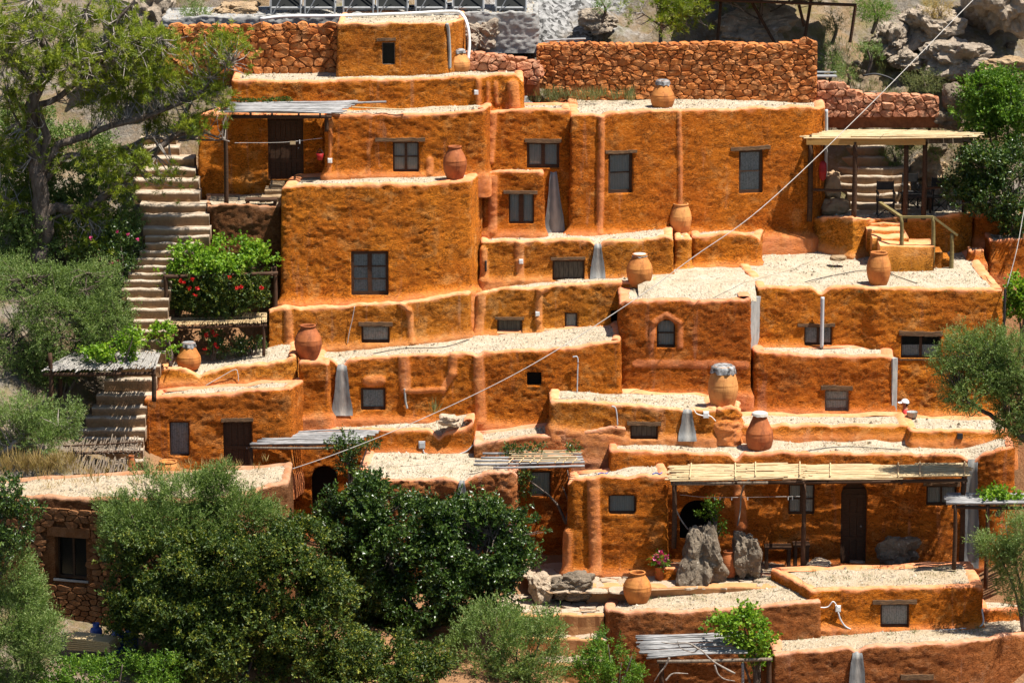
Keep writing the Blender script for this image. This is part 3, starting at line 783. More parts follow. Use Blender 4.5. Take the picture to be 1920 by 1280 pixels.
# ------------------------------------------------------------------ rubble stones
def clip(poly, n, d):
    out = []
    for i in range(len(poly)):
        a, b = poly[i], poly[(i + 1) % len(poly)]
        da, db = a @ n - d, b @ n - d
        if da <= 0: out.append(a)
        if (da < 0 < db) or (db < 0 < da): out.append(a + (b - a) * (da / (da - db)))
    return out
def cells(w, h, cw, ch, seed, gap=0.02, aniso=None):
    """irregular rubble cells of a w x h rectangle: list of 2-D polygons"""
    r_ = np.random.default_rng(seed); pts = []; y = 0
    while y < h:
        hh = ch * r_.uniform(0.65, 1.35); x = -cw * r_.random()
        while x < w + cw:
            ww = cw * r_.choice([r_.uniform(0.35, 0.8), r_.uniform(0.8, 1.9)])
            pts.append((x + ww / 2 + r_.normal(0, cw * 0.08), y + hh / 2 + r_.normal(0, ch * 0.2))); x += ww
        y += hh
    an = aniso or cw / ch
    A = np.array(pts) * np.array((1, an)); out = []
    for i, p in enumerate(A):
        d = ((A - p) ** 2).sum(1); nb = np.argsort(d)[1:18]
        poly = [np.array(q) for q in ((0, 0), (w, 0), (w, h * an), (0, h * an))]
        for j in nb:
            nn = A[j] - p; L = np.linalg.norm(nn); nn = nn / L
            poly = clip(poly, nn, float(nn @ (A[j] + p) / 2) - gap / 2)
            if len(poly) < 3: break
        if len(poly) >= 3:
            P = np.array(poly) / np.array((1, an))
            ar = 0.5 * abs(np.sum(P[:, 0] * np.roll(P[:, 1], -1) - P[:, 1] * np.roll(P[:, 0], -1)))
            if ar > 0.12 * cw * ch: out.append(P)
    return out
def stone_mesh(P, o, U, W, N, d_in, d_out, r_, puff=1.0):
    """one stone: polygon P on the plane (o, U, W), rounded and bulging along N"""
    Q = []
    for i in range(len(P)):                                       # knock the corners off
        a, b, c = P[i - 1], P[i], P[(i + 1) % len(P)]
        Q += [b + (a - b) * r_.uniform(0.08, 0.3), b + (c - b) * r_.uniform(0.08, 0.3)]
    Q = np.array(Q); c = Q.mean(0); n = len(Q)
    tilt = r_.normal(0, 0.12 * puff, 2)
    def lift(q, d): return o + q[:, :1] * U + q[:, 1:] * W + (d + ((q - c) @ tilt))[:, None] * N
    r0 = lift(Q, np.full(n, -d_in)); r1 = lift(c + (Q - c) * 0.97, d_out * r_.uniform(0.35, 0.85, n)); r2 = lift(c + (Q - c) * r_.uniform(0.72, 0.88), d_out * r_.uniform(0.8, 1.1, n))
    ce = lift(c[None], np.array([d_out * 1.08]))
    V = np.concatenate([r0, r1, r2, ce]); j = np.arange(n); k = (j + 1) % n
    V[n:3 * n] += r_.normal(0, 0.008 * puff, (2 * n, 3))
    F4 = np.concatenate([np.stack([j + a * n, k + a * n, k + a * n + n, j + a * n + n], -1) for a in (0, 1)])
    F3 = np.stack([2 * n + j, 2 * n + k, np.full(n, 3 * n)], -1)
    return V, [F4, F3]
def rubble(name, label, top, base, Y, thick, cw, ch, mat='stone_red', core='mortar', seed=1, dout=0.06, parent=None, skip=None, cat='wall', y_end=None, gap=0.014, back=None):
    """dry stone wall: top [(px, py)], base py; each stone an object of its own"""
    px0, px1 = top[0][0], top[-1][0]
    a, b_ = at(px0, base, Y), at(px1, base, y_end or Y)
    Ux = b_ - a; Ux[2] = 0; L = np.linalg.norm(Ux); U = Ux / L; N = np.array((U[1], -U[0], 0))
    z0 = min(a[2], b_[2]); tz = [(np.linalg.norm((at(p, q, (Y + ((y_end or Y) - Y) * (p - px0) / (px1 - px0))) - a)[:2]), at(p, q, Y + ((y_end or Y) - Y) * (p - px0) / (px1 - px0))[2] - z0) for p, q in top]
    H = max(t[1] for t in tz)
    o = np.array((a[0], a[1], z0)); r_ = np.random.default_rng(seed)
    root = parent or thing(name, label, cat, ((a[0] + b_[0]) / 2, (a[1] + b_[1]) / 2 + thick / 2, z0))
    topat = lambda u: float(np.interp(u, [t[0] for t in tz], [t[1] for t in tz]))
    # core
    us = np.linspace(0, L, max(2, int(L / 0.3))); V = []
    for u in us:
        h_ = topat(u) - 0.07
        for w, d in ((-0.3, 0.0), (h_, 0.0), (h_, -thick), (-0.3, -thick)): V.append(o + U * u + EZ * w + N * (d - 0.02))
    n = len(us); i = np.arange(n - 1)[:, None] * 4; j = np.arange(4)[None]; k = (j + 1) % 4
    F = np.concatenate([np.stack([i + j, i + k, i + 4 + k, i + 4 + j], -1).reshape(-1, 4), [(0, 1, 2, 3), (4 * n - 1, 4 * n - 2, 4 * n - 3, 4 * n - 4)]])
    put('core', np.array(V), F, M[core], root)
    for P in cells(L, H + ch, cw, ch, seed, gap):
        c = P.mean(0)
        if c[1] + ch * 0.15 > topat(c[0]) + r_.normal(0, ch * 0.12): continue
        if skip and skip(c, o, U): continue
        V, F = stone_mesh(P, o, U, EZ, N, 0.10, dout * r_.uniform(0.5, 1.35), r_)
        put('stone', V, F, M[mat], root)
    # capping stones seen on the top
    if back is not False:
        u = 0.0
        while u < L - 0.1:
            w_ = cw * r_.uniform(0.7, 1.4); h_ = topat(u + w_ / 2)
            V, F = rockmesh(o + U * (u + w_ / 2) + EZ * (h_ - 0.05) - N * thick * 0.5, (w_ * 0.5, thick * 0.5, ch * 0.28), int(r_.integers(1e6)), 1, 0.25)
            put('cap_stone', V, F, M[mat], root)
            u += w_ * 0.97
    return root
_ico = {}
def ico(sub):
    if sub not in _ico:
        bm = bmesh.new(); bmesh.ops.create_icosphere(bm, subdivisions=sub, radius=1.0)
        bm.verts.ensure_lookup_table()
        _ico[sub] = (np.array([v.co[:] for v in bm.verts]), np.array([[v.index for v in f.verts] for f in bm.faces])); bm.free()
    return _ico[sub]
def rockmesh(c, rad, seed, sub=4, rough=0.32):
    D, F = ico(sub); n1 = fbm(D * 1.5 + seed % 97, 5, seed % 9973, 0.55); n2 = np.abs(fbm(D * 2.2 + seed % 31, 5, seed % 9973 + 5, 0.45))
    r = 1 + rough * n1 * 0.75 - rough * 0.35 * n2
    sq = D / (np.abs(D) ** 3).sum(1)[:, None] ** (1 / 3.0) * 0.93
    return np.asarray(c) + sq * r[:, None] * np.asarray(rad), F
def boulder(label, px, py0, py1, Y, wpx, dep=None, mat='rock', seed=1, rough=0.4, sub=5, name='boulder', group=None, smooth=False, taper=0.0):
    m_ = mpp(Y); rx = wpx / 2 * m_; rz = (py1 - py0) / 2 * m_
    V, F = rockmesh(at(px, (py0 + py1) / 2, Y), (rx, dep or min(rx, rz * 1.2), rz), seed, sub, rough)
    if taper:
        c_ = at(px, (py0 + py1) / 2, Y); k_ = 1 - taper * (V[:, 2] - c_[2]) / rz; V[:, 0] = c_[0] + (V[:, 0] - c_[0]) * k_; V[:, 1] = c_[1] + (V[:, 1] - c_[1]) * k_
    return tag(put(name, V, F, M[mat], None, None, smooth), label, 'rock', group)

# ------------------------------------------------------------------ leaves
def leaves(P, D, n_per, L, W, spread, tw_len, seed, droop=0.0, flatten=0.0):
    """n_per leaves along each twig (P base, D unit direction) -> V, F, tint"""
    r_ = np.random.default_rng(seed); n = len(P) * n_per
    base = np.repeat(P, n_per, 0); d = np.repeat(D, n_per, 0)
    t = np.tile((np.arange(n_per) + 0.5) / n_per, len(P))[:, None]
    twl = np.repeat(tw_len * r_.uniform(0.6, 1.3, len(P)), n_per)[:, None]
    p = base + d * t * twl
    rd = r_.normal(0, 1, (n, 3)); rd /= np.linalg.norm(rd, axis=1)[:, None]
    q = d * (1 - spread) + rd * spread; q[:, 2] -= droop; q /= np.linalg.norm(q, axis=1)[:, None] + 1e-9
    rd2 = r_.normal(0, 1, (n, 3)); rd2[:, 2] *= (1 - flatten)
    w = np.cross(q, rd2); w /= np.linalg.norm(w, axis=1)[:, None] + 1e-9
    l_ = L * r_.uniform(0.7, 1.3, n)[:, None]; ww = W * r_.uniform(0.7, 1.3, n)[:, None] * 0.5
    nrm = np.cross(w, q)
    V = np.stack([p, p + q * l_ * 0.48 + w * ww + nrm * ww * 0.3, p + q * l_, p + q * l_ * 0.48 - w * ww + nrm * ww * 0.3], 1).reshape(-1, 3)
    F = np.arange(n * 4).reshape(-1, 4)
    tint = np.repeat(np.clip(np.repeat(r_.normal(0.42, 0.16, len(P)), n_per) + r_.normal(0, 0.16, n), 0, 1), 4)
    return V, F, tint
def twigs_in(lobes, Y, density, seed, inner=0.5, gap=0.0, gf=1.6, up=0.5):
    """twig bases and directions through ellipsoid lobes given in photograph pixels (px, py, rx, ry[, dY[, rdepth m]])"""
    r_ = np.random.default_rng(seed); P, D = [], []
    for lb in lobes:
        px, py, rx, ry = lb[:4]; y = Y + (lb[4] if len(lb) > 4 else 0); m_ = mpp(y)
        a, c = rx * m_, ry * m_; dep = lb[5] if len(lb) > 5 else 0.5 * (a + c)
        C = at(px, py, y); area = 4 * math.pi * ((a * c) ** 1.6 / 3 + (a * dep) ** 1.6 / 3 + (c * dep) ** 1.6 / 3) ** (1 / 1.6)
        n = int(area * density)
        u = r_.normal(0, 1, (n, 3)); u /= np.linalg.norm(u, axis=1)[:, None]
        rad = inner + (1 - inner) * np.sqrt(r_.random(n))
        bump_ = 1 + 0.52 * fbm(u * 2.3 + px * 0.13, 3, seed)
        p = C + u * (rad * bump_)[:, None] * np.array((a, dep, c))
        d = u + np.array((0, 0, up)) + r_.normal(0, 0.45, (n, 3)); d /= np.linalg.norm(d, axis=1)[:, None]
        if gap:
            k = fbm(p * gf, 2, seed + 9) > gap - 0.6
            p, d = p[k], d[k]
        P.append(p); D.append(d)
    return np.concatenate(P), np.concatenate(D)
def limbs(pts_list, Y):
    """[(list of (px, py[, dY]), r0, r1)] -> one branching wood mesh"""
    parts = []
    for k, (pts, r0, r1) in enumerate(pts_list):
        W_ = [at(p[0], p[1], Y + (p[2] if len(p) > 2 else 0)) for p in pts]
        C = curve(W_, max(8, 5 * len(W_))); n = len(C)
        C = C + 0.5 * r0 * np.stack([vnoise(np.stack([np.arange(n) * 0.5, np.full(n, k * 3.1 + a), np.zeros(n)], -1), 3 + a) for a in range(3)], -1)
        parts.append(tube(C, np.linspace(r0, r1, n), 7))
    return join(parts)
def branchlets(P, roots, seed, frac=0.25, r=0.012):
    """thin wood from sparse root points out to some of the twigs"""
    r_ = np.random.default_rng(seed); roots = np.asarray(roots); k = r_.random(len(P)) < frac; parts = []
    for p in P[k]:
        d = np.linalg.norm(roots - p, axis=1); c = roots[np.argmin(d + r_.normal(0, 0.15, len(d)))]
        mid = (p + c) / 2 + r_.normal(0, 0.06, 3) - np.array((0, 0, 0.05))
        parts.append(tube(np.array([c, mid, p]), [r * 2.0, r * 1.2, r * 0.6], 4, False))
    return join(parts)
def plant(name, label, cat, lobes, Y, mat, density, n_per, L, W, spread=0.55, tw=0.18, wood=None, bark='bark', seed=1, inner=0.5, gap=0.25, up=0.5, gf=1.6, droop=0.0, bl=0.0, group=None, crown='crown', foot=None, kind=None):
    P, D = twigs_in(lobes, Y, density, seed, inner, gap, gf, up)
    V, F, t = leaves(P, D, n_per, L, W, spread, tw, seed + 1, droop)
    c0 = at(lobes[0][0], max(l_[1] + l_[3] for l_ in lobes), Y) if foot is None else at(*foot)
    root = thing(name, label, cat, c0, group)
    put(crown, V, F, M[mat], root, {'tint': t})
    wp = []
    if wood: wp.append(limbs(wood, Y))
    else:
        for lb in lobes[:6]:
            y = Y + (lb[4] if len(lb) > 4 else 0); C = at(lb[0], lb[1], y)
            wp.append(tube(curve([c0 - EZ * 0.3, c0 * 0.6 + C * 0.4 + np.array((0.1, 0, 0)), C + EZ * lb[3] * mpp(y) * 0.5], 10), np.linspace(0.05, 0.012, 10), 6))
    if bl:
        roots = np.concatenate([w_[0][::5] for w_ in wp]); wp.append(branchlets(P, roots, seed + 3, bl))
    put('trunk', *join(wp), M[bark], root, None, True)
    return root
# ------------------------------------------------------------------ hillside
def build_ground():
    C = []
    def g(px, py, Y, dz=0): w = at(px, py, Y); C.append((w[0], w[1], w[2] + dz))
    # left slope under the trees
    for a in ((0, 480, 100), (120, 470, 100.5), (-60, 300, 105), (180, 300, 105), (60, 120, 109), (250, 110, 108), (0, 0, 113), (350, 45, 108.5), (0, 700, 95.5), (120, 720, 96.5), (40, 850, 93.5), (150, 850, 94.6), (230, 640, 99), (230, 500, 101), (-200, 480, 100), (-200, 850, 93)): g(*a, -0.25)
    # foreground
    for a in ((0, 1300, 84), (250, 1225, 87), (450, 1260, 86), (700, 1290, 87), (900, 1260, 88.6), (1050, 1310, 88.0), (1300, 1420, 89.5), (1500, 1400, 89.0), (1700, 1360, 88.5), (1880, 1380, 89.0), (1960, 1390, 89.5), (60, 1215, 87.6), (-300, 1250, 85), (2200, 1250, 89)): g(*a)
    # under the houses, by height
    def h(px, Y, z): w = at(px, 640, Y); C.append((w[0], Y, z))
    for a in ((250, 91, -0.9), (450, 92, -1.0), (350, 95.3, -0.1), (460, 95.3, -0.3), (600, 95.4, -2.4), (560, 96.4, -2.1), (640, 96.6, -2.1), (600, 93.5, -2.4), (700, 92.5, -2.4), (900, 93.2, -2.45), (1150, 91, -4.4), (1300, 90.5, -5.0), (1300, 92, -3.6), (1350, 94.6, -2.5), (1600, 94.6, -2.45), (1850, 94.8, -2.2), (1500, 93.0, -2.9), (1800, 92, -3.2), (1700, 90.5, -4.5),
              (700, 96, -2.0), (1000, 96, -1.6), (1300, 97, -0.5), (1700, 97, -0.6), (1300, 95.5, -2.7), (1600, 95.5, -2.7), (1850, 95.5, -2.6), (1700, 98.5, -0.35), (700, 98.5, 0.8), (1000, 98.8, 1.0), (1300, 99.5, 1.2), (1700, 100, 1.5), (1850, 99.5, 1.0), (700, 101, 3.0), (1000, 101.5, 3.6), (1300, 102, 3.0), (1700, 102, 3.0), (1850, 102, 3.2), (1500, 104, 3.6), (1750, 104.5, 4.3),
              (700, 103.5, 5.5), (1000, 104, 6.2), (1300, 105, 6.5), (1000, 106, 8.0), (1300, 106.3, 8.1), (300, 98, 1.6), (300, 100.5, 3.8), (400, 99, 2.2), (450, 101, 4.2), (420, 103.5, 6.8), (560, 104.5, 8.6)): h(*a)
    # hillside behind
    for a in ((1560, 215, 106.3), (1700, 215, 106.6), (1800, 230, 106.6), (1650, 400, 105.2), (1720, 340, 106.0), (1800, 390, 105.4), (1900, 430, 104.6), (1900, 300, 106.2), (1600, 160, 107.6), (1750, 130, 108.4), (1900, 110, 109.0), (1600, 60, 110.0), (1750, 30, 111.0), (1900, 20, 111.5), (900, 70, 107.4), (1000, 60, 107.6), (1100, 70, 107.4), (1000, 25, 108.5), (1150, 10, 109.5), (1350, 40, 108.2), (1450, 30, 108.6), (700, 30, 107.5), (500, 40, 107.3), (1900, 560, 101.5), (1960, 650, 99.5), (1960, 800, 97), (1960, 1000, 94)): g(*a)
    for px in (-1500, 0, 960, 1920, 3400):
        for Y, z in ((125, 21), (150, 40), (220, 80)): h(px, Y, z + (abs(px - 960) / 400.0))
    for px, Y, z in ((-1500, 70, -8), (960, 70, -12), (3400, 70, -10), (-1500, 100, 5), (3400, 100, 3), (-1500, 85, -3), (3400, 85, -4)): h(px, Y, z)
    C = np.array(C)
    # linear radial basis through the control heights
    d = np.sqrt(((C[:, None, :2] - C[None, :, :2]) ** 2).sum(-1)); n = len(C)
    A = np.zeros((n + 3, n + 3)); A[:n, :n] = d; A[:n, n] = 1; A[:n, n + 1:] = C[:, :2]; A[n, :n] = 1; A[n + 1:, :n] = C[:, :2].T
    A[:n, :n] += np.eye(n) * -0.02
    wt = np.linalg.solve(A, np.concatenate([C[:, 2], np.zeros(3)]))
    def H(x, y):
        x, y = np.atleast_1d(x), np.atleast_1d(y)
        dd = np.sqrt((x[:, None] - C[None, :, 0]) ** 2 + (y[:, None] - C[None, :, 1]) ** 2)
        return dd @ wt[:n] + wt[n] + wt[n + 1] * x + wt[n + 2] * y
    xs = np.unique(np.concatenate([np.linspace(-140, -17, 26), np.arange(-17, 17, 0.14), np.linspace(17, 140, 26)]))
    ys = np.unique(np.concatenate([np.linspace(55, 84, 14), np.arange(84, 104, 0.3), np.arange(104, 116, 0.12), np.linspace(116, 230, 40)]))
    X, Y_ = np.meshgrid(xs, ys); x, y = X.ravel(), Y_.ravel()
    z = np.concatenate([H(x[i:i + 20000], y[i:i + 20000]) for i in range(0, len(x), 20000)])
    p = np.stack([x, y, z * 0], -1)
    back = np.clip((y - 105.3) / 1.5, 0, 1)
    rough = 0.10 + 0.55 * back
    rock = np.abs(fbm(p / 1.7 + 3, 5, 41)); fine = fbm(p / 0.35, 4, 77)
    z = z + rough * (0.55 * fbm(p / 2.6, 4, 5) - 0.5 * rock + 0.2) + (0.03 + 0.10 * back) * fine
    i = np.arange(len(ys) - 1)[:, None] * len(xs); j = np.arange(len(xs) - 1)[None]
    F = np.stack([i + j, i + j + 1, i + len(xs) + j + 1, i + len(xs) + j], -1).reshape(-1, 4)
    d_ = y * CT - (z - CAMZ) * ST; ux = 960 + FPX * x / d_
    nz = fbm(p / 0.6, 4, 88)
    scree = np.clip((ux - 860 + 60 * nz) / 40, 0, 1) * np.clip((1190 - ux + 60 * nz) / 40, 0, 1) * (y > 104.5) * np.clip((112 - y) / 1, 0, 1)
    red = np.clip((104.5 - y) / 1.0, 0, 1) * np.clip((ux - 260) / 30, 0, 1)
    o = put('hillside', np.column_stack([x, y, z]), F, M['ground'], None, {'scree': scree, 'red': red}, True, origin=(0, 95, 0))
    tag(o, kind='structure')
    return H
GH = build_ground()

# ------------------------------------------------------------------ houses, from the front of the slope to its top
B = {}
B['H1'] = adobe('adobe_house', 'lowest adobe house at bottom right with a grey chute below its roof notch',
    [(1447, 1227), (1480, 1224), (1560, 1216), (1593, 1213), (1608, 1226), (1624, 1213), (1700, 1210), (1790, 1204, 90.05), (1860, 1196, 90.4), (1945, 1182, 91.2)], 90.0, 1330, 1.9, 'pl_dusty', roofmat='gravel_dry', rim=0.22)
chute(B['H1'], 1608, 1222, 1330, 24, 44)
window(B['H1'], 1698, 1742, 1274, 1325, 1, 1, None, lin=(1690, 1752, 1263, 1273))
B['R1'] = adobe('adobe_house', 'long low adobe house behind the vine arbour, round jar near its left end',
    [(1128, 1136, 92.2), (1133, 1142, 91.5), (1160, 1146, 91.3), (1250, 1145), (1350, 1142), (1430, 1136), (1500, 1129), (1545, 1126)], 91.3, 1330, 2.1, 'pl_dusty', left=0.35, roofmat='gravel_dry', rim=0.2)
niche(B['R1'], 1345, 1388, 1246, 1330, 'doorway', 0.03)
B['B'] = adobe('adobe_house', 'broad low adobe house with a shuttered window and white cable at bottom right',
    [(1515, 1106), (1600, 1104), (1700, 1102), (1800, 1098), (1846, 1095)], 91.55, 1180, 2.2, 'pl_orange', left=-0.82, right=-0.05, rim=0.24, rr=0.07, roofmat='gravel_dry',
    holes=[(1652, 1706, 1132, 1176)], ridges=[(1400, 1180, 1440, 1160, 0.1, 0.0)])
window(B['B'], 1652, 1706, 1132, 1176, 1, 1, 'lace', mat='wood', lin=(1637, 1720, 1124, 1132))
lampbox(B['B'], 1572, 1140, 10, 'white', 'junction_box')
wallpipe(B['B'], [(1518, 1127), (1535, 1136), (1552, 1136), (1562, 1126), (1571, 1136)], 0.014, 'white')
wallpipe(B['B'], [(1572, 1146), (1578, 1162), (1592, 1176), (1625, 1182), (1700, 1182), (1800, 1177), (1842, 1170), (1846, 1140)], 0.022, 'grey_pl')
B['E1'] = adobe('terrace_wall', 'low gravel topped terrace beside the broad house at the right edge', [(1838, 1142), (1900, 1140), (1960, 1136)], 92.2, [(1838, 1172), (1960, 1180)], 1.8, 'pl_red', flare=0.15, cat='wall', rc=0.2)
B['E2'] = adobe('garden_wall', 'short red garden wall behind the olive at the right edge', [(1835, 1097), (1880, 1096), (1960, 1094)], 94.2, 1135, 0.4, 'pl_red', cat='wall', rim=0.1)
# stone cottage at the left front
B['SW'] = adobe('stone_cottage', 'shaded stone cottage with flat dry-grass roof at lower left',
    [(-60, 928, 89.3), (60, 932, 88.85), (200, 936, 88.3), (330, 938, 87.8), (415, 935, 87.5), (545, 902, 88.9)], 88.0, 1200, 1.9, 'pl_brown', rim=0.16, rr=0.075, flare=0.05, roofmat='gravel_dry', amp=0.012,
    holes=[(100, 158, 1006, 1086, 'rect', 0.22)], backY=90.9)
f_ = frame_at(B['SW'], 100, 158, 1006, 1086)
window(B['SW'], 100, 158, 1006, 1086, 2, 1, None, rec=0.16, fr=0.05, mull=0.05)
lin_ = frame_at(B['SW'], 86, 164, 989, 1007)
put('lintel', *fb(lin_, -lin_.hu, lin_.hu, -lin_.hv, lin_.hv, -0.1, 0.045), M['stone_brown'], B['SW'].root)
put('sill', *fb(f_, -f_.hu - 0.05, f_.hu + 0.05, -f_.hv - 0.05, -f_.hv, -0.1, 0.06), M['concrete'], B['SW'].root)
r_ = np.random.default_rng(12)
fa = frame_at(B['SW'], 0, 400, 960, 1195)
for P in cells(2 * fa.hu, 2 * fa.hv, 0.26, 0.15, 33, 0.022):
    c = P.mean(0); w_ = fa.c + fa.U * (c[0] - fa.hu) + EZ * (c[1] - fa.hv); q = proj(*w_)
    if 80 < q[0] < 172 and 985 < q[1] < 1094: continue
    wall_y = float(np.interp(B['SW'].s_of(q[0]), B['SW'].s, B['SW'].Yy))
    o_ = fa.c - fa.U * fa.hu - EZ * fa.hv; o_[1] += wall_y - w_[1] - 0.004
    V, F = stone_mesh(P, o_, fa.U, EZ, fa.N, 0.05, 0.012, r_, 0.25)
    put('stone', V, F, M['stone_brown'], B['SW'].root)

# long house behind the court with the cane veranda
B['P'] = adobe('adobe_house', 'long adobe house behind the cane veranda with an arched door',
    [(1140, 846), (1200, 845), (1300, 848), (1368, 852), (1380, 868), (1393, 851), (1500, 847), (1700, 850), (1806, 853), (1822, 868), (1838, 851, 95.2), (1870, 843, 95.1), (1908, 834, 95.2)], 95.3, [(1140, 1060), (1908, 1064)], 1.7, 'pl_red', rim=0.14, flare=0.06,
    holes=[(1276, 1344, 938, 1012, 'arch', 0.2), (1480, 1529, 908, 965), (1579, 1628, 904, 1058, 'arch', 0.18), (1739, 1796, 911, 948)], ridges=[(1385, 905, 1392, 985, 0.16, 0.05)], right=-0.05)
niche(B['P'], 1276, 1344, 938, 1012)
window(B['P'], 1480, 1529, 908, 965, 2, 2, 'curtain', lin=(1468, 1542, 898, 907))
door(B['P'], 1579, 1628, 920, 1058, 0.17, (0.33, 0.65, 0.9))
f_ = frame_at(B['P'], 1579, 1628, 904, 930)
put('door_fanlight', *fb(f_, -f_.hu, f_.hu, -f_.hv, f_.hv, -0.24, -0.2), M['wood'], B['P'].root)
window(B['P'], 1739, 1796, 911, 948, 2, 1, 'curtain', lin=(1733, 1802, 903, 911), mull=0.05)
chute(B['P'], 1824, 862, 1062, 22, 38, 0.06)
B['C'] = adobe('adobe_house', 'small boxy adobe house with one dark window and a rib, behind the pink flowers',
    [(1061, 908, 94.15), (1072, 899, 94.0), (1100, 894), (1130, 893), (1200, 893), (1256, 893)], 94.0, [(1050, 1074), (1256, 1076)], 1.5, 'pl_orange', rim=0.16, left=0.1,
    holes=[(1141, 1193, 928, 965, 'round')], ridges=[(1112, 895, 1118, 1070, 0.17, 0.09), (1056, 1000, 1056, 1070, 0.2, 0.12)])
window(B['C'], 1141, 1193, 928, 965, 1, 1, 'curtain', rec=0.12)
# house behind the dark bushes
B['D'] = adobe('adobe_house', 'round cornered adobe house with rubble wall half hidden by dark bushes',
    [(664, 872, 95.2), (672, 888, 94.4), (700, 896, 94.1), (760, 899), (850, 898), (866, 908), (881, 895), (930, 886), (962, 882), (976, 890, 94.2)], 94.0, 1150, 2.9, 'pl_dusty', rim=0.18, rr=0.07, amp=0.03, right=0.1,
    holes=[(801, 834, 933, 985, 'arch')], left=0.25)
window(B['D'], 801, 834, 933, 985, 1, 1, None, board='shutter')
chute(B['D'], 866, 902, 960, 14, 24)
B['N'] = adobe('recessed_house', 'shaded recessed adobe wall with a curtained window under the pole trellis', [(965, 858), (1010, 858), (1075, 858)], 95.5, 1100, 0.8, 'pl_red', flare=0.02, roof=True, holes=[(994, 1033, 884, 932)])
window(B['N'], 994, 1033, 884, 932, 1, 1, 'curtain')
B['G'] = adobe('adobe_house', 'narrow gravel roof strip above the pole trellis, higher at its right end',
    [(885, 833), (940, 825), (1000, 817), (1060, 811), (1100, 807), (1150, 800), (1176, 801)], 96.2, [(885, 880), (1176, 862)], 1.6, 'pl_dusty', rim=0.2, flare=0.06, rr=0.07, right=0.12)
B['E'] = adobe('adobe_house', 'adobe house with arched door under the grey pole awning, grey meter box on its wall',
    [(466, 838), (560, 812), (640, 806), (720, 805), (800, 806), (812, 812), (822, 828), (834, 813), (868, 803), (893, 789)], 96.8, [(466, 1000), (680, 1000), (690, 850), (893, 850)], 1.4, 'pl_orange', rim=0.2, rr=0.07, right=0.08,
    holes=[(583, 632, 874, 1000, 'arch', 0.2)])
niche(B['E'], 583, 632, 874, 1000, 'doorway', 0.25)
lampbox(B['E'], 791, 834, 12, 'grey_pl', 'meter_box')
wallpipe(B['E'], [(793, 842), (800, 850), (840, 853), (872, 846), (888, 832)], 0.018, 'grey_pl')
# left wing with door and lace window
B['A'] = adobe('adobe_house', 'left wing adobe house with plank door, lace window and gravel roof',
    [(264, 748), (300, 744), (400, 737), (480, 731), (530, 728), (549, 728)], 96.0, 892, 1.3, 'pl_red', rim=0.2, rr=0.075, right=0.32, left=0.25,
    holes=[(316, 353, 791, 855), (417, 471, 790, 892)], flare=0.04)
window(B['A'], 316, 353, 791, 855, 1, 1, 'lace', fr=0.04, lin=None)
door(B['A'], 417, 471, 790, 892, 0.1, (0.5,), lin=(414, 474, 784, 791))
wallpipe(B['A'], [(277, 748), (278, 800), (279, 888)], 0.022, 'pl_red', 'downpipe', 0.02)
B['S'] = adobe('terrace_wall', 'curved low adobe parapet with a rain notch left of the jar pillar',
    [(286, 694), (310, 690), (345, 690), (362, 697), (372, 706), (384, 697), (450, 685), (500, 680), (556, 669)], 97.2, 718, 2.2, 'pl_ochre', rim=0.16, flare=0.05, cat='wall', left=0.5)
wallpipe(B['S'], [(385, 722), (410, 708), (440, 692), (446, 700), (447, 714)], 0.012, 'wire')
B['F'] = adobe('adobe_house', 'wide curved adobe house with grey chute, lace window and plant on its terrace',
    [(590, 676), (622, 673), (631, 683), (640, 694), (650, 674), (700, 667), (760, 664), (850, 662), (886, 664), (894, 671), (904, 660), (950, 658), (1000, 657), (1060, 652), (1100, 647), (1150, 640), (1167, 636)], 97.75, [(590, 785), (760, 788), (900, 796), (1020, 800), (1167, 745)], 2.3, 'pl_orange', rim=0.16, rr=0.07, right=0.05,
    holes=[(676, 722, 727, 769), (988, 1015, 698, 723)], ridges=[(757, 672, 760, 728, 0.16, 0.05), (760, 733, 830, 731, 0.08, 0.04), (830, 731, 848, 700, 0.1, 0.04), (848, 700, 850, 668, 0.13, 0.05), (897, 672, 902, 785, 0.15, 0.06), (690, 715, 712, 713, 0.16, 0.07)])
chute(B['F'], 641, 684, 778, 22, 40, 0.07)
window(B['F'], 676, 722, 727, 769, 1, 1, 'lace', fr=0.07)
niche(B['F'], 988, 1015, 698, 723, 'vent_hole', 0.25)
wallpipe(B['F'], [(758, 728), (759, 740), (760, 752), (763, 765)], 0.03, 'cement', 'louvre_strip', 0.03)
wallpipe(B['F'], [(1074, 668), (1083, 670), (1083, 700), (1082, 748)], 0.018, 'grey_pl', 'conduit')
B['pil'] = adobe('jar_pillar', 'square adobe pillar carrying a jar beside the grey chute', [(556, 678), (575, 676), (600, 676), (618, 682)], 97.0, [(556, 785), (618, 782)], 0.75, 'pl_orange', rim=0.1, rr=0.075, flare=0.12, cat='pillar')
B['K'] = adobe('adobe_house', 'low adobe house with board shutter and short grey chute under the biggest jar',
    [(1029, 754), (1045, 752), (1100, 753), (1160, 757), (1240, 763), (1275, 766), (1289, 774), (1303, 767), (1345, 768)], 96.3, [(1029, 802), (1180, 822), (1345, 824)], 2.0, 'pl_ochre', rim=0.2, rr=0.07,
    holes=[(1182, 1234, 796, 823)], left=0.05)
window(B['K'], 1182, 1234, 796, 823, 1, 1, None, board='shutter', lin=(1176, 1240, 789, 796))
chute(B['K'], 1289, 768, 825, 20, 36, 0.06)
lampbox(B['K'], 1324, 777, 11, 'white', 'junction_box')
wallpipe(B['K'], [(1300, 765), (1306, 774), (1318, 778), (1332, 779), (1345, 788)], 0.013, 'white')
wallpipe(B['K'], [(1147, 760), (1154, 764), (1157, 780), (1158, 796)], 0.018, 'grey_pl', 'conduit')
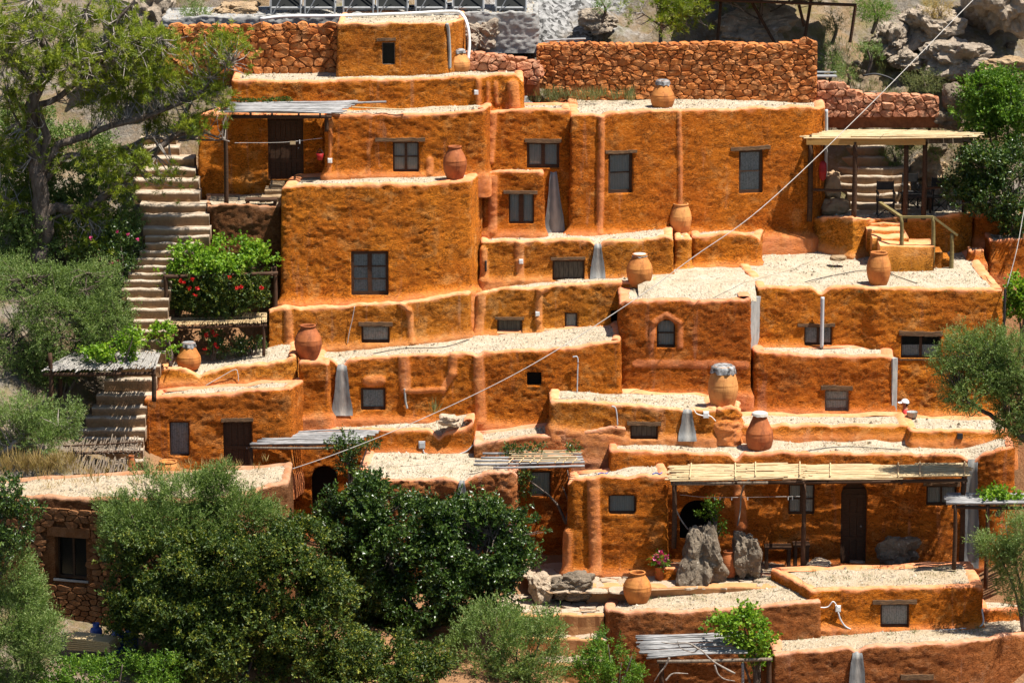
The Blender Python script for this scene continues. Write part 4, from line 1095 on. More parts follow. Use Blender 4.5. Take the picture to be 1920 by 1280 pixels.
B['Kp'] = adobe('jar_plinth', 'rough adobe plinth under the biggest jar', [(1330, 768, 96.6), (1352, 764, 96.3), (1382, 766, 96.3), (1390, 770, 96.5)], 96.4, 793, 0.9, 'pl_orange', rim=0.12, rr=0.07, cat='plinth', amp=0.05)
B['L'] = adobe('terrace_wall', 'long low parapet step below the wall with the framed picture hatch',
    [(1335, 796), (1400, 795), (1445, 797), (1478, 795), (1482, 797), (1560, 796), (1640, 796), (1706, 797)], 96.55, 820, 1.45, 'pl_orange', rim=0.2, flare=0.05, cat='wall')
B['M'] = adobe('terrace_wall', 'low gravel parapet with a small lamp under the right olive tree', [(1704, 806), (1760, 805), (1830, 806), (1908, 808)], 96.15, 830, 1.7, 'pl_orange', rim=0.18, flare=0.05, cat='wall')
f_ = frame_at(B['M'], 1795, 1805, 812, 822)
put('wall_lamp', *fb(f_, -f_.hu, f_.hu, -f_.hv, f_.hv, -0.03, 0.07), M['black'], B['M'].root)
# house with arched window, and its lower wing
B['W5'] = adobe('adobe_house', 'tall adobe house with arched window beside the grey drain strip',
    [(1158, 569, 98.3), (1175, 566), (1250, 563), (1330, 563), (1395, 563), (1413, 556)], 98.2, [(1158, 740), (1413, 742)], 3.4, 'pl_red', rim=0.24, rr=0.075, dip=0.0, zback=4.40,
    holes=[(1232, 1267, 600, 653, 'arch', 0.2)], ridges=[(1222, 650, 1226, 605, 0.08, 0.03), (1226, 605, 1250, 590, 0.08, 0.03), (1250, 590, 1275, 605, 0.08, 0.03), (1275, 605, 1276, 650, 0.08, 0.03), (1195, 682, 1400, 684, 0.12, 0.02)])
window(B['W5'], 1232, 1267, 600, 653, 1, 2, 'curtain', rec=0.15)
B['W3'] = adobe('adobe_house', 'low adobe wing with a framed picture hatch, gravel roof sloping beneath a drain pipe',
    [(1412, 658), (1440, 660), (1520, 664), (1600, 667), (1660, 669), (1681, 672)], 98.2, [(1412, 772), (1681, 774)], 1.2, 'pl_red', rim=0.26, rr=0.07, zback=zat(662, 98.2),
    holes=[(1548, 1593, 731, 771)])
window(B['W3'], 1548, 1593, 731, 771, 1, 2, 'lace', mat='wood_grey', lin=(1541, 1600, 723, 731), fr=0.06)
B['W3'].s_r = B['W3'].s_of(1680)
f_ = frame_at(B['W3'], 1676, 1685, 672, 772)
put('cement_strip', *join([fb(f_, -0.05, 0.11, -f_.hv, f_.hv, -0.3, 0.03)]), M['cement'], B['W3'].root)
B['W4'] = adobe('adobe_house', 'wide adobe house with big gravel terrace roof, two windows and a grey drain pipe',
    [(1414, 540), (1470, 538), (1522, 538), (1541, 553), (1560, 540), (1600, 538), (1625, 538, 99.05), (1640, 538, 98.95), (1700, 542, 98.95), (1790, 543, 98.95), (1850, 542, 98.95), (1889, 543, 99.0)], 99.1, [(1414, 652), (1560, 655), (1690, 780), (1889, 780)], 5.6, 'pl_orange', rim=0.22, rr=0.075, right=-0.5, zback=zat(452, 104.3), left=-0.6,
    holes=[(1510, 1562, 612, 648), (1692, 1767, 629, 672)], ridges=[(1400, 555, 1400, 556, 0.01, 0.0)])
window(B['W4'], 1510, 1562, 612, 648, 2, 1, 'lace', lin=(1497, 1567, 607, 613), fr=0.05)
window(B['W4'], 1692, 1767, 629, 672, 2, 1, 'half', lin=(1688, 1770, 620, 629), fr=0.05, sill=True)
wallpipe(B['W4'], [(1542, 556), (1542, 600), (1542, 650)], 0.055, 'grey_pl', 'drain_pipe', 0.07)
f_ = frame_at(B['W4'], 1408, 1417, 556, 652)
put('cement_strip', *fb(f_, -0.06, 0.07, -f_.hv, f_.hv, -0.4, 0.95), M['cement'], B['W4'].root)
wallpipe(B['W4'], [(1888, 541), (1892, 560), (1893, 620), (1893, 700)], 0.035, 'black', 'hose', 0.06)
# gravel running on from the arched window house to the wide terrace
gx_, gy_ = np.meshgrid(np.linspace(at(1196, 545, 99.5)[0], at(1520, 545, 99.5)[0], 90), np.linspace(98.5, 102.6, 60)); ex_ = np.minimum(np.minimum(gx_ - gx_.min(), gx_.max() - gx_), np.minimum(gy_ - gy_.min(), gy_.max() - gy_))
xs_ = at(1414, 545, 99.1)[0]; ok_ = ~((gx_ > xs_ + 0.06) & (gy_ < 99.4)); ex_ = np.minimum(ex_, np.where(gx_ > xs_ + 0.06, np.maximum(gy_ - 99.4, 0), 9))
q_ = np.stack([gx_, gy_, 0 * gx_], -1).reshape(-1, 3); gz_ = zat(563, 98.2) - 0.02 + (4.44 - zat(563, 98.2)) * np.clip((gy_ - 98.4) / 1.0, 0, 1) + 0.02 * fbm(q_ / 0.35, 3, 9).reshape(gx_.shape) - 0.30 * np.clip(0.30 + 0.12 * fbm(q_ / 0.3, 3, 4).reshape(gx_.shape) - ex_, 0, 1)
i_ = np.arange(59)[:, None] * 90; j_ = np.arange(89)[None]
F_ = np.stack([i_ + j_, i_ + j_ + 1, i_ + j_ + 91, i_ + j_ + 90], -1).reshape(-1, 4)
put('roof', np.column_stack([gx_.ravel(), gy_.ravel(), gz_.ravel()]), F_[ok_.ravel()[F_].all(1)], M['gravel'], B['W4'].root, None, True)
# middle left tiers
B['U'] = adobe('adobe_house', 'low curved ochre house with half-buried window below the big cube house',
    [(500, 586, 98.9), (512, 578, 99.0), (560, 576, 99.1), (620, 574), (700, 571), (760, 565), (820, 558, 99.35), (860, 549, 99.5), (884, 547, 99.6)], 99.2, [(500, 660), (760, 645), (884, 628)], 1.9, 'pl_ochre', rim=0.2, rr=0.075, left=0.25, right=0.05,
    holes=[(677, 730, 610, 643)], ridges=[(540, 585, 542, 645, 0.12, 0.06), (752, 570, 768, 582, 0.09, 0.06), (768, 582, 772, 640, 0.09, 0.06)])
window(B['U'], 677, 730, 610, 643, 1, 1, 'lace', fr=0.06, lin=(672, 736, 603, 611))
wallpipe(B['U'], [(665, 574), (660, 600), (655, 620), (651, 643)], 0.012, 'wire')
B['V'] = adobe('adobe_house', 'low ochre house with two small shuttered windows left of the arched window house',
    [(884, 556), (893, 549), (905, 544), (950, 540), (1000, 537), (1080, 532), (1150, 529), (1235, 527)], 99.85, [(884, 628), (1200, 628)], 2.2, 'pl_ochre', rim=0.18, rr=0.075,
    holes=[(932, 979, 598, 627), (1059, 1083, 586, 623), (1146, 1162, 582, 606)], ridges=[(903, 552, 897, 625, 0.14, 0.07), (1012, 545, 1010, 600, 0.10, 0.06), (1010, 600, 1014, 625, 0.10, 0.06), (1015, 545, 1025, 541, 0.1, 0.05)])
window(B['V'], 932, 979, 598, 627, 1, 1, None, board='shutter', lin=(928, 983, 594, 599))
window(B['V'], 1059, 1083, 586, 623, 1, 1, 'curtain')
niche(B['V'], 1146, 1162, 582, 606, 'vent_hole', 0.3)
lampbox(B['V'], 1008, 588, 8)
B['W6'] = adobe('adobe_house', 'low ochre house with dark shutters and a white grey chute, second tier from the top',
    [(900, 452), (930, 449), (960, 448), (980, 455), (1000, 451), (1060, 450), (1108, 452), (1121, 466), (1135, 452), (1200, 449), (1250, 443), (1267, 447)], 100.75, [(900, 528), (1267, 522)], 1.8, 'pl_ochre', rim=0.18, rr=0.07,
    holes=[(1036, 1096, 488, 526)], ridges=[(905, 470, 908, 520, 0.14, 0.06), (974, 455, 976, 520, 0.12, 0.03)])
window(B['W6'], 1036, 1096, 488, 526, 1, 1, None, board='shutter', lin=(1033, 1098, 483, 488))
chute(B['W6'], 1121, 458, 526, 16, 32, 0.06)
lampbox(B['W6'], 977, 490, 8)
wallpipe(B['W6'], [(911, 488), (911, 508)], 0.03, 'black', 'louvre_strip', 0.06)
B['W7'] = adobe('adobe_house', 'free standing low adobe block on the gravel terrace right of a jar', [(1297, 441), (1330, 439), (1380, 437), (1415, 438), (1428, 446)], 101.9, [(1297, 503), (1428, 497)], 2.2, 'pl_orange', rim=0.18, rr=0.07, flare=0.16, right=0.25)
B['W7p'] = adobe('jar_pillar', 'narrow adobe pillar carrying a jar between two low ochre houses', [(1264, 448), (1280, 445), (1298, 447)], 101.5, [(1264, 512), (1298, 506)], 0.9, 'pl_ochre', rim=0.1, rr=0.075, cat='pillar')
B['Q'] = adobe('adobe_house', 'big cube adobe house with six pane lace window at centre left',
    [(519, 356, 99.55), (535, 350, 99.5), (600, 347, 99.55), (700, 345, 99.6), (800, 345, 99.7), (850, 343, 99.8), (886, 338, 99.9)], 99.6, [(519, 570), (700, 568), (886, 545)], 2.3, 'pl_orange', rim=0.26, rr=0.07, right=0.42, flare=0.14, step=0.038,
    holes=[(657, 727, 471, 554)], left=0.25)
window(B['Q'], 657, 727, 471, 554, 2, 3, 'lace', fr=0.085, mull=0.11)
# upper tier
B['Z'] = adobe('adobe_house', 'small adobe bay with curtained window and pale grey chute in the corner',
    [(905, 325), (925, 322), (960, 321), (1000, 322), (1024, 324)], 101.5, 440, 1.2, 'pl_orange', rim=0.14, rr=0.07, left=-0.4,
    holes=[(954, 1001, 362, 420)], ridges=[(925, 335, 924, 430, 0.13, 0.06)])
window(B['Z'], 954, 1001, 362, 420, 2, 1, 'curtain', lin=(944, 1008, 357, 363), fr=0.05, mull=0.13)
B['X1'] = adobe('adobe_house', 'upper left adobe house with cross-barred window behind a jar',
    [(604, 222), (615, 214), (650, 213), (740, 215), (800, 213), (860, 209), (913, 206)], 101.1, 330, 1.6, 'pl_orange', rim=0.16, rr=0.07, right=0.2,
    holes=[(736, 785, 266, 323)], ridges=[(620, 224, 617, 320, 0.06, 0.04), (806, 300, 806, 322, 0.1, 0.05)])
window(B['X1'], 736, 785, 266, 323, 2, 2, 'curtain', lin=(703, 797, 259, 266))
lampbox(B['X1'], 618, 301, 8)
B['X2'] = adobe('adobe_house', 'recessed upper adobe house with wide two-pane window', [(905, 210), (960, 207), (1000, 206), (1075, 206)], 102.1, 445, 1.6, 'pl_orange', rim=0.16, rr=0.07,
    holes=[(988, 1049, 266, 316)], ridges=[(922, 215, 916, 300, 0.16, 0.12)])
window(B['X2'], 988, 1049, 266, 316, 2, 1, 'curtain', lin=(984, 1053, 259, 267), fr=0.08, mull=0.1)
chute(B['X2'], 1038, 320, 442, 14, 40, 0.06, lean=3)
B['X'] = adobe('adobe_house', 'tallest upper adobe house with two sash windows and plastered pipe ribs',
    [(1064, 218, 101.85), (1072, 214, 101.8), (1110, 214, 101.9), (1129, 217, 101.95), (1145, 210, 102.0), (1200, 207, 102.2), (1300, 205, 102.6), (1400, 203, 103.0), (1480, 201, 103.3), (1522, 201, 103.5), (1552, 200, 104.4)], 102.0, [(1053, 440), (1280, 440), (1520, 446)], 2.6, 'pl_orange', rim=0.2, rr=0.07, step=0.042, zback=zat(196, 104.2),
    holes=[(1142, 1188, 286, 363), (1388, 1433, 281, 363)], ridges=[(1129, 222, 1126, 432, 0.10, 0.08), (1275, 212, 1279, 400, 0.07, 0.05), (1240, 362, 1242, 364, 0.01, 0)], flare=0.2)
window(B['X'], 1142, 1188, 286, 363, 1, 2, 'curtain', lin=(1136, 1196, 281, 287), fr=0.08)
window(B['X'], 1388, 1433, 281, 363, 1, 2, 'lace', lin=(1372, 1446, 275, 282), fr=0.08)
wallpipe(B['X'], [(1549, 205), (1550, 260), (1550, 330)], 0.05, 'grey_pl', 'drain_pipe', 0.06)
B['AA'] = adobe('adobe_house', 'top terrace adobe house, long and low, grey box on its right end',
    [(430, 150, 102.9), (540, 151, 102.7), (640, 151, 102.5), (750, 147), (860, 143), (940, 139), (968, 140), (982, 152, 102.5)], 102.4, 215, 2.3, 'pl_orange', rim=0.16, rr=0.075,
    ridges=[(897, 152, 897, 198, 0.08, 0.06), (915, 155, 915, 196, 0.06, 0.03), (930, 155, 932, 196, 0.06, 0.03), (962, 158, 965, 198, 0.16, 0.12)])
lampbox(B['AA'], 893, 173, 8, 'white', 'wall_box')
B['hut'] = adobe('adobe_hut', 'topmost ochre hut with one small open window below the solar collectors',
    [(630, 46), (680, 44), (760, 43), (836, 42), (872, 36, 104.4)], 103.4, 136, 2.0, 'pl_ochre', rim=0.12, rr=0.05, flare=0.03, amp=0.010, rc=0.05,
    holes=[(716, 740, 80, 122)])
niche(B['hut'], 716, 740, 80, 122)
window(B['hut'], 716, 740, 80, 122, 1, 1, None, rec=0.03, fr=0.03, mat='wood_grey', lin=(706, 742, 72, 78))
wallpipe(B['hut'], [(838, 44), (841, 60), (843, 100), (843, 128)], 0.05, 'cement', 'downpipe', 0.05)
# shaded porch house at upper left
B['BB'] = adobe('adobe_house', 'shaded porch house with dark plank door under grey pole roof at upper left',
    [(366, 215, 102.0), (385, 212), (500, 212), (612, 212)], 102.0, [(366, 398), (612, 398)], 1.6, 'pl_orange', rim=0.14, flare=0.03, holes=[(501, 568, 220, 338)], left=0.4)
door(B['BB'], 501, 568, 220, 338, 0.12, (0.3, 0.6, 0.9))
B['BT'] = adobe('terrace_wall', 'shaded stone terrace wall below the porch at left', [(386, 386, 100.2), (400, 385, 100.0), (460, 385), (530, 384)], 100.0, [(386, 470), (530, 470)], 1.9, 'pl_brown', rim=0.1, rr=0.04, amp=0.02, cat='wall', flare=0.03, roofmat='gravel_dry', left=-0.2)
# ------------------------------------------------------------------ stairs
def stepmesh(xL, xR, yF, yB, z0, z1, seed, bow=0.0, lip=0.04):
    n = max(6, int((xR - xL) / 0.10)); u = np.linspace(0, 1, n); x = xL + (xR - xL) * u
    wob = 0.03 * fbm(np.stack([x / 0.3, 0 * x + seed, 0 * x], -1), 3, seed); wz = 0.018 * fbm(np.stack([x / 0.35, 0 * x + seed + 9, 0 * x], -1), 3, seed + 1)
    yf = yF + bow * (4 * (u - 0.5) ** 2) + wob
    prof = [(0.03, z0, 0), (0.025, (z0 + z1) / 2, 0), (0.0, z1 - lip, 1), (0.012, z1 - 0.008, 1), (0.045, z1, 1)]
    V = [np.stack([x, yf + d, z + w * wz], -1) for d, z, w in prof]
    V.append(np.stack([x, (yf + yB) / 2, z1 + wz * 1.3], -1)); V.append(np.stack([x, 0 * x + yB, z1 + wz], -1)); V.append(np.stack([x, 0 * x + yB, z0 + 0 * x], -1))
    m_ = len(V); V = np.concatenate(V); i = np.arange(m_ - 1)[:, None] * n; j = np.arange(n - 1)[None]
    F = [np.stack([i + j, i + j + 1, i + n + j + 1, i + n + j], -1).reshape(-1, 4)]
    for e in (0, n - 1):
        F.append(np.array([(e, e + n * (k + 1), e + n * (k + 2)) if e else (e, e + n * (k + 2), e + n * (k + 1)) for k in range(m_ - 2)]))
    return V, F
def stairs(name, label, steps, y0, y1, mat='step', ext=0.35, bow=0.0, rise=0.32):
    """steps: [(pxL, pxR, py of the front edge)] from the bottom up"""
    n = len(steps); ys = np.interp([s_[2] for s_ in steps], [steps[-1][2], steps[0][2]], [y1, y0])
    root = thing(name, label, 'stairs', at((steps[0][0] + steps[0][1]) / 2, steps[0][2] + 20, y0))
    for k, (a, b, q) in enumerate(steps):
        y = ys[k]; yb = (ys[k + 1] if k + 1 < n else y + 0.4) + 0.25
        A, C = at(a, q, y), at(b, q, y)
        V, F = stepmesh(A[0], C[0], y, yb, A[2] - rise, A[2], k * 3 + 5, bow)
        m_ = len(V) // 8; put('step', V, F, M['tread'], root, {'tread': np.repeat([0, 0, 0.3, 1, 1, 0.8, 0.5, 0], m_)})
    return root
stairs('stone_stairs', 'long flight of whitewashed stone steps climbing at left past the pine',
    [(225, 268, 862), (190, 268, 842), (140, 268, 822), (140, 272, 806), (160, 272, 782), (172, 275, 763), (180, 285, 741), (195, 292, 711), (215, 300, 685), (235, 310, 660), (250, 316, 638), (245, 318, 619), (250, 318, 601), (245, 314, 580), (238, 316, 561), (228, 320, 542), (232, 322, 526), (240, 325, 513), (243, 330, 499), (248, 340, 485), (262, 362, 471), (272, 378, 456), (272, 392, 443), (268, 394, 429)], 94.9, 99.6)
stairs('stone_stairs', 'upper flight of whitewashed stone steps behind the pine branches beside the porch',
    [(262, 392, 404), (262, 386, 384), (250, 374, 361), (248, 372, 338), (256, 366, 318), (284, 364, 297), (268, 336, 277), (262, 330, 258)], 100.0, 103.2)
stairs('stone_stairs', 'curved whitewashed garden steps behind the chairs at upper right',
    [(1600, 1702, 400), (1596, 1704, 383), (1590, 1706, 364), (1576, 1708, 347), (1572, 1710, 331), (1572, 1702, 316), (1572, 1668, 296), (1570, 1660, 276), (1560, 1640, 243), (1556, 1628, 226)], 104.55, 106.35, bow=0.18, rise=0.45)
for lab, a, b in (('rock edging the foot of the garden steps behind the pergola', (1566, 372, 405, 104.4, 56), 3), ('tall plastered rock between drain pipe and garden steps', (1560, 318, 372, 104.8, 34), 5)):
    boulder(lab, *a, 0.4, 'step', b, 0.3, 4, group=None, smooth=True)

# ------------------------------------------------------------------ court paving and path
def flags(name, pts, z, cw, seed, slope=0.0, mat='flag', base='dirt'):
    """flagstones over a polygon given by photograph points lying at height z"""
    W_ = []
    for p, q in pts:
        y = yon(q, z); W_.append(at(p, q, y)[:2])
    W_ = np.array(W_); lo, hi = W_.min(0), W_.max(0)
    root = put(name, np.column_stack([W_, np.full(len(W_), z - 0.02)]), np.array([list(range(len(W_)))]), M[base]); tag(root, kind='structure')
    x0, y0 = W_[:, 0], W_[:, 1]; x1, y1 = np.roll(x0, -1), np.roll(y0, -1)
    r_ = np.random.default_rng(seed)
    for P in cells(hi[0] - lo[0], hi[1] - lo[1], cw, cw * 0.85, seed, 0.03, 1.0):
        c = P.mean(0) + lo
        cr = ((y0 > c[1]) != (y1 > c[1])) & (c[0] < (x1 - x0) * (c[1] - y0) / (y1 - y0 + 1e-12) + x0)
        if cr.sum() % 2 == 0: continue
        V, F = stone_mesh(P, np.array((lo[0], lo[1], z)), EX, EY, EZ, 0.05, 0.012 * r_.uniform(0.4, 1.5), r_)
        V[:, 2] = z + (V[:, 2] - z) * 0.6
        put('flagstone', V, F, M[mat], root)
    return root
ZC = -2.06
flags('court_paving', [(1090, 1110), (1240, 1104), (1470, 1096), (1470, 1050), (1930, 1052), (1930, 1030), (980, 1030), (985, 1080), (1030, 1110)], ZC, 0.5, 5)
tag(put('court_edge', *stepmesh(at(1100, 1100, 93)[0], at(1470, 1100, 93)[0], 92.9, 93.3, ZC - 0.5, ZC + 0.02, 4), M['step_red']), kind='structure')
for k, (q0, q1, zz, a, b) in enumerate(((1118, 1152, -2.45, 930, 1132), (1168, 1196, -2.95, 930, 1130), (1207, 1245, -3.4, 950, 1128))):
    flags('path_paving', [(a, q1), (b, q1), (b + 6, q0 - 4), (a, q0 - 4)], zz, 0.42, 20 + k)
    yF = yon(q1, zz); A, C = at(a, q1, yF), at(b, q1, yF)
    tag(put('path_riser', *stepmesh(A[0], C[0], yF - 0.05, yF + 0.12, zz - 0.6, zz + 0.01, 50 + k), M['step_red']), kind='structure')

# ------------------------------------------------------------------ dry stone walls
rubble('stone_wall', 'large red dry stone retaining wall on the right below the scree', [(1006, 86), (1030, 80), (1200, 82), (1350, 79), (1450, 83), (1510, 76), (1531, 77)], 196, 105.2, 0.6, 0.29, 0.155, seed=3, dout=0.04)
rubble('stone_wall', 'low broken red stone wall stepping down right of the large retaining wall', [(1531, 152), (1570, 155), (1600, 168), (1620, 176), (1700, 176), (1760, 180)], 220, 105.3, 0.5, 0.31, 0.19, 'stone_pink', seed=8, dout=0.06)
rubble('stone_wall', 'red stone wall left of the topmost hut, streaked dark', [(306, 60), (330, 48), (400, 46), (470, 48), (560, 47), (632, 46)], 140, 104.4, 0.5, 0.31, 0.18, seed=14, dout=0.035)
rubble('stone_wall', 'small tumbled stone wall between the topmost hut and the large wall', [(872, 96), (900, 98), (950, 104), (990, 110), (1012, 120)], 160, 104.6, 0.5, 0.30, 0.18, 'stone_pink', seed=21, dout=0.06)
for k, (px, a, b, w) in enumerate(((1000, 118, 150, 40), (985, 150, 178, 30), (1006, 165, 192, 34), (1790, 155, 205, 46), (1775, 205, 245, 60), (1640, 212, 238, 66), (1590, 220, 245, 50))):
    boulder(['loose pink boulder at the left end of the large stone wall', 'pale boulder just behind the top terrace house', 'low pale boulder in the weeds by the stone wall foot', 'upright grey boulder ending the low broken wall', 'grey boulder above the pergola roof', 'long flat grey rock below the low broken wall', 'flat pale rock beside the tall upper house'][k], px, a, b, 105.0 if k < 3 else 105.6, w, None, 'stone_pink' if k == 0 else 'rock', 30 + k, 0.35, 4)

# ------------------------------------------------------------------ solar collectors and hillside ledge
ledge = adobe('concrete_ledge', 'grey concrete ledge carrying the solar collectors at the top', [(300, 34), (480, 30), (700, 27), (880, 24), (1010, 22)], 105.6, 60, 2.2, 'pl_brown', cat='wall', rim=0.1, rr=0.03, flare=0.0, amp=0.03, roof=True)
ledge.wall.data.materials[0] = M['concrete']; ledge.roof.data.materials[0] = M['concrete']
places = ('leftmost', 'second from left', 'third from left', 'fourth from left', 'fifth from left', 'sixth from left', 'rightmost')
for k, px in enumerate((536, 600, 672, 736, 808, 878, 958)):
    y = 106.2; c = at(px, 20, y); root = thing('solar_collector', 'dark solar water collector on a steel stand, %s in the row' % places[k], 'solar panel', (c[0], y, c[2] - 0.15), 'solar collectors along the ledge')
    a = R(48); W_ = np.array((0, math.cos(a), math.sin(a))); N = np.array((0, -math.sin(a), math.cos(a)))
    o = c + EZ * 0.08; hw = 0.41
    put('glass_panel', *obox(o + W_ * 0.95, EX, W_, N, hw, 0.95, 0.03), M['solar'], root)
    V, F = join([obox(o + W_ * 0.95 + EX * s_ * (hw + 0.02), EX, W_, N, 0.02, 0.98, 0.045) for s_ in (-1, 1)] + [obox(o + W_ * h_, EX, W_, N, hw + 0.04, 0.02, 0.046) for h_ in (-0.02, 1.92)])
    put('panel_frame', V, F, M['steel'], root)
    for s_ in (-1, 1):
        put('leg', *tube([o + EX * s_ * hw - EZ * 0.3 - EY * 0.1, o + EX * s_ * hw + W_ * 1.9 - EY * 1.2], 0.022, 5), M['steel'], root)
    put('brace', *tube([o - EX * hw - EZ * 0.25 - EY * 0.12, o + EX * hw + EZ * 1.2 - EY * 0.12], 0.016, 5), M['steel'], root)
tag(put('water_hose', *tube(curve([at(p, q, y) for p, q, y in ((488, 36, 105.3), (540, 31, 105.3), (640, 30, 105.3), (760, 26, 105.2), (850, 22, 105.1), (868, 30, 104.7), (877, 50, 104.4), (880, 80, 104.3), (878, 112, 104.2))], 60), 0.045, 8), M['white'], None, None, True), 'white water pipe running below the collectors and down beside the hut', 'pipe')
tag(put('hose_coil', *tube(curve([at(652 + 13 * math.cos(t), 42 - 7 * math.sin(t), 105.0) for t in np.linspace(-0.4, 3.5, 9)], 24), 0.03, 6), M['lblue'], None, None, True), 'light blue hose loop showing above the left wall of the hut', 'hose')

# ------------------------------------------------------------------ reed and pole roofs
def pole_roof(root, corners, n, r, mat='pole', along='u', seed=1, name='pole', jit=0.12):
    """corners: front-left, front-right, back-right, back-left world points; poles run along u (left-right) or v (front-back)"""
    A, Bc, C, D = [np.asarray(c, float) for c in corners]; r_ = np.random.default_rng(seed)
    for k in range(n):
        t = (k + 0.5) / n
        if along == 'u': p, q = A + (D - A) * t, Bc + (C - Bc) * t
        else: p, q = A + (Bc - A) * t, D + (C - D) * t
        d = (q - p); L = np.linalg.norm(d); d = d / L
        p = p - d * r_.uniform(-0.02, jit) ; q = q + d * r_.uniform(-jit, jit)
        m_ = (p + q) / 2 + r_.normal(0, r * 0.7, 3)
        p = p + r_.normal(0, r * 0.4, 3); q = q + r_.normal(0, r * 0.4, 3)
        rr_ = r * r_.uniform(0.7, 1.25)
        put(name, *tube(curve([p, m_, q], 7), np.linspace(rr_, rr_ * 0.75, 7), 6), M[mat], root, None, True)
def reed_mat(root, corners, n, r, mat='cane', along='u', seed=1, battens=(), name='reed_mat', raggy=0.06, layers=2):
    """a mat of thin canes, one part; battens (0..1 along) as single canes across"""
    A, Bc, C, D = [np.asarray(c, float) for c in corners]; r_ = np.random.default_rng(seed); parts = []
    for k in range(n * layers):
        t = ((k % n) + 0.5 + r_.normal(0, 0.35)) / n
        if along == 'u': p, q = A + (D - A) * t, Bc + (C - Bc) * t
        else: p, q = A + (Bc - A) * t, D + (C - D) * t
        d = (q - p) / np.linalg.norm(q - p)
        if k >= n:
            a_, b_ = sorted(r_.random(2)); p, q = p + (q - p) * a_ * 0.5, q - (q - p) * (1 - b_) * 0.5
        p = p - d * r_.normal(0, raggy) + r_.normal(0, r * 0.6, 3) + EZ * (r * 1.2 * (k // n)); q = q + d * r_.normal(0, raggy) + r_.normal(0, r * 0.6, 3) + EZ * (r * 1.2 * (k // n))
        parts.append(tube(np.array([p, (p + q) / 2 + r_.normal(0, r * 0.5, 3), q]), r * r_.uniform(0.7, 1.2), 5))
    V, F = join(parts)
    o = put(name, V, F, M[mat], root); tag(o, kind='stuff')
    for b in battens:
        if along == 'u': p, q = A + (Bc - A) * b, D + (C - D) * b
        else: p, q = A + (D - A) * b, Bc + (C - Bc) * b
        put('batten', *tube(np.array([p + EZ * r * 3.4, q + EZ * r * 3.4]), r * 1.0, 6), M[mat], root)
    return o
def post(root, px, q0, q1, Y, r=0.05, mat='wood', name='post'):
    a, b = at(px, q1, Y), at(px, q0, Y); a[0] = b[0] = (a[0] + b[0]) / 2
    return put(name, *tube(curve([a - EZ * 0.1, (a + b) / 2 + np.array((0.012, 0.01, 0)), b], 8), [r * 1.1] * 4 + [r] * 4, 8), M[mat], root, None, True)
def beam(root, p0, p1, r=0.05, mat='wood', name='beam'):
    return put(name, *tube(curve([p0, (np.asarray(p0) + p1) / 2 + np.array((0, 0, -0.01)), p1], 8), r, 7), M[mat], root, None, True)
def sqbeam(root, p0, p1, hw, hh, mat='beam', name='beam'):
    p0, p1 = np.asarray(p0, float), np.asarray(p1, float); U = p1 - p0; L = np.linalg.norm(U); U /= L
    N = np.cross(U, EZ); N /= np.linalg.norm(N); W_ = np.cross(N, U)
    return put(name, *obox((p0 + p1) / 2, U, N, W_, L / 2, hw, hh), M[mat], root)
# cane veranda in front of the long house
v = thing('cane_veranda', 'long veranda roofed with pale cane mats in front of the long house', 'pergola', at(1535, 1060, 94.6))
for k, (p0, p1) in enumerate(((1258, 1385), (1378, 1506), (1498, 1694), (1686, 1815))):
    dz = 0.03 * (k % 2)
    cs_ = [at(p0 - (4 if k == 0 else 0), 900 - k * 1.2, 93.45), at(p1, 899 - k * 1.5, 93.45), at(p1, 872, 95.25), at(p0, 873, 95.25)]
    reed_mat(v, [c + EZ * dz for c in cs_], 34, 0.019, 'cane', 'u', 60 + k, (0.3, 0.95))
beam(v, at(1258, 906, 93.55), at(1440, 904, 93.55), 0.05, 'wood_grey'); beam(v, at(1440, 904, 93.55), at(1814, 900, 93.55), 0.05, 'wood')
for px in (1262, 1380, 1506, 1690, 1806): beam(v, at(px, 905, 93.5), at(px, 879, 95.3), 0.04, 'wood')
post(v, 1506, 902, 1075, 93.9, 0.055); post(v, 1264, 906, 1020, 93.75, 0.06); post(v, 1804, 902, 1085, 93.7, 0.06)
# pole awning over the arched door
v = thing('pole_awning', 'grey pole awning over the arched door beside the left wing', 'pergola', at(575, 1000, 96.0))
pole_roof(v, [at(468, 834, 95.3), at(665, 833, 95.3), at(712, 806, 96.7), at(520, 811, 96.7)], 19, 0.032, seed=2)
beam(v, at(470, 839, 95.4), at(665, 839, 95.4), 0.04, 'wood_grey'); post(v, 470, 838, 905, 95.4, 0.06)
post(v, 655, 838, 1000, 95.4, 0.05)
# open pole trellis with canes
v = thing('pole_trellis', 'open pole trellis with loose canes over the recessed window', 'pergola', at(1015, 905, 95.0))
for k, (p0, q0, p1, q1, y) in enumerate(((925, 877, 1096, 873, 94.4), (888, 871, 1096, 866, 94.65), (890, 864, 1094, 861, 94.9), (902, 858, 1092, 856, 95.1), (905, 850, 1090, 850, 95.35))):
    put('pole', *tube(curve([at(p0, q0, y), at((p0 + p1) / 2, (q0 + q1) / 2 + 0.6, y), at(p1, q1, y)], 8), 0.032, 7), M['pole'], v, None, True)
r_ = np.random.default_rng(5)
for k in range(6):
    t = k / 5; p0, p1 = 955 + r_.uniform(-4, 30) * (1 - t), 1084 + r_.uniform(-10, 8); q = 868 - 19 * t; y = 94.6 + 0.75 * t
    put('cane', *tube([at(p0, q, y) + EZ * 0.05, at(p1, q - 1, y) + EZ * 0.05], 0.015, 6), M['cane'], v)
for k, px in enumerate((958, 978, 998, 1012, 1045, 1060, 1078)):
    put('cane_tie', *tube([at(px - 5, 873, 94.5) + EZ * 0.08, at(px + 4, 864, 94.9) + EZ * 0.08], 0.014, 5), M['cane'], v)
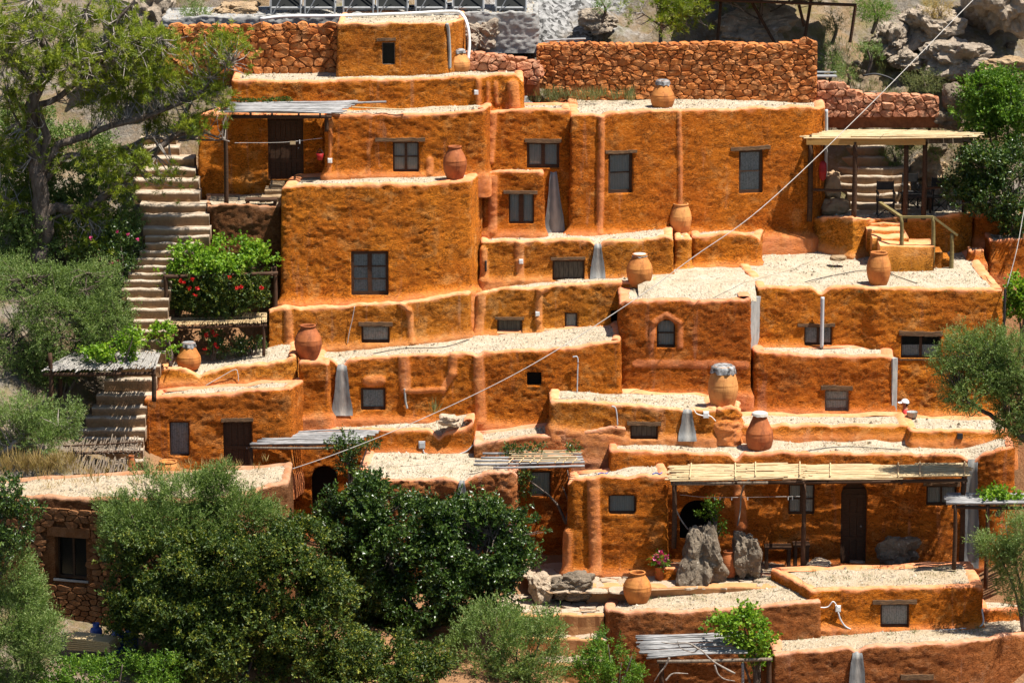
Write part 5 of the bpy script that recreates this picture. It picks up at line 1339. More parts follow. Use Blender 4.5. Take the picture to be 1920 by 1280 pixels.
# porch roof at upper left
v = thing('pole_awning', 'grey pole roof over the shaded porch at upper left', 'pergola', at(520, 385, 100.9))
pole_roof(v, [at(436, 211, 100.8), at(628, 211, 100.8), at(672, 188, 102.0), at(445, 193, 102.0)], 20, 0.035, seed=9, jit=0.25)
for px in (470, 510, 560, 600): beam(v, at(px, 218, 100.85), at(px, 205, 102.0), 0.03, 'wood')
beam(v, at(432, 219, 100.9), at(622, 219, 100.9), 0.05, 'wood'); post(v, 423, 216, 386, 100.4, 0.055); post(v, 612, 216, 240, 100.9, 0.05)
put('loose_pole', *tube([at(640, 194, 101.6), at(724, 191, 101.4)], 0.03, 6), M['pole'], v); put('loose_pole', *tube([at(660, 201, 101.2), at(760, 206, 101.1)], 0.02, 6), M['cane'], v)
# reed pergola at left
v = thing('reed_pergola', 'small grey reed pergola over the stairs at left', 'pergola', at(190, 760, 95.6))
reed_mat(v, [at(78, 694, 94.9), at(292, 689, 94.9), at(300, 662, 96.4), at(140, 660, 96.4)], 90, 0.016, 'cane_grey', 'v', 70, raggy=0.08)
for q, y in ((700, 95.0), (672, 96.2)): beam(v, at(80, q + 2, y), at(292, q, y), 0.05, 'wood')
for px, q, y in ((95, 770, 95.0), (288, 745, 95.0), (112, 760, 96.2)): post(v, px, 662 if px == 95 else 690, q, y, 0.055)
beam(v, at(100, 704, 95.0), at(112, 680, 96.2), 0.04); beam(v, at(286, 704, 95.0), at(290, 680, 96.2), 0.04)
# bamboo mat pergola
v = thing('bamboo_awning', 'pale bamboo mat awning left of the low curved ochre house', 'pergola', at(400, 660, 98.0))
reed_mat(v, [at(286, 610, 97.9), at(500, 604, 97.9), at(500, 588, 99.2), at(302, 592, 99.2)], 110, 0.012, 'cane', 'v', 71, (0.12, 0.5, 0.9), raggy=0.05)
beam(v, at(290, 615, 98.0), at(500, 610, 98.0), 0.04); beam(v, at(305, 596, 99.1), at(500, 592, 99.1), 0.04); post(v, 315, 598, 660, 98.0, 0.05); post(v, 494, 612, 660, 98.0, 0.04)
# vine pergola frame
v = thing('vine_pergola', 'dark wooden pergola carrying the big vine beside the cube house', 'pergola', at(415, 585, 98.8))
for px, q0, q1, y in ((311, 515, 592, 98.4), (331, 520, 592, 98.9), (515, 500, 585, 99.2)): post(v, px, q0, q1, y, 0.06)
beam(v, at(306, 518, 98.4), at(335, 518, 98.4), 0.06); beam(v, at(311, 519, 98.4), at(521, 512, 98.5), 0.05); beam(v, at(331, 512, 99.9), at(521, 500, 99.9), 0.05)
for px in (350, 390, 430, 470, 510): beam(v, at(px, 516, 98.4), at(px, 500, 99.9), 0.03)
# arbour at the very bottom
v = thing('pole_arbour', 'white grey pole arbour at the bottom with bare vine stems', 'pergola', at(1300, 1300, 90.3))
pole_roof(v, [at(1216, 1233, 90.0), at(1388, 1225, 90.0), at(1384, 1184, 91.25), at(1202, 1192, 91.25)], 24, 0.028, 'pole', 'u', 12, jit=0.2)
beam(v, at(1232, 1240, 89.95), at(1448, 1235, 89.95), 0.045, 'wood_grey'); post(v, 1240, 1240, 1300, 90.0, 0.06); post(v, 1392, 1242, 1300, 90.0, 0.035, 'pole'); post(v, 1441, 1236, 1300, 90.0, 0.06)
for k, pts in enumerate(([(1378, 1262), (1350, 1247), (1332, 1235), (1312, 1216), (1300, 1222), (1276, 1214), (1270, 1200)], [(1255, 1232), (1246, 1250), (1236, 1262), (1226, 1278)], [(1248, 1275), (1262, 1262), (1290, 1262)], [(1340, 1245), (1346, 1262), (1358, 1272), (1378, 1276)], [(1310, 1216), (1290, 1205), (1262, 1206), (1240, 1203)])):
    put('vine_stem', *tube(curve([at(p, q, 89.8) for p, q in pts], 20), np.linspace(0.028, 0.010, 20), 6), M['bark_pale'], v, None, True)
# pole pergola at the right edge
v = thing('pole_pergola', 'pale pole pergola with a few vine leaves at the right edge', 'pergola', at(1850, 1060, 93.2))
pole_roof(v, [at(1782, 944, 92.9), at(1945, 944, 92.9), at(1945, 925, 93.9), at(1776, 926, 93.9)], 16, 0.034, seed=31)
for px, q1, y in ((1790, 1060, 92.95), (1850, 1095, 92.95), (1803, 1055, 93.8)): post(v, px, 942, q1, y, 0.05)
beam(v, at(1785, 950, 92.95), at(1945, 952, 92.95), 0.045)

# ------------------------------------------------------------------ terrace with pergola, steps, railing
YT = 103.4; ZD = zat(409, YT)
B['TT'] = adobe('terrace_wall', 'plastered terrace wall under the seating pergola at upper right',
    [(1509, 408, 104.0), (1560, 409, 103.2), (1600, 410, 102.7), (1626, 410, 103.0), (1690, 409, YT), (1760, 406, 103.2), (1800, 402, 103.2), (1828, 401, 103.6)], 103.4, [(1509, 455), (1600, 482), (1640, 480), (1828, 490)], 2.6, 'pl_ochre', rim=0.10, rr=0.03, flare=0.1, amp=0.02, cat='wall', zback=ZD, rc=0.06, dip=0.0)
fs = thing('terrace_steps', 'plastered corner steps with wooden handrail leading up to the seating terrace', 'stairs', at(1710, 520, 101.0))
for k, (a, b, q, y) in enumerate(((1650, 1752, 461, 101.3), (1636, 1704, 446, 102.0), (1626, 1696, 431, 102.6), (1622, 1690, 418, 103.1))):
    A, C = at(a, q, y), at(b, q, y)
    V, F = stepmesh(A[0], C[0], y, y + 1.1, A[2] - (1.1 if k == 0 else 0.6), A[2], 80 + k)
    m_ = len(V) // 8; put('step', V, F, M['pl_ochre'], fs, {'rim': np.repeat([0, 0, 0.3, 0.9, 1, 1, 1, 0], m_)}, True)
for k, (a, b, q, y) in enumerate(((1748, 1768, 474, 101.5), (1764, 1782, 486, 101.6))):
    A, C = at(a, q, y), at(b, q, y); put('step', *stepmesh(A[0], C[0], y, y + 0.9, A[2] - 0.6, A[2], 90 + k), M['pl_ochre'], fs)
for px, q0, q1, y in ((1690, 406, 492, 101.4), (1749, 406, 490, 101.4), (1784, 438, 508, 101.5)): post(fs, px, q0, q1, y, 0.055, 'rail', 'rail_post')
for a, b in ((at(1650, 380, 102.6), at(1690, 407, 101.4)), (at(1690, 407, 101.4), at(1750, 407, 101.4)), (at(1750, 407, 101.4), at(1795, 441, 101.5))): sqbeam(fs, a, b, 0.05, 0.03, 'rail', 'handrail')
v = thing('seating_pergola', 'reed roofed timber pergola over the seating terrace at upper right', 'pergola', at(1660, 408, 103.8))
reed_mat(v, [at(1516, 259, 102.9), at(1824, 256, 102.9), at(1828, 248, 104.5), at(1530, 248, 104.5)], 60, 0.022, 'cane', 'u', 73, raggy=0.15)
sqbeam(v, at(1512, 264, 103.0), at(1735, 264, 103.0), 0.05, 0.11); sqbeam(v, at(1735, 263, 103.4), at(1822, 262, 104.6), 0.04, 0.09, 'wood_grey')
for px in (1520, 1602, 1698, 1735, 1815): sqbeam(v, at(px, 258, 102.95), at(px, 252, 104.5), 0.03, 0.05, 'wood')
for px, q1, y in ((1519, 408, 103.5), (1602, 408, 103.0), (1698, 410, 103.2), (1733, 405, 103.3), (1809, 402, 103.6)): post(v, px, 266, q1, y, 0.065)
beam(v, at(1525, 356, 103.4), at(1602, 357, 103.1), 0.04); beam(v, at(1733, 353, 103.3), at(1808, 346, 103.6), 0.035)
def table(px0, px1, q0, q1, Y, label):
    a, b = at(px0, q0, Y), at(px1, q0, Y); zf = ZD; root = thing('table', label, 'table', ((a[0] + b[0]) / 2, Y, zf))
    put('table_top', *abox(a[0], b[0], Y - 0.4, Y + 0.4, a[2] - 0.04, a[2]), M['fabric_dark'], root)
    for x in (a[0] + 0.07, b[0] - 0.07):
        for y in (Y - 0.33, Y + 0.33): put('leg', *abox(x - 0.03, x + 0.03, y - 0.03, y + 0.03, zf, a[2] - 0.04), M['wood'], root)
    return root
def director_chair(px, Y, w, label, turn=0.0):
    c = at(px, 409, Y); c[2] = ZD; root = thing('director_chair', label, 'chair', c, 'folding chairs on the seating terrace')
    root.rotation_euler = (0, 0, turn); h = w / 2
    def p(name, V, F, m): return put(name, V, F, M[m], root)
    for s_ in (-1, 1):
        for a, b in (((s_ * h, -0.22, 0), (s_ * h, 0.22, 0.45)), ((s_ * h, 0.22, 0), (s_ * h, -0.22, 0.45))): p('leg', *tube([c + a, c + b], 0.018, 6), 'fabric_dark')
        p('armrest', *abox(c[0] + s_ * h - 0.03, c[0] + s_ * h + 0.03, Y - 0.25, Y + 0.25, c[2] + 0.64, c[2] + 0.67), 'fabric_dark')
        for y in (-0.2, 0.2): p('arm_post', *tube([c + (s_ * h, y, 0.43), c + (s_ * h, y, 0.65 if y < 0 else 0.95)], 0.016, 6), 'fabric_dark')
    for sgn in (-1, 1): p('cross_leg', *tube([c + (-sgn * h, -0.18, 0.02), c + (sgn * h, -0.18, 0.43)], 0.016, 6), 'fabric_dark')
    p('seat', *abox(c[0] - h, c[0] + h, Y - 0.22, Y + 0.22, c[2] + 0.43, c[2] + 0.455), 'fabric_dark'); p('backrest', *abox(c[0] - h, c[0] + h, Y + 0.19, Y + 0.21, c[2] + 0.70, c[2] + 0.93), 'fabric_dark')
    return root
table(1690, 1747, 364, 409, 104.2, 'dark wooden table under the seating pergola')
director_chair(1660, 103.7, 0.45, 'dark folding chair left of the terrace table, at the head of the steps')
director_chair(1762, 104.3, 0.42, 'dark folding chair right of the terrace table')
director_chair(1706, 105.0, 0.42, 'dark folding chair behind the terrace table')

# planters at the right edge
B['pl1'] = adobe('planter_wall', 'upper stepped planter wall under the right hand tree', [(1826, 402, 103.6), (1858, 404), (1930, 404)], 103.4, 452, 1.2, 'pl_red', cat='wall', rim=0.1, rr=0.04, flare=0.04, roofmat='gravel_dry')
B['pl2'] = adobe('planter_wall', 'lower stepped planter wall beside the right end of the gravel terrace', [(1853, 450), (1880, 448), (1930, 448)], 102.4, 520, 1.2, 'pl_red', cat='wall', rim=0.1, rr=0.04, flare=0.04, roofmat='gravel_dry')
B['pl3'] = adobe('planter_wall', 'small lit planter block at the end of the rubble terrace', [(1815, 470), (1830, 468), (1848, 470)], 102.2, 495, 0.6, 'pl_orange', cat='wall', rim=0.08, rr=0.04)
B['plinth'] = adobe('garden_bench_wall', 'low plaster bench along the foot of the small boxy house', [(1094, 1090), (1150, 1088), (1228, 1088)], 93.75, [(1094, 1100), (1228, 1106)], 0.35, 'pl_orange', cat='wall', rim=0.08, rr=0.06, roof=True)
B['bench'] = adobe('garden_bench_wall', 'small plaster block beside the pink flower pot', [(1228, 1066), (1260, 1063), (1298, 1064)], 93.6, 1098, 0.5, 'pl_orange', cat='wall', rim=0.1, rr=0.05, flare=0.04)

# ------------------------------------------------------------------ jars
def pot(label, px, q0, q1, w, Y, prof='pithos', mat='jar', cover=None, seed=0, on=None, ymax=None):
    """profile fractions of (radius, height); q0, q1 top and foot in the photograph, w its greatest width"""
    m_ = mpp(Y); H = (q1 - q0) * m_ / 0.985; Rm = w / 2 * m_
    P = {'pithos': [(0.60, 0), (0.66, 0.02), (0.80, 0.14), (0.93, 0.30), (1.0, 0.46), (0.985, 0.52), (0.97, 0.56), (0.99, 0.57), (0.96, 0.60), (0.86, 0.70), (0.72, 0.80), (0.60, 0.87), (0.53, 0.92), (0.52, 0.955), (0.58, 0.96), (0.58, 1.0), (0.48, 1.0), (0.45, 0.95), (0.47, 0.88), (0.3, 0.87)],
         'tall': [(0.66, 0), (0.70, 0.02), (0.83, 0.15), (0.94, 0.30), (1.0, 0.47), (0.99, 0.54), (0.965, 0.56), (0.985, 0.575), (0.95, 0.63), (0.88, 0.73), (0.78, 0.83), (0.68, 0.90), (0.64, 0.94), (0.70, 0.95), (0.70, 1.0), (0.58, 1.0), (0.55, 0.92), (0.3, 0.9)],
         'flask': [(0.74, 0), (0.82, 0.02), (0.92, 0.12), (1.0, 0.26), (1.0, 0.36), (0.96, 0.44), (0.975, 0.455), (0.88, 0.54), (0.74, 0.66), (0.60, 0.78), (0.50, 0.87), (0.46, 0.92), (0.50, 0.93), (0.52, 1.0), (0.42, 1.0), (0.38, 0.92), (0.3, 0.9)]}[prof]
    c = at(px, q1, Y); c[2] += 0.0
    if on is not None:                                          # stand on the roof below the foot
        b_ = B[on]
        for _ in range(12):
            c = at(px, q1, Y); zr_ = b_.roof_z(c[0], Y)
            Y += 0.6 * (yon(q1, zr_) - Y)
        Y = max(Y, b_.Yof(b_.s_of(px)) + 0.08 + 0.6 * Rm); Y = min(Y, ymax or 999); c = at(px, q1, Y); c[2] = b_.roof_z(c[0], Y) - 0.01
    fine = []
    P = np.array(P); t = np.concatenate([[0], np.cumsum(np.hypot(np.diff(P[:, 0]) * Rm, np.diff(P[:, 1]) * H))]); u = np.linspace(0, t[-1], 70)
    fine = np.column_stack([np.interp(u, t, P[:, 0]) * Rm, np.interp(u, t, P[:, 1]) * H])
    V, F = lathe(fine, c, 44, 0.025, seed)
    o = put('clay_jar', V, F, M[mat], None, None, True, origin=c); tag(o, label, 'jar')
    if cover:
        Rt = P[-4:, 0].max() * Rm * 1.06; n, sg = 9, 40; an = np.arange(sg) * 2 * math.pi / sg; Vc = []
        sk = 0.16 * H if cover == 'cloth' else 0.07 * H
        for i in range(n):
            if i < 3: r0, z0 = Rt * i / 2.4, H * 1.012 + 0.008 * (2 - i)
            else:
                k = (i - 2) / (n - 3); r0, z0 = Rt * (1.02 + 0.12 * k), H * 1.0 - sk * k
            rag = (0.35 * sk * vnoise(np.stack([np.cos(an) * 3, np.sin(an) * 3, an * 0 + seed], -1), seed) * max(0, (i - 3) / (n - 4)) if i > 3 else 0)
            pl_ = 1 + (0.08 * np.sin(an * 9 + seed) * max(0, (i - 2) / (n - 3)) if cover == 'cloth' else 0)
            Vc.append(np.stack([c[0] + r0 * pl_ * np.cos(an), c[1] + r0 * pl_ * np.sin(an), c[2] + z0 + rag + 0 * an], -1))
        Vc = np.concatenate(Vc); i = np.arange(n - 1)[:, None] * sg; j = np.arange(sg)[None]; k = (j + 1) % sg
        put('lid_cover', Vc, np.stack([i + j, i + k, i + sg + k, i + sg + j], -1).reshape(-1, 4), M['cloth' if cover == 'cloth' else 'lid'], o, None, True)
    return o
pot('clay jar with white plastic cover on the roof below the large stone wall', 1242, 150, 200, 45, 103.6, 'flask', 'jar', 'cloth', 1, on='X')
pot('squat clay jar with dark rim at the corner of the cube house roof', 853, 273, 336, 45, 100.15, 'pithos', 'jar_dark', None, 2, on='Q')
pot('slim clay jar on the narrow pillar below the tall upper house', 1276, 380, 438, 42, 101.9, 'tall', 'jar_yellow', None, 3, on='W7p')
pot('round clay jar with tied white cover at the corner of the gravel terrace', 1199, 474, 537, 51, 99.4, 'pithos', 'jar', 'lid', 4, on='W5')
pot('clay jar with broken white rim near the corner steps on the gravel terrace', 1647, 471, 533, 47, 99.3, 'tall', 'jar', None, 5, on='W4')
pot('round clay jar on the square pillar beside the grey chute', 578, 607, 672, 53, 97.3, 'pithos', 'jar_dark', None, 6, on='pil')
pot('biggest yellow clay jar with black and white plastic cover on a rough plinth', 1355, 682, 767, 58, 96.75, 'tall', 'jar_yellow', 'cloth', 7, on='Kp')
pot('bottle shaped clay jar with pale lid in front of the biggest jar', 1424, 750, 820, 53, 95.9, 'flask', 'jar_dark', 'lid', 8, on='P', ymax=96.05)
pot('round clay jar standing at the edge of the paved court near the path', 1195, 1055, 1117, 55, 92.45, 'pithos', 'jar', None, 9, on='R1', ymax=92.45)
pot('clay jar with cloth cover behind the leafy vine at left', 354, 614, 664, 46, 97.95, 'flask', 'jar', 'cloth', 10, on='S', ymax=97.6)
pot('pale clay jar with metal collar beside the topmost hut', 860, 92, 134, 44, 103.2, 'flask', 'jar_yellow', 'cloth', 11, on='AA')
pot('wide clay jar with open mouth behind the stone cottage roof', 316, 862, 905, 50, 94.4, 'tall', 'jar', None, 12)
pot('small clay jug under the wooden board behind the stone cottage roof', 247, 852, 896, 21, 94.2, 'flask', 'jar_dark', None, 13)
pot('broad reddish clay jar between the two grey boulders on the court', 1366, 1030, 1080, 34, 93.75, 'tall', 'jar_dark', None, 14)

# ------------------------------------------------------------------ boulders on the court
boulder('tall lichen spotted grey boulder in front of the dark arched niche', 1317, 975, 1094, 93.6, 74, 0.5, 'rock', 201, 0.5, taper=0.3)
boulder('smaller round grey boulder right of the clay jar on the court', 1400, 990, 1086, 93.9, 56, 0.42, 'rock', 209, 0.42, taper=-0.05)
boulder('low grey boulder at the head of the paved path', 1073, 1072, 1126, 93.0, 84, 0.45, 'rock', 203, 0.45)
boulder('white edged boulder half hidden by the dark bush beside the path', 1012, 1075, 1128, 93.0, 46, 0.3, 'flag', 204, 0.4)
boulder('grey boulder on the veranda right of the arched door', 1683, 1003, 1062, 94.9, 80, 0.3, 'rock', 205, 0.45)
boulder('pale boulder top peeping over the roof of the broad low house', 1536, 1045, 1072, 94.2, 46, 0.3, 'flag', 206, 0.35)
boulder('weathered rock mound on the gravel terrace by the trailing cable', 842, 776, 800, 97.0, 46, 0.3, 'flag', 207, 0.35)
boulder('smooth brown stone lying on the gravel terrace below the tall upper house', 1572, 478, 489, 101.9, 34, 0.18, 'step', 208, 0.15, 4, smooth=True)

for k, px in enumerate((1130, 1232)):
    c = at(px, 889, 94.3)
    tag(put('rope_scrap', *tube(curve([c + (-0.12, 0, 0.0), c + (-0.03, 0.05, 0.03), c + (0.06, -0.03, 0.02), c + (0.13, 0.02, 0.05)], 14), 0.016, 6), M['bluepaint'], None, None, True), '%s blue rope scrap on the roof edge of the small boxy house' % ('left hand', 'right hand')[k], 'rope')
# ------------------------------------------------------------------ small things
def pail(label, px, q0, q1, w, Y, mat='black', name='bucket', cat='bucket'):
    m_ = mpp(Y); H = (q1 - q0) * m_; r0 = w / 2 * m_; c = at(px, q1, Y)
    V, F = lathe([(0.0, 0.01), (r0 * 0.9, 0), (r0, H), (r0 * 1.05, H), (r0 * 0.93, H), (r0 * 0.85, H * 0.25), (0.01, H * 0.25)], c, 24)
    return tag(put(name, V, F, M[mat], None, None, True, origin=c), label, cat)
pail('shallow dark tray standing on the plaster below the man with the cap', 1710, 771, 781, 21, 97.6, 'cement', 'tray', 'tray')
p_ = pail('brown flower pot holding pink flowers beside the small plaster block', 1237, 1060, 1084, 20, 93.7, 'jar_dark', 'flower_pot', 'flower pot')
for k, (px, q0, q1, w, Y) in enumerate(((181, 1164, 1214, 24, 87.3), (222, 1168, 1222, 26, 87.1), (247, 1166, 1222, 26, 87.2))):
    m_ = mpp(Y); c = at(px, q1, Y); r0 = w / 2 * m_; H = (q1 - q0) * m_
    root = thing('gas_bottle', 'blue gas bottle in the shade, %s of three by the stone cottage' % ('leftmost', 'middle one', 'rightmost')[k], 'gas bottle', c, 'blue gas bottles')
    put('body', *lathe([(0, 0), (r0 * 0.85, 0), (r0, 0.05), (r0, H * 0.7), (r0 * 0.85, H * 0.8), (r0 * 0.4, H * 0.85), (0.01, H * 0.86)], c, 24), M['bluepaint'], root, None, True)
    put('collar', *lathe([(r0 * 0.55, H * 0.82), (r0 * 0.55, H), (r0 * 0.5, H), (r0 * 0.5, H * 0.82)], c, 20), M['bluepaint'], root, None, True)
    put('valve', *tube([c + EZ * H * 0.84, c + EZ * H * 0.97], 0.02, 8), M['steel'], root)
st = thing('plank_stack', 'stack of pale sawn boards lying in the shade below the stone cottage', 'boards', at(172, 1214, 86.6))
for k in range(6):
    a, b = at(133 + k * 0.6, 1190 + k * 4, 86.6), at(214 + (k % 3) * 1.5, 1199 + k * 3.2, 86.2)
    sqbeam(st, a, b, 0.28, 0.018, 'cane', 'board')
bd = thing('work_table', 'weathered board table by the reed screens behind the stone cottage', 'table', at(238, 890, 94.5))
sqbeam(bd, at(205, 868, 94.4), at(254, 864, 94.5), 0.28, 0.025, 'wood_grey', 'table_top')
for px in (208, 250):
    for y in (94.2, 94.7): put('leg', *tube([at(px, 868, y), at(px, 905, y)], 0.03, 6), M['wood'], bd)
sc = thing('reed_screen', 'dark reed screens leaning on the bottom steps at left', 'screen', at(200, 850, 94.6))
r_ = np.random.default_rng(4)
for k in range(62):
    t = k / 61; p = 122 + 142 * t + r_.normal(0, 1.2); a = at(p + r_.normal(-3, 3), 848 + r_.normal(0, 3), 94.3); b = at(p + 5 + r_.normal(0, 2.5), 820 + r_.normal(0, 4) + (1 - t) * 12, 94.9)
    put('reed', *tube([a, b], 0.014, 5), M['wood_grey'], sc)
beam(sc, at(118, 850, 94.35), at(268, 846, 94.35), 0.035, 'wood'); beam(sc, at(118, 836, 94.6), at(268, 828, 94.6), 0.02, 'wood')
for k in range(40):
    t = k / 39; p = 118 + 125 * t; a = at(p + r_.normal(0, 3), 888, 93.9); b = at(p + 6 + r_.normal(0, 3), 862 + r_.normal(0, 4), 94.3); put('reed', *tube([a, b], 0.015, 5), M['wood_grey'], sc)
hb = thing('fire_bucket', 'small red bucket hanging at the corner of the shaded porch', 'bucket', at(600, 300, 100.95))
c = at(600, 300, 100.95); put('pail', *lathe([(0.0, 0), (0.07, 0), (0.1, 0.18), (0.09, 0.18), (0.06, 0.03)], c, 16), M['red'], hb, None, True); put('strap', *tube(curve([c + (-0.09, 0, 0.18), c + (0, 0, 0.3), c + (0.09, 0, 0.18)], 10), 0.008, 5), M['black'], hb)
cn = at(1543, 320, 103.2)
tag(put('fire_blanket_bag', *lathe([(0.02, -0.28), (0.09, -0.22), (0.11, 0.0), (0.10, 0.2), (0.05, 0.26), (0.01, 0.27)], cn, 18, 0.1, 3), M['red'], None, None, True), 'red bag hanging on the side of the tall upper house by the pergola', 'bag')
for lab, px, q0, q1, w, Y in (('dark bench in the shade on the porch at upper left', 490, 372, 384, 60, 100.3), ('dark bench against the veranda wall right of the boulders', 1458, 1022, 1062, 50, 94.9), ('small dark crate by the veranda post', 1502, 1018, 1062, 30, 94.9)):
    root = thing('bench', lab, 'bench', at(px, q1, Y)); a, b = at(px - w / 2, q0, Y), at(px + w / 2, q1, Y)
    put('seat', *abox(a[0], b[0], Y - 0.2, Y + 0.2, a[2] - 0.05, a[2]), M['wood'], root)
    for x in (a[0] + 0.06, b[0] - 0.06): put('leg', *abox(x - 0.04, x + 0.04, Y - 0.17, Y + 0.17, b[2], a[2] - 0.05), M['wood'], root)
for k, (a, b, q, y) in enumerate(((506, 532, 345, 101.3), (496, 530, 356, 101.0), (490, 530, 369, 100.7))):
    A, C = at(a, q, y), at(b, q, y)
    tag(put('porch_step', *stepmesh(A[0], C[0], y, y + 0.6, A[2] - 0.3, A[2], 120 + k), M['step']), '%s shaded stone step leading up to the dark porch door' % ('top', 'middle', 'bottom')[k], 'step', 'porch steps')
bx = thing('cloth_line', 'thin washing line with a paper tag across the porch door', 'line', at(520, 268, 100.9))
put('line', *tube(curve([at(440, 268, 100.9), at(530, 267, 100.9), at(604, 259, 100.95)], 16), 0.006, 5), M['wire'], bx); put('paper_tag', *obox(at(549, 268, 100.88), EX, EZ, EY, 0.075, 0.045, 0.004), M['cane'], bx); put('peg', *obox(at(562, 266, 100.88), EX, EZ, EY, 0.012, 0.05, 0.01), M['white'], bx)
wl_ = thing('cloth_line', 'thin washing line with pegs under the cane veranda', 'line', at(1330, 930, 94.3))
put('line', *tube(curve([at(1275, 927, 94.3), at(1340, 932, 94.3), at(1500, 930, 94.3)], 16), 0.006, 5), M['wire'], wl_)
for px in (1340, 1350, 1372, 1402, 1478, 1486): put('peg', *obox(at(px, 934, 94.3), EX, EZ, EY, 0.008, 0.04, 0.008), M['white'], wl_)
for lab, pts, Y, r0 in (('bare pale vine stem climbing to the veranda roof above the boulders', [(1383, 985), (1388, 955), (1390, 925), (1398, 905), (1412, 895)], 94.25, 0.02), ('pale bent hose hanging from the veranda post to the tall boulder', [(1290, 992), (1276, 972), (1264, 945), (1262, 920), (1270, 908)], 94.1, 0.018), ('bare vine twigs lying on the cane veranda roof', [(1370, 882), (1390, 888), (1405, 890), (1430, 880)], 94.5, 0.012)):
    tag(put('climbing_plant' if 'hose' not in lab else 'garden_hose', *tube(curve([at(p, q, Y) for p, q in pts], 24), r0, 6), M['bark_pale'], None, None, True), lab, 'hose' if 'hose' in lab else 'plant')

# ------------------------------------------------------------------ overhead cables
tag(put('overhead_cable', *tube(curve([at(p, q, Y) for p, q, Y in ((1900, -70, 106), (1825, 0, 104.5), (1620, 208, 101.0), (1430, 388, 98.6), (1300, 482, 97.6), (1185, 565, 97.0), (1000, 682, 96.0), (820, 772, 95.4), (650, 843, 94.9), (505, 893, 94.6))], 90), 0.010, 6), M['wire'], None, None, True), 'long pale cable running diagonally down across the whole village', 'cable')
tag(put('overhead_cable', *tube(curve([at(p, q, Y) for p, q, Y in ((1932, 330, 100.2), (1918, 405, 99.6), (1906, 470, 99.2), (1888, 538, 98.9))], 30), 0.012, 6), M['wire'], None, None, True), 'short pale cable dropping to the roof corner at the right edge', 'cable')

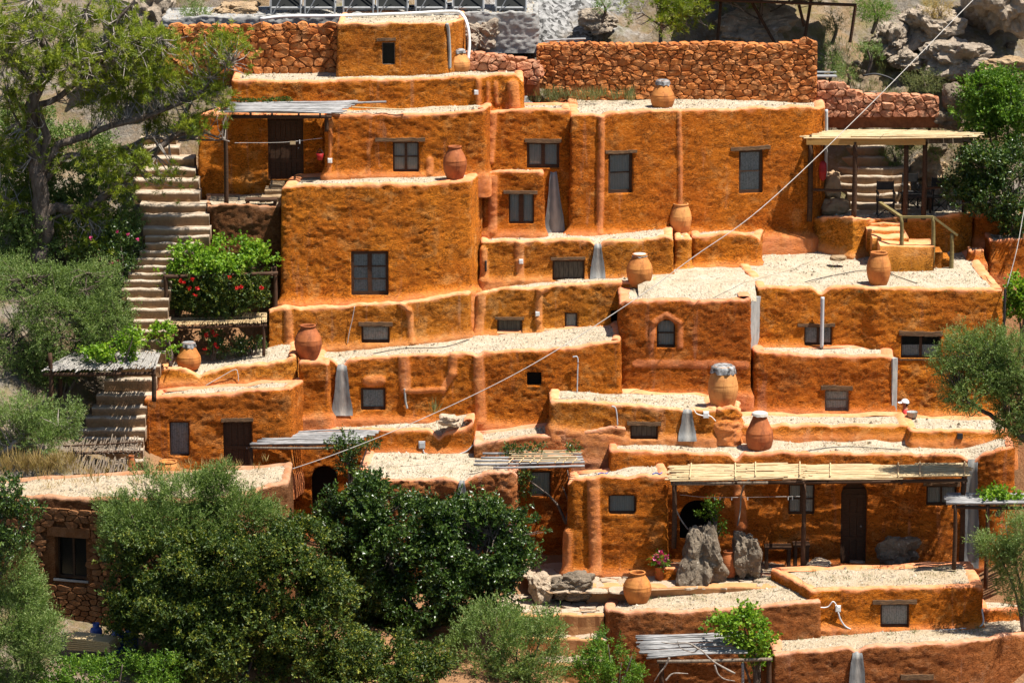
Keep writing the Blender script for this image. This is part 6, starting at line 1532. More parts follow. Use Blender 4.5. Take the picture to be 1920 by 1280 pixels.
# ------------------------------------------------------------------ the man with the cap
def person():
    Yp = 98.55; top = at(1698, 747, Yp); zf = top[2] - 1.76; X0 = top[0]
    J = {'pel': (0, 0, 0.95), 'sp': (0, 0, 1.15), 'ch': (0, 0, 1.34), 'ne': (0, 0, 1.46), 'nt': (-0.01, 0, 1.53), 'hc': (-0.02, 0, 1.63), 'ht': (-0.015, 0, 1.72)}
    R0 = {'pel': (0.15, 0.11), 'sp': (0.14, 0.10), 'ch': (0.16, 0.11), 'ne': (0.065, 0.065), 'nt': (0.058, 0.058), 'hc': (0.088, 0.078), 'ht': (0.06, 0.06)}
    Ed = [('pel', 'sp'), ('sp', 'ch'), ('ch', 'ne'), ('ne', 'nt'), ('nt', 'hc'), ('hc', 'ht')]
    for s_, t in ((-1, 'l'), (1, 'r')):
        for nme, p, r in (('hip', (0, s_ * 0.10, 0.90), 0.095), ('kn', (-0.03, s_ * 0.11, 0.50), 0.06), ('an', (0.02, s_ * 0.11, 0.09), 0.042), ('to', (-0.16, s_ * 0.12, 0.04), 0.038), ('sh', (0, s_ * 0.19, 1.40), 0.062), ('el', (0.04, s_ * 0.24, 1.13), 0.045), ('wr', (-0.10, s_ * 0.22, 0.92), 0.032), ('ha', (-0.16, s_ * 0.21, 0.86), 0.03)):
            J[nme + t] = p; R0[nme + t] = (r, r)
        Ed += [('pel', 'hip' + t), ('hip' + t, 'kn' + t), ('kn' + t, 'an' + t), ('an' + t, 'to' + t), ('ch', 'sh' + t), ('sh' + t, 'el' + t), ('el' + t, 'wr' + t), ('wr' + t, 'ha' + t)]
    names = list(J); ix = {k: i for i, k in enumerate(names)}
    me = bpy.data.meshes.new('person'); me.from_pydata([J[k] for k in names], [(ix[a], ix[b]) for a, b in Ed], []); me.update()
    o = bpy.data.objects.new('person', me); COL.objects.link(o); o.location = (X0, Yp, zf); WL[o.name] = np.array((X0, Yp, zf))
    sk = o.modifiers.new('skin', 'SKIN'); sk.use_smooth_shade = True
    for i, k in enumerate(names):
        me.skin_vertices[0].data[i].radius = R0[k]
        me.skin_vertices[0].data[i].use_root = (k == 'pel')
    sb = o.modifiers.new('sub', 'SUBSURF'); sb.levels = sb.render_levels = 2
    m, n, l, b = nm('person_skin_and_clothes', 0.8)
    xyz = n.new('ShaderNodeSeparateXYZ'); l.new(pos(n, l, obj=True), xyz.inputs[0])
    c = mix(n, l, mth(n, l, 'GREATER_THAN', xyz.outputs[2], 0.93), (0.04, 0.045, 0.06), (0.40, 0.03, 0.03))
    c = mix(n, l, mth(n, l, 'GREATER_THAN', xyz.outputs[2], 1.475), c, (0.36, 0.17, 0.10)); l.new(c, b.inputs['Base Color'])
    me.materials.append(m)
    tag(o, 'man in red shirt and white cap, only his head showing above a low roof', 'person')
    C = np.array((X0 - 0.015, Yp, zf + 1.645)); D, F = ico(4)
    def cut(fn, sc_, mat, name, off=(0, 0, 0)):
        k = fn(D); keep = k[F].all(1); used = np.unique(F[keep]); mp = -np.ones(len(D), int); mp[used] = np.arange(len(used))
        return put(name, C + np.array(off) + D[used] * np.array(sc_), mp[F[keep]], M[mat], o, None, True)
    cut(lambda d: (d[:, 2] > 0.12 - 0.25 * (d[:, 0] > 0.2)), (0.112, 0.098, 0.112), 'cap', 'cap')
    cut(lambda d: (d[:, 0] > 0.05) & (d[:, 2] < 0.25) & (d[:, 2] > -0.75), (0.106, 0.092, 0.11), 'hair', 'hair')
    u = np.linspace(-1, 1, 9); V = np.concatenate([np.stack([C[0] - 0.09 - t * 0.10 * np.sqrt(1 - 0.7 * u ** 2), C[1] + 0.075 * u, C[2] + 0.035 - 0.012 * t - 0.02 * u ** 2], -1) for t in (0, 0.5, 1)])
    i = np.arange(2)[:, None] * 9; j = np.arange(8)[None]; Fq = np.stack([i + j, i + j + 1, i + 9 + j + 1, i + 9 + j], -1).reshape(-1, 4)
    put('cap_visor', np.concatenate([V, V - EZ * 0.008]), np.concatenate([Fq, Fq[:, ::-1] + 27]), M['cap'], o, None, True)
    put('nose', *rockmesh(C + (-0.098, 0, -0.025), (0.022, 0.014, 0.024), 3, 2, 0.02), M['skin'], o, None, True)
    for s_ in (-1, 1):
        put('ear', *rockmesh(C + (0.005, s_ * 0.082, -0.02), (0.022, 0.012, 0.032), 4, 2, 0.05), M['skin'], o, None, True)
        put('eye', *rockmesh(C + (-0.085, s_ * 0.032, 0.0), (0.008, 0.012, 0.007), 5, 1, 0.0), M['hair'], o, None, True)
    put('mouth', *rockmesh(C + (-0.086, 0, -0.065), (0.008, 0.024, 0.006), 6, 1, 0.0), M['shirt'], o, None, True)
    return zf
PZ = person()
tag(put('passage_floor', *abox(at(1684, 760, 98)[0], at(1800, 760, 98)[0], 98.25, 98.95, PZ - 0.6, PZ - 0.005), M['concrete']), kind='structure')
# ------------------------------------------------------------------ rocks on the hillside
for k, (lab, px, q0, q1, w, Y, dep, mat) in enumerate((
    ('big angular grey boulder on the hillside at upper right', 1800, 72, 150, 150, 107.6, 1.0, 'rock'),
    ('dark overhanging rock in the top right corner', 1885, -90, 62, 130, 109.3, 1.6, 'rock'),
    ('ridged grey outcrop above the big angular boulder', 1745, 8, 92, 120, 109.4, 1.2, 'rock'),
    ('slanting grey rock right of the shelter shrubs', 1672, 45, 112, 70, 108.8, 0.8, 'rock'),
    ('small grey rock below the ridged outcrop', 1700, 98, 132, 60, 107.8, 0.5, 'rock'),
    ('pale slab of rock above the right hand bushes', 1885, 105, 150, 110, 107.6, 0.7, 'step'),
    ('tall brown cliff rock behind the pine at top left', 262, -60, 112, 120, 108.3, 1.5, 'rock'),
    ('rounded grey boulder right of the topmost hut', 900, 38, 96, 66, 105.9, 0.6, 'rock'),
    ('brown boulder in shade behind the topmost hut pipe', 965, 40, 74, 80, 106.4, 0.5, 'rock'),
    ('pale rock at the top right of the scree', 1120, 15, 60, 70, 107.8, 0.5, 'rock'),
    ('rocky outcrop left of the solar collectors', 440, 2, 40, 90, 107.2, 0.7, 'step'),
    ('brown rock under the leaning shelter posts', 1410, 20, 92, 150, 107.9, 0.8, 'rock'),
    ('pale rocky bank right of the garden steps', 1745, 285, 350, 90, 106.4, 0.6, 'step'),
    ('grey rock at the foot of the pale rocky bank', 1775, 335, 400, 70, 105.6, 0.5, 'rock'))):
    boulder(lab, px, q0, q1, Y, w, dep, 'rock_hill' if mat == 'rock' else mat, 300 + k * 3, 0.5, 5)
r_ = np.random.default_rng(77)
for k in range(46):                                               # loose stones along the hillside
    px = r_.choice([r_.uniform(1540, 1910), r_.uniform(880, 1180)]); q = r_.uniform(30, 210) if px > 1500 else r_.uniform(30, 110)
    Y = 105.6 + (215 - q) / 42 if px > 1500 else 107.0
    x, z = at(px, q, Y)[0], 0; z = float(GH(np.array([x]), np.array([Y]))[0]); s_ = r_.uniform(0.08, 0.22)
    V, F = rockmesh((x, Y, z + s_ * 0.3), (s_ * 1.3, s_, s_ * 0.8), int(r_.integers(1e5)), 2, 0.4)
    tag(put('loose_stone', V, F, M['rock' if k % 3 else 'step']), 'loose stone lying on the grey scree right of the topmost hut' if px < 1500 else 'loose stone lying among the scrub at the upper right', 'rock', 'loose hillside stones')
# open shelter on the slope at the top
sh = thing('slope_shelter', 'dark metal framed shelter on the slope at the top edge', 'shelter', at(1470, 90, 107.3))
for pts in ([(1357, -60), (1345, 82)], [(1524, -20), (1508, 78)], [(1604, 12), (1594, 80)], [(1410, 5), (1452, 80)], [(1498, 10), (1508, 50)]):
    put('post', *tube([at(p, q, 107.0) for p, q in pts], 0.05, 6), M['wood'], sh)
zr = zat(-10, 106.6)
put('shade_sheet', *join([obox(((at(1460, 0, 107.5)[0]), 107.6, zr + 0.35), EX, np.array((0, 0.96, 0.26)), np.array((0, -0.26, 0.96)), 2.3, 1.5, 0.025)]), M['wood'], sh)  # unseen sheet added above the view to throw shade on the slope
put('eave_beam', *tube([at(1290, -2, 106.3), at(1606, 10, 106.3)], 0.05, 6), M['wood'], sh)
# metal trough, hoses, planks on the slope
tag(put('metal_sheet', *join([obox(at(1548, 142, 106.0), EX, EY, EZ, 0.3, 0.25, 0.015), obox(at(1548, 138, 106.2) + EZ * 0.04, EX, EY, EZ, 0.3, 0.1, 0.012)]), M['steel']), 'bright metal sheet lying behind the right end of the large stone wall', 'metal sheet')
tag(put('black_hose', *tube(curve([at(p, q, 106.4) for p, q in ((1618, 142), (1640, 139), (1662, 144), (1680, 153))], 16), 0.03, 6), M['black'], None, None, True), 'short black hose on the scrub above the low broken wall', 'hose')
tag(put('loose_plank', *tube([at(1022, 76, 105.4), at(1098, 73, 105.6)], 0.035, 5), M['pole']), 'grey stick lying on the scree above the large stone wall', 'stick')

# ------------------------------------------------------------------ trees and bushes
def pine(name, label, lobes, wood, Y, density, seed, foot, n_need=22, L=0.13, W=0.016, gap=0.3, frac=0.5, mat='lf_pine'):
    P, D = twigs_in(lobes, Y, density, seed, 0.15, gap, 1.3, 1.1)
    V, F, t = leaves(P, D, n_need, L, W, 0.52, 0.12, seed + 1)
    root = thing(name, label, 'tree', at(*foot)); put('crown', V, F, M[mat], root, {'tint': t})
    wv = limbs(wood, Y); put('trunk', *wv, M['bark'], root, None, True)
    put('twigs', *branchlets(P, wv[0][::9], seed + 3, frac, 0.010), M['bark_pale'], root)
    return root
pine('pine_tree', 'large open crowned pine filling the upper left corner',
    [(50, 60, 120, 75), (190, 55, 110, 60, 0.6), (120, 130, 110, 50, -0.3), (285, 95, 75, 50), (330, 160, 80, 40, 0.3), (425, 105, 52, 60, 0.2), (415, 180, 52, 40), (375, 235, 55, 24, -0.2), (220, 205, 75, 38, 0.5), (60, 190, 80, 40), (30, 270, 60, 55, 0.4), (150, 300, 70, 36), (245, 300, 60, 26, -0.3), (210, 350, 50, 30, -0.4), (320, 335, 42, 36, -0.2), (95, 390, 80, 50, 0.6), (20, 370, 50, 50), (170, 400, 70, 45, 0.3), (190, 455, 50, 35), (270, 215, 50, 40, 0.8), (300, 250, 40, 24, 0.6), (250, 150, 60, 40, 1.0), (180, 120, 70, 50, 1.2), (20, 130, 60, 50, 1.0)],
    [([(72, 500), (78, 430), (74, 350), (66, 270), (66, 190), (85, 130), (80, 60), (60, -20)], 0.27, 0.08), ([(76, 330), (86, 260), (62, 180), (48, 140), (0, 100)], 0.13, 0.04), ([(78, 330), (110, 275), (180, 250), (260, 222), (330, 200), (395, 175)], 0.13, 0.03), ([(80, 345), (130, 290), (200, 300), (270, 262), (330, 262), (420, 262)], 0.09, 0.02),
     ([(240, 335), (285, 290), (325, 255), (352, 205), (375, 170), (430, 120)], 0.11, 0.03), ([(150, 395), (200, 365), (240, 335)], 0.12, 0.11), ([(72, 400), (110, 390), (150, 395)], 0.14, 0.12), ([(325, 255), (380, 250), (430, 265)], 0.05, 0.015), ([(76, 200), (130, 170), (190, 110), (220, 40), (250, 0)], 0.09, 0.03), ([(70, 240), (30, 190), (8, 175), (40, 240)], 0.06, 0.03), ([(110, 140), (170, 110), (240, 80), (300, 70)], 0.05, 0.015), ([(74, 420), (20, 380), (-30, 350)], 0.1, 0.05), ([(78, 420), (130, 400), (190, 420)], 0.06, 0.02), ([(85, 130), (140, 60), (170, 0)], 0.05, 0.02)],
    99.2, 33, 401, (72, 500, 99.2), frac=0.4, gap=0.46, n_need=24)
pine('pine_tree', 'young yellow green pine above the large stone wall', [(1245, 40, 62, 34), (1215, 15, 40, 25, 0.2), (1290, 15, 45, 26), (1250, 5, 50, 20)],
    [([(1238, 85), (1240, 40), (1246, -10)], 0.06, 0.03), ([(1240, 55), (1285, 30), (1315, 15)], 0.03, 0.01), ([(1240, 50), (1205, 25)], 0.03, 0.01)], 106.2, 40, 411, (1238, 88, 106.2), gap=0.2, frac=0.4, L=0.15)
pine('pine_tree', 'dark pine branch mass at the top behind the shelter', [(1420, -5, 60, 22), (1360, 0, 40, 20), (1500, -5, 50, 16)], [([(1425, 90), (1425, 40), (1430, -30)], 0.08, 0.04), ([(1428, 40), (1370, 5)], 0.03, 0.01), ([(1428, 30), (1490, 0)], 0.03, 0.01)], 107.6, 36, 415, (1425, 95, 107.6), gap=0.3, frac=0.4)
OL = dict(n_per=9, L=0.065, W=0.017, spread=0.5, tw=0.22)
plant('olive_tree', 'broad grey green olive beside the left stairs', 'tree', [(60, 545, 85, 55), (165, 535, 70, 48, 0.3), (205, 600, 52, 52, 0.2), (110, 610, 90, 60, -0.3), (30, 640, 70, 60), (180, 660, 50, 40, 0.4), (90, 690, 60, 30), (20, 520, 50, 40, 0.5), (240, 640, 20, 26, 0.3)], 96.6, 'lf_olive', 230, seed=421, gap=0.3, inner=0.45, foot=(110, 740, 96.6), bl=0.03, **OL)
plant('olive_tree', 'bright olive bush below the reed pergola at left', 'tree', [(60, 770, 62, 32), (20, 800, 50, 38), (110, 800, 40, 38, 0.2), (70, 820, 55, 36, -0.2), (130, 770, 22, 22)], 93.6, 'lf_olive_l', 240, seed=425, gap=0.3, inner=0.4, wood=[([(-20, 860), (20, 835), (45, 815), (70, 790)], 0.09, 0.03), ([(20, 838), (70, 830), (110, 800)], 0.05, 0.02)], bark='bark_pale', bl=0.04, foot=(10, 870, 93.6), **OL)
MA = dict(n_per=9, L=0.07, W=0.034, spread=0.6, tw=0.18)
plant('carob_bush', 'dark understorey bush below the pine trunk', 'bush', [(40, 440, 60, 40), (120, 470, 60, 30, 0.3), (195, 470, 50, 34), (230, 420, 32, 30, 0.4), (160, 420, 60, 40, 0.8), (20, 320, 40, 50, 1.0), (120, 340, 60, 40, 1.2), (200, 370, 50, 34, 1.0), (60, 400, 80, 50, 1.4), (215, 320, 30, 30, 2.0), (150, 280, 60, 40, 3.0), (40, 250, 60, 50, 4.0), (30, 500, 60, 30, 0.4)], 99.4, 'lf_olive', 170, seed=431, foot=(120, 510, 99.4), **MA)
plant('oleander_bush', 'dark bush with a few pink flowers left of the stairs', 'bush', [(225, 462, 32, 42), (215, 500, 36, 26)], 98.9, 'lf_carob', 150, seed=433, foot=(222, 530, 98.9), **MA)
CB = dict(n_per=9, L=0.085, W=0.048, spread=0.6, tw=0.2)
plant('carob_tree', 'large dark glossy carob tree at bottom centre', 'tree', [(690, 935, 62, 46), (640, 990, 50, 52, 0.2), (740, 990, 90, 60, -0.3), (840, 985, 70, 46, 0.1), (940, 985, 66, 52, 0.1), (900, 1050, 90, 62, -0.2), (790, 1070, 100, 70, -0.4), (690, 1080, 80, 70), (960, 1060, 50, 46, 0.2), (860, 1120, 110, 50), (740, 1150, 90, 46, 0.1), (660, 1010, 60, 50, -0.2)], 90.9, 'lf_carob', 230, seed=441, gap=0.50, gf=1.7, inner=0.35, wood=[([(800, 1250), (790, 1180), (760, 1110), (720, 1030), (690, 960)], 0.13, 0.03), ([(790, 1180), (840, 1100), (900, 1030), (940, 980)], 0.09, 0.03), ([(795, 1190), (860, 1150), (930, 1080)], 0.07, 0.02), ([(780, 1140), (720, 1110), (660, 1060)], 0.07, 0.02)], bl=0.03, foot=(800, 1250, 90.9), **CB)
plant('olive_tree', 'upright narrow leaved olive in front of the stone cottage roof', 'tree', [(235, 960, 48, 46), (270, 920, 36, 40, 0.2), (340, 930, 52, 42), (405, 925, 34, 46, 0.1), (450, 950, 48, 38), (300, 985, 90, 46, -0.2), (420, 990, 80, 42), (215, 1010, 34, 50), (500, 965, 30, 26), (372, 905, 14, 26), (425, 893, 16, 22), (400, 900, 20, 24)], 86.9, 'lf_olive', 260, seed=451, gap=0.2, up=1.0, foot=(340, 1200, 86.9), n_per=9, L=0.06, W=0.018, spread=0.45, tw=0.2)
plant('mastic_bush', 'huge green bush with yellow tips at lower left centre', 'bush', [(300, 1070, 100, 66), (420, 1060, 110, 70, -0.3), (530, 1050, 90, 70, 0.1), (250, 1130, 60, 60, 0.2), (370, 1150, 120, 80, -0.4), (500, 1150, 120, 80, -0.2), (600, 1110, 60, 70, 0.2), (440, 1230, 150, 60, -0.3), (600, 1210, 80, 70), (320, 1230, 80, 50), (560, 1000, 40, 30, 0.1)], 86.2, 'lf_mastic', 250, seed=461, gap=0.50, gf=1.7, inner=0.3, foot=(440, 1300, 86.2), n_per=9, L=0.08, W=0.042, spread=0.6, tw=0.2)
plant('mastic_bush', 'yellow green bush at the bottom centre below the carob', 'bush', [(690, 1230, 90, 46), (760, 1260, 80, 36, -0.2), (620, 1260, 70, 40), (810, 1235, 36, 26)], 87.2, 'lf_mastic', 230, seed=465, gap=0.50, gf=1.7, inner=0.3, foot=(700, 1310, 87.2), n_per=9, L=0.08, W=0.042, spread=0.6, tw=0.2)
plant('olive_tree', 'feathery olive filling the lower left corner', 'tree', [(18, 1065, 40, 52), (50, 1115, 34, 40, 0.2), (25, 1160, 54, 60), (70, 1200, 46, 46, -0.2), (20, 1235, 60, 60), (95, 1170, 18, 22, 0.2)], 84.6, 'lf_olive_l', 260, seed=471, gap=0.24, up=0.9, foot=(40, 1300, 84.6), n_per=9, L=0.07, W=0.018, spread=0.45, tw=0.24)
plant('carob_bush', 'dark leafy sprays at the left edge above the corner olive', 'bush', [(16, 925, 18, 30), (6, 970, 24, 36, 0.1), (52, 960, 20, 16, 0.2), (30, 1000, 30, 18), (-20, 1000, 36, 46)], 84.3, 'lf_carob', 120, seed=475, gap=0.35, foot=(-20, 1100, 84.3), **CB)
plant('bright_bush', 'bright green bush along the bottom edge at left', 'bush', [(150, 1262, 60, 26), (230, 1258, 55, 28, -0.1), (290, 1262, 60, 32), (80, 1275, 60, 24)], 84.6, 'lf_bright', 130, seed=481, gap=0.25, foot=(200, 1320, 84.6), **MA)
plant('olive_bush', 'grey green shrub in front of the paved path at the bottom', 'bush', [(930, 1180, 70, 46), (890, 1230, 60, 60), (970, 1230, 70, 56, -0.1), (1025, 1185, 30, 40, 0.1), (1010, 1250, 50, 40)], 88.9, 'lf_olive_l', 250, seed=485, gap=0.3, up=1.0, foot=(950, 1320, 88.9), n_per=9, L=0.065, W=0.02, spread=0.45, tw=0.22)
plant('bright_bush', 'rounded bright green bush left of the pole arbour', 'bush', [(1140, 1225, 42, 38), (1110, 1255, 40, 36), (1165, 1260, 38, 40, -0.1), (1185, 1240, 20, 24)], 88.9, 'lf_bright', 190, seed=491, gap=0.2, foot=(1140, 1310, 88.9), n_per=9, L=0.06, W=0.026, spread=0.55, tw=0.16)
plant('olive_tree', 'olive tree leaning in from the right edge', 'tree', [(1800, 665, 42, 46), (1850, 690, 50, 46, 0.2), (1900, 680, 40, 50), (1830, 740, 60, 40, -0.2), (1890, 760, 50, 50), (1785, 700, 26, 30), (1860, 640, 34, 24), (1880, 810, 40, 30, 0.1), (1905, 735, 40, 60)], 94.0, 'lf_olive', 250, seed=495, gap=0.26, wood=[([(1990, 880), (1930, 830), (1890, 800), (1840, 765), (1800, 730)], 0.11, 0.03), ([(1890, 800), (1880, 740), (1850, 690)], 0.05, 0.02), ([(1930, 830), (1920, 760), (1900, 690)], 0.06, 0.02)], bl=0.04, foot=(1990, 900, 94.0), **OL)
plant('olive_bush', 'olive bush at the right edge in front of the pole pergola', 'bush', [(1885, 1000, 44, 34), (1900, 1060, 40, 44), (1860, 1020, 34, 22, 0.1), (1925, 1020, 40, 70), (1895, 1110, 30, 30)], 91.2, 'lf_olive_l', 250, seed=501, gap=0.28, foot=(1920, 1170, 91.2), **OL)
plant('carob_tree', 'bright rounded tree right of the low broken wall', 'tree', [(1850, 175, 46, 42), (1895, 190, 44, 46), (1840, 225, 38, 30), (1890, 240, 44, 34, 0.1)], 104.6, 'lf_bright', 130, seed=505, gap=0.22, foot=(1870, 330, 104.6), **CB)
plant('carob_tree', 'dark tree shading the planters at the right edge', 'tree', [(1845, 310, 42, 34), (1895, 320, 46, 46), (1810, 345, 36, 30, 0.2), (1860, 370, 56, 34), (1905, 400, 34, 36), (1830, 300, 26, 18, -0.2)], 103.0, 'lf_carob', 140, seed=509, gap=0.26, wood=[([(1905, 450), (1890, 400), (1878, 350), (1865, 310)], 0.08, 0.03), ([(1890, 400), (1910, 350)], 0.05, 0.02)], bl=0.03, foot=(1908, 455, 103.0), **CB)
VN = dict(n_per=6, L=0.09, W=0.08, spread=0.75, tw=0.22, up=0.6)
plant('grape_vine', 'big bright vine covering the pergola beside the cube house', 'vine', [(360, 482, 50, 22), (430, 474, 60, 22, 0.2), (480, 485, 32, 20, 0.3), (340, 505, 30, 16, -0.1), (400, 498, 60, 14, -0.2)], 98.9, 'lf_vine', 96, seed=515, gap=0.38, gf=3.0, foot=(415, 590, 98.9), **VN)
gb = plant('geranium_bush', 'leafy bush with red flowers under the big vine', 'bush', [(370, 535, 46, 34), (430, 545, 46, 36, -0.1), (400, 570, 60, 18), (475, 545, 30, 30), (340, 560, 20, 22)], 98.7, 'lf_mastic', 170, seed=519, gap=0.3, foot=(415, 590, 98.6), **MA)
plant('grape_vine', 'vine leaves spilling over the grey reed pergola', 'vine', [(205, 655, 46, 15), (250, 640, 14, 18), (240, 668, 18, 12), (185, 662, 24, 10)], 95.4, 'lf_vine', 120, seed=523, gap=0.38, gf=3.0, foot=(215, 690, 95.4), **VN)
plant('grape_vine', 'bright vine leaves between the reed pergola and the covered jar', 'vine', [(306, 625, 18, 14), (312, 648, 20, 12), (296, 645, 14, 14)], 97.3, 'lf_vine', 136, seed=527, gap=0.38, gf=3.0, foot=(318, 675, 97.3), **VN)
plant('grape_vine', 'bright vine at the right end of the pole arbour', 'vine', [(1390, 1165, 34, 20), (1410, 1190, 38, 24), (1420, 1220, 26, 22), (1350, 1172, 20, 12), (1402, 1148, 10, 12), (1402, 1235, 16, 14)], 90.4, 'lf_vine', 120, seed=531, gap=0.38, gf=3.0, foot=(1415, 1300, 90.4), **VN)
plant('grape_vine', 'small vine sprig on the pole pergola at the right edge', 'vine', [(1868, 930, 28, 8), (1890, 925, 12, 8), (1908, 932, 8, 8)], 93.3, 'lf_vine', 136, seed=535, gap=0.38, gf=3.0, foot=(1870, 945, 93.3), **VN)
plant('grape_vine', 'bright vine right of the wide gravel terrace house', 'vine', [(1912, 545, 22, 24), (1900, 575, 16, 18), (1925, 570, 24, 30)], 99.4, 'lf_vine', 136, seed=539, gap=0.38, gf=3.0, foot=(1912, 640, 99.4), **VN)
plant('climbing_ivy', 'dark climber hanging over the pole awning by the arched door', 'vine', [(655, 840, 14, 22), (690, 835, 16, 8), (650, 870, 12, 20), (630, 832, 16, 6)], 95.25, 'lf_carob', 170, seed=543, gap=0.2, foot=(655, 900, 95.25), **MA)
plant('climbing_ivy', 'small green climber in the dark niche behind the tall boulder', 'vine', [(1330, 960, 16, 12), (1338, 945, 10, 8), (1352, 990, 8, 8)], 94.7, 'lf_bright', 130, seed=545, gap=0.3, foot=(1335, 1000, 94.7), **MA)
plant('trellis_flowers', 'small flowering plant on the pole trellis', 'plant', [(962, 846, 14, 7), (985, 845, 10, 6), (1012, 842, 6, 6), (1072, 843, 9, 5)], 95.4, 'lf_carob', 200, seed=547, gap=0.1, foot=(980, 860, 95.4), **MA)
plant('dark_climber', 'dark leafy climber beside the recessed window', 'plant', [(1064, 890, 10, 20), (1055, 920, 8, 16), (985, 905, 6, 22)], 94.9, 'lf_carob', 130, seed=549, gap=0.3, foot=(1062, 960, 94.9), **MA)
plant('rose_bush', 'small rose bush with red blooms behind the covered jar', 'bush', [(392, 635, 16, 18), (405, 650, 14, 12)], 98.3, 'lf_carob', 170, seed=553, foot=(395, 668, 98.3), **MA)
plant('low_shrub', 'low green shrub under the bamboo mat awning', 'bush', [(450, 648, 18, 12), (482, 648, 14, 12), (465, 652, 24, 8)], 98.3, 'lf_carob', 170, seed=557, foot=(465, 668, 98.3), **MA)
SCR = dict(n_per=8, L=0.05, W=0.014, spread=0.6, tw=0.14, up=0.8)
for k, (lab, px, q, rx, ry, Y, m_) in enumerate((
    ('dense round green shrub on the slope at top left', 362, 26, 28, 24, 106.4, 'lf_olive'), ('grey green scrub bush above the big stone wall end', 1625, 100, 26, 22, 107.0, 'lf_olive_l'), ('dark green bush behind the right end of the large stone wall', 1555, 108, 22, 26, 106.6, 'lf_olive'),
    ('wide green bush at the top beside the shelter', 1635, 18, 36, 26, 108.0, 'lf_bright'), ('small grey scrub bush by the low broken wall', 1585, 138, 18, 16, 106.2, 'lf_olive_l'), ('yellowish scrub bush below the angular boulder', 1728, 152, 34, 22, 106.6, 'lf_scrub'),
    ('dark rosemary bush beside the garden steps', 1672, 292, 22, 22, 105.9, 'lf_olive'), ('rounded green cushion bush right of the garden steps', 1748, 288, 18, 16, 106.0, 'lf_olive_l'), ('small scrub behind the pergola roof', 1695, 232, 22, 12, 105.9, 'lf_scrub'), ('green scrub left of the upright boulder', 1735, 230, 18, 14, 105.9, 'lf_olive_l'),
    ('dark green plant at the top of the scree', 1128, 10, 14, 14, 107.4, 'lf_bright'), ('tiny grey bush by the flat pale rock', 1612, 236, 10, 10, 105.7, 'lf_olive'), ('dry brown twig bush on the ridged outcrop', 1755, 18, 26, 16, 108.6, 'lf_dry'), ('thin scrub under the slope shelter', 1560, 40, 22, 24, 107.4, 'lf_scrub'))):
    plant('scrub_bush', lab, 'bush', [(px, q, rx, ry), (px + rx * 0.3, q + ry * 0.3, rx * 0.8, ry * 0.7, -0.1)], Y, m_, 170, seed=561 + k * 3, gap=0.2, foot=(px, q + ry, Y), **SCR)
# moss on the porch roof, weeds and dry grass
def tufts(name, label, cat, spots, mat, seed, h=0.18, n=14, kind=None, W=0.012, parent=None):
    r2 = np.random.default_rng(seed); P = np.repeat(np.array(spots), n, 0) + r2.normal(0, 0.05, (len(spots) * n, 3)) * np.array((1, 1, 0.1))
    D = r2.normal(0, 0.35, P.shape) + np.array((0, 0, 1.0)); D /= np.linalg.norm(D, axis=1)[:, None]
    V, F, t = leaves(P, D, 1, h, W, 0.1, 0.01, seed)
    o = put(name, V, F, M[mat], parent, {'tint': t}); return tag(o, label, cat, None, kind)
def scatter(b, p0, p1, q0, q1, n, seed):
    r2 = np.random.default_rng(seed); out = []
    for _ in range(n):
        px, q = r2.uniform(p0, p1), r2.uniform(q0, q1); y = yon(q, b.roof.data.vertices[0].co[2] + WL[b.root.name][2])
        w = at(px, q, y); out.append((w[0], y, b.roof_z(w[0], y)))
    return out
tufts('dry_grass', 'dry straw grass growing on the stone cottage roof', 'grass', scatter(B['SW'], 20, 500, 888, 925, 70, 1), 'lf_dry', 2, 0.22, 10, 'stuff')
tufts('roof_weeds', 'sparse dry weeds on the roof of the broad low house', 'grass', scatter(B['B'], 1500, 1800, 1068, 1098, 40, 3), 'lf_scrub', 4, 0.07, 12, 'stuff')
tufts('roof_weeds', 'sparse green weeds on the roof behind the bottom arbour', 'grass', scatter(B['R1'], 1190, 1480, 1110, 1138, 40, 5), 'lf_scrub', 6, 0.07, 12, 'stuff')
tufts('roof_weeds', 'sparse weeds on the lowest roof at bottom right', 'grass', scatter(B['H1'], 1500, 1840, 1188, 1208, 40, 7), 'lf_scrub', 8, 0.08, 12, 'stuff')
tufts('slope_grass', 'dry yellow grass across the upper right hillside', 'grass', [(lambda px, Y: (at(px, 150, Y)[0], Y, float(GH(np.array([at(px, 150, Y)[0]]), np.array([Y]))[0]) + 0.05))(rng.uniform(1540, 1900), rng.uniform(105.8, 109)) for _ in range(420)], 'lf_scrub', 10, 0.26, 12, 'stuff')
tufts('slope_grass', 'yellow grass and white flowers along the foot of the large stone wall', 'grass', [at(rng.uniform(990, 1190), rng.uniform(180, 196), rng.uniform(104.2, 105.0)) for _ in range(70)], 'lf_scrub', 11, 0.32, 12, 'stuff')
tufts('roof_moss', 'yellow green moss on the grey porch roof', 'moss', [at(rng.uniform(440, 545), rng.uniform(186, 196), 101.9) + EZ * 0.03 for _ in range(60)], 'lf_mastic', 12, 0.05, 16, 'stuff', 0.03)
tufts('dry_bank_grass', 'reddish dry grass on the bank left of the stone cottage roof', 'grass', [at(rng.uniform(0, 140), rng.uniform(858, 885), 92.4) - EZ * 0.1 for _ in range(90)], 'lf_dry', 13, 0.4, 12, 'stuff')
tufts('terrace_weed', 'spiky weed on the terrace beside the rock mound', 'plant', [at(815, 776, 97.2)], 'lf_scrub', 14, 0.4, 40)
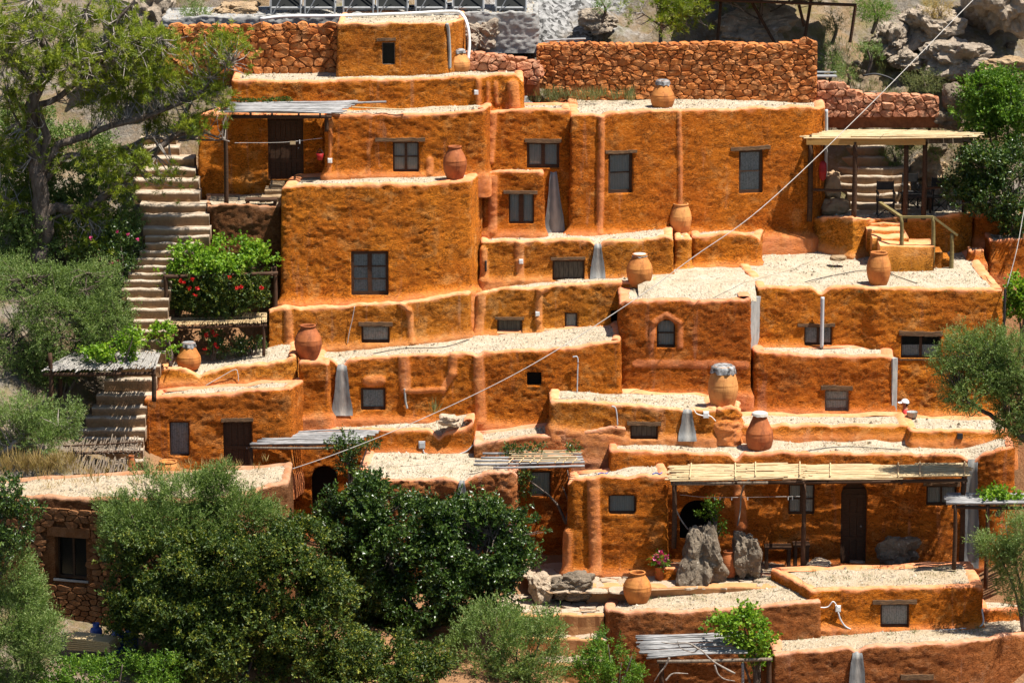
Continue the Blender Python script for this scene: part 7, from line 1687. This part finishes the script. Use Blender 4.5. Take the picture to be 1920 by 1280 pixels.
for k, (lab, px, q, Y) in enumerate((('tall dry thistle stalks on the stone cottage roof, left clump', 170, 905, 89.6), ('tall dry thistle stalks on the stone cottage roof, right clump by the big jar', 292, 905, 89.6))):
    tufts('dry_thistle', lab, 'plant', [at(px, q, Y) + np.array((d, 0, -0.05)) for d in (-0.1, 0.0, 0.1)], 'lf_dry', 20 + k, 0.55, 6, None, 0.02)
for k, (bk, p0, p1, q0, q1, lab) in enumerate((('F', 640, 1120, 632, 655, 'sparse weeds on the wide curved terrace roof'), ('P', 1450, 1800, 824, 842, 'sparse weeds on the roof above the cane veranda'), ('D', 690, 930, 852, 890, 'sparse weeds on the roof behind the dark bushes'), ('K', 1060, 1290, 742, 755, 'sparse weeds beside the biggest jar'), ('W4', 1440, 1860, 480, 532, 'sparse weeds on the big gravel terrace'), ('E', 580, 780, 790, 802, 'sparse weeds on the terrace with the rock mound'))):
    tufts('roof_weeds', lab, 'grass', scatter(B[bk], p0, p1, q0, q1, 26, 40 + k), 'lf_dry' if k % 2 else 'lf_scrub', 60 + k, 0.06, 9, 'stuff')
for k, (bk, pts, lab) in enumerate((('F', [(700, 655), (760, 648), (830, 650), (880, 640)], 'thin dark cable lying on the wide curved terrace roof'), ('W4', [(1470, 520), (1560, 500), (1640, 492), (1720, 512)], 'thin dark cable lying across the big gravel terrace'), ('P', [(1500, 838), (1580, 830), (1690, 834)], 'thin dark cable lying on the roof above the cane veranda'))):
    zr_ = [B[bk].roof_z(at(p, q, 100)[0], yon(q, WL[B[bk].root.name][2] + 1)) for p, q in pts]; z0_ = float(np.mean(zr_)) + 0.02
    P_ = []
    for p, q in pts:
        y = yon(q, z0_); P_.append((at(p, q, y)[0], y, B[bk].roof_z(at(p, q, y)[0], y) + 0.025))
    tag(put('loose_cable', *tube(curve(P_, 30), 0.011, 5), M['black'], None, None, True), lab, 'cable')
# flowers
def blooms(label, spots, Y, mat, seed, r0=0.055):
    root = thing('flowers', label, 'flowers', at(spots[0][0], spots[0][1], Y))
    for k, (px, q) in enumerate(spots):
        c = at(px, q, Y); P = np.tile(c, (14, 1)); D = np.random.default_rng(seed + k).normal(0, 1, (14, 3)); D /= np.linalg.norm(D, axis=1)[:, None]
        V, F, t = leaves(P, D, 1, r0 * 1.3, r0 * 1.4, 0.1, 0.01, seed + k); put('bloom', V, F, M[mat], root, {'tint': t})
    return root
blooms('red geranium blooms on the bush below the big vine', [(360, 524), (354, 540), (370, 540), (366, 552), (430, 520), (445, 540), (452, 538), (490, 540), (338, 527), (345, 531)], 98.0, 'petal_red', 601, 0.05)
blooms('dark red rose blooms by the covered jar', [(398, 622), (405, 628), (386, 628), (404, 646), (407, 650), (384, 654)], 98.05, 'petal_red', 621, 0.05)
blooms('pink blooms in the flower pot by the small boxy house', [(1232, 1040), (1240, 1036), (1246, 1050), (1235, 1052), (1250, 1042), (1228, 1046)], 93.6, 'petal_pink', 641, 0.06)
blooms('pink oleander blooms left of the stairs', [(219, 435), (210, 492), (222, 490), (258, 448), (240, 440), (170, 446)], 98.5, 'petal_pink', 651, 0.04)
plant('flower_plant', 'green stems of the pink flower pot', 'plant', [(1238, 1052, 11, 10)], 93.7, 'lf_bright', 180, seed=661, foot=(1237, 1064, 93.7), **MA)
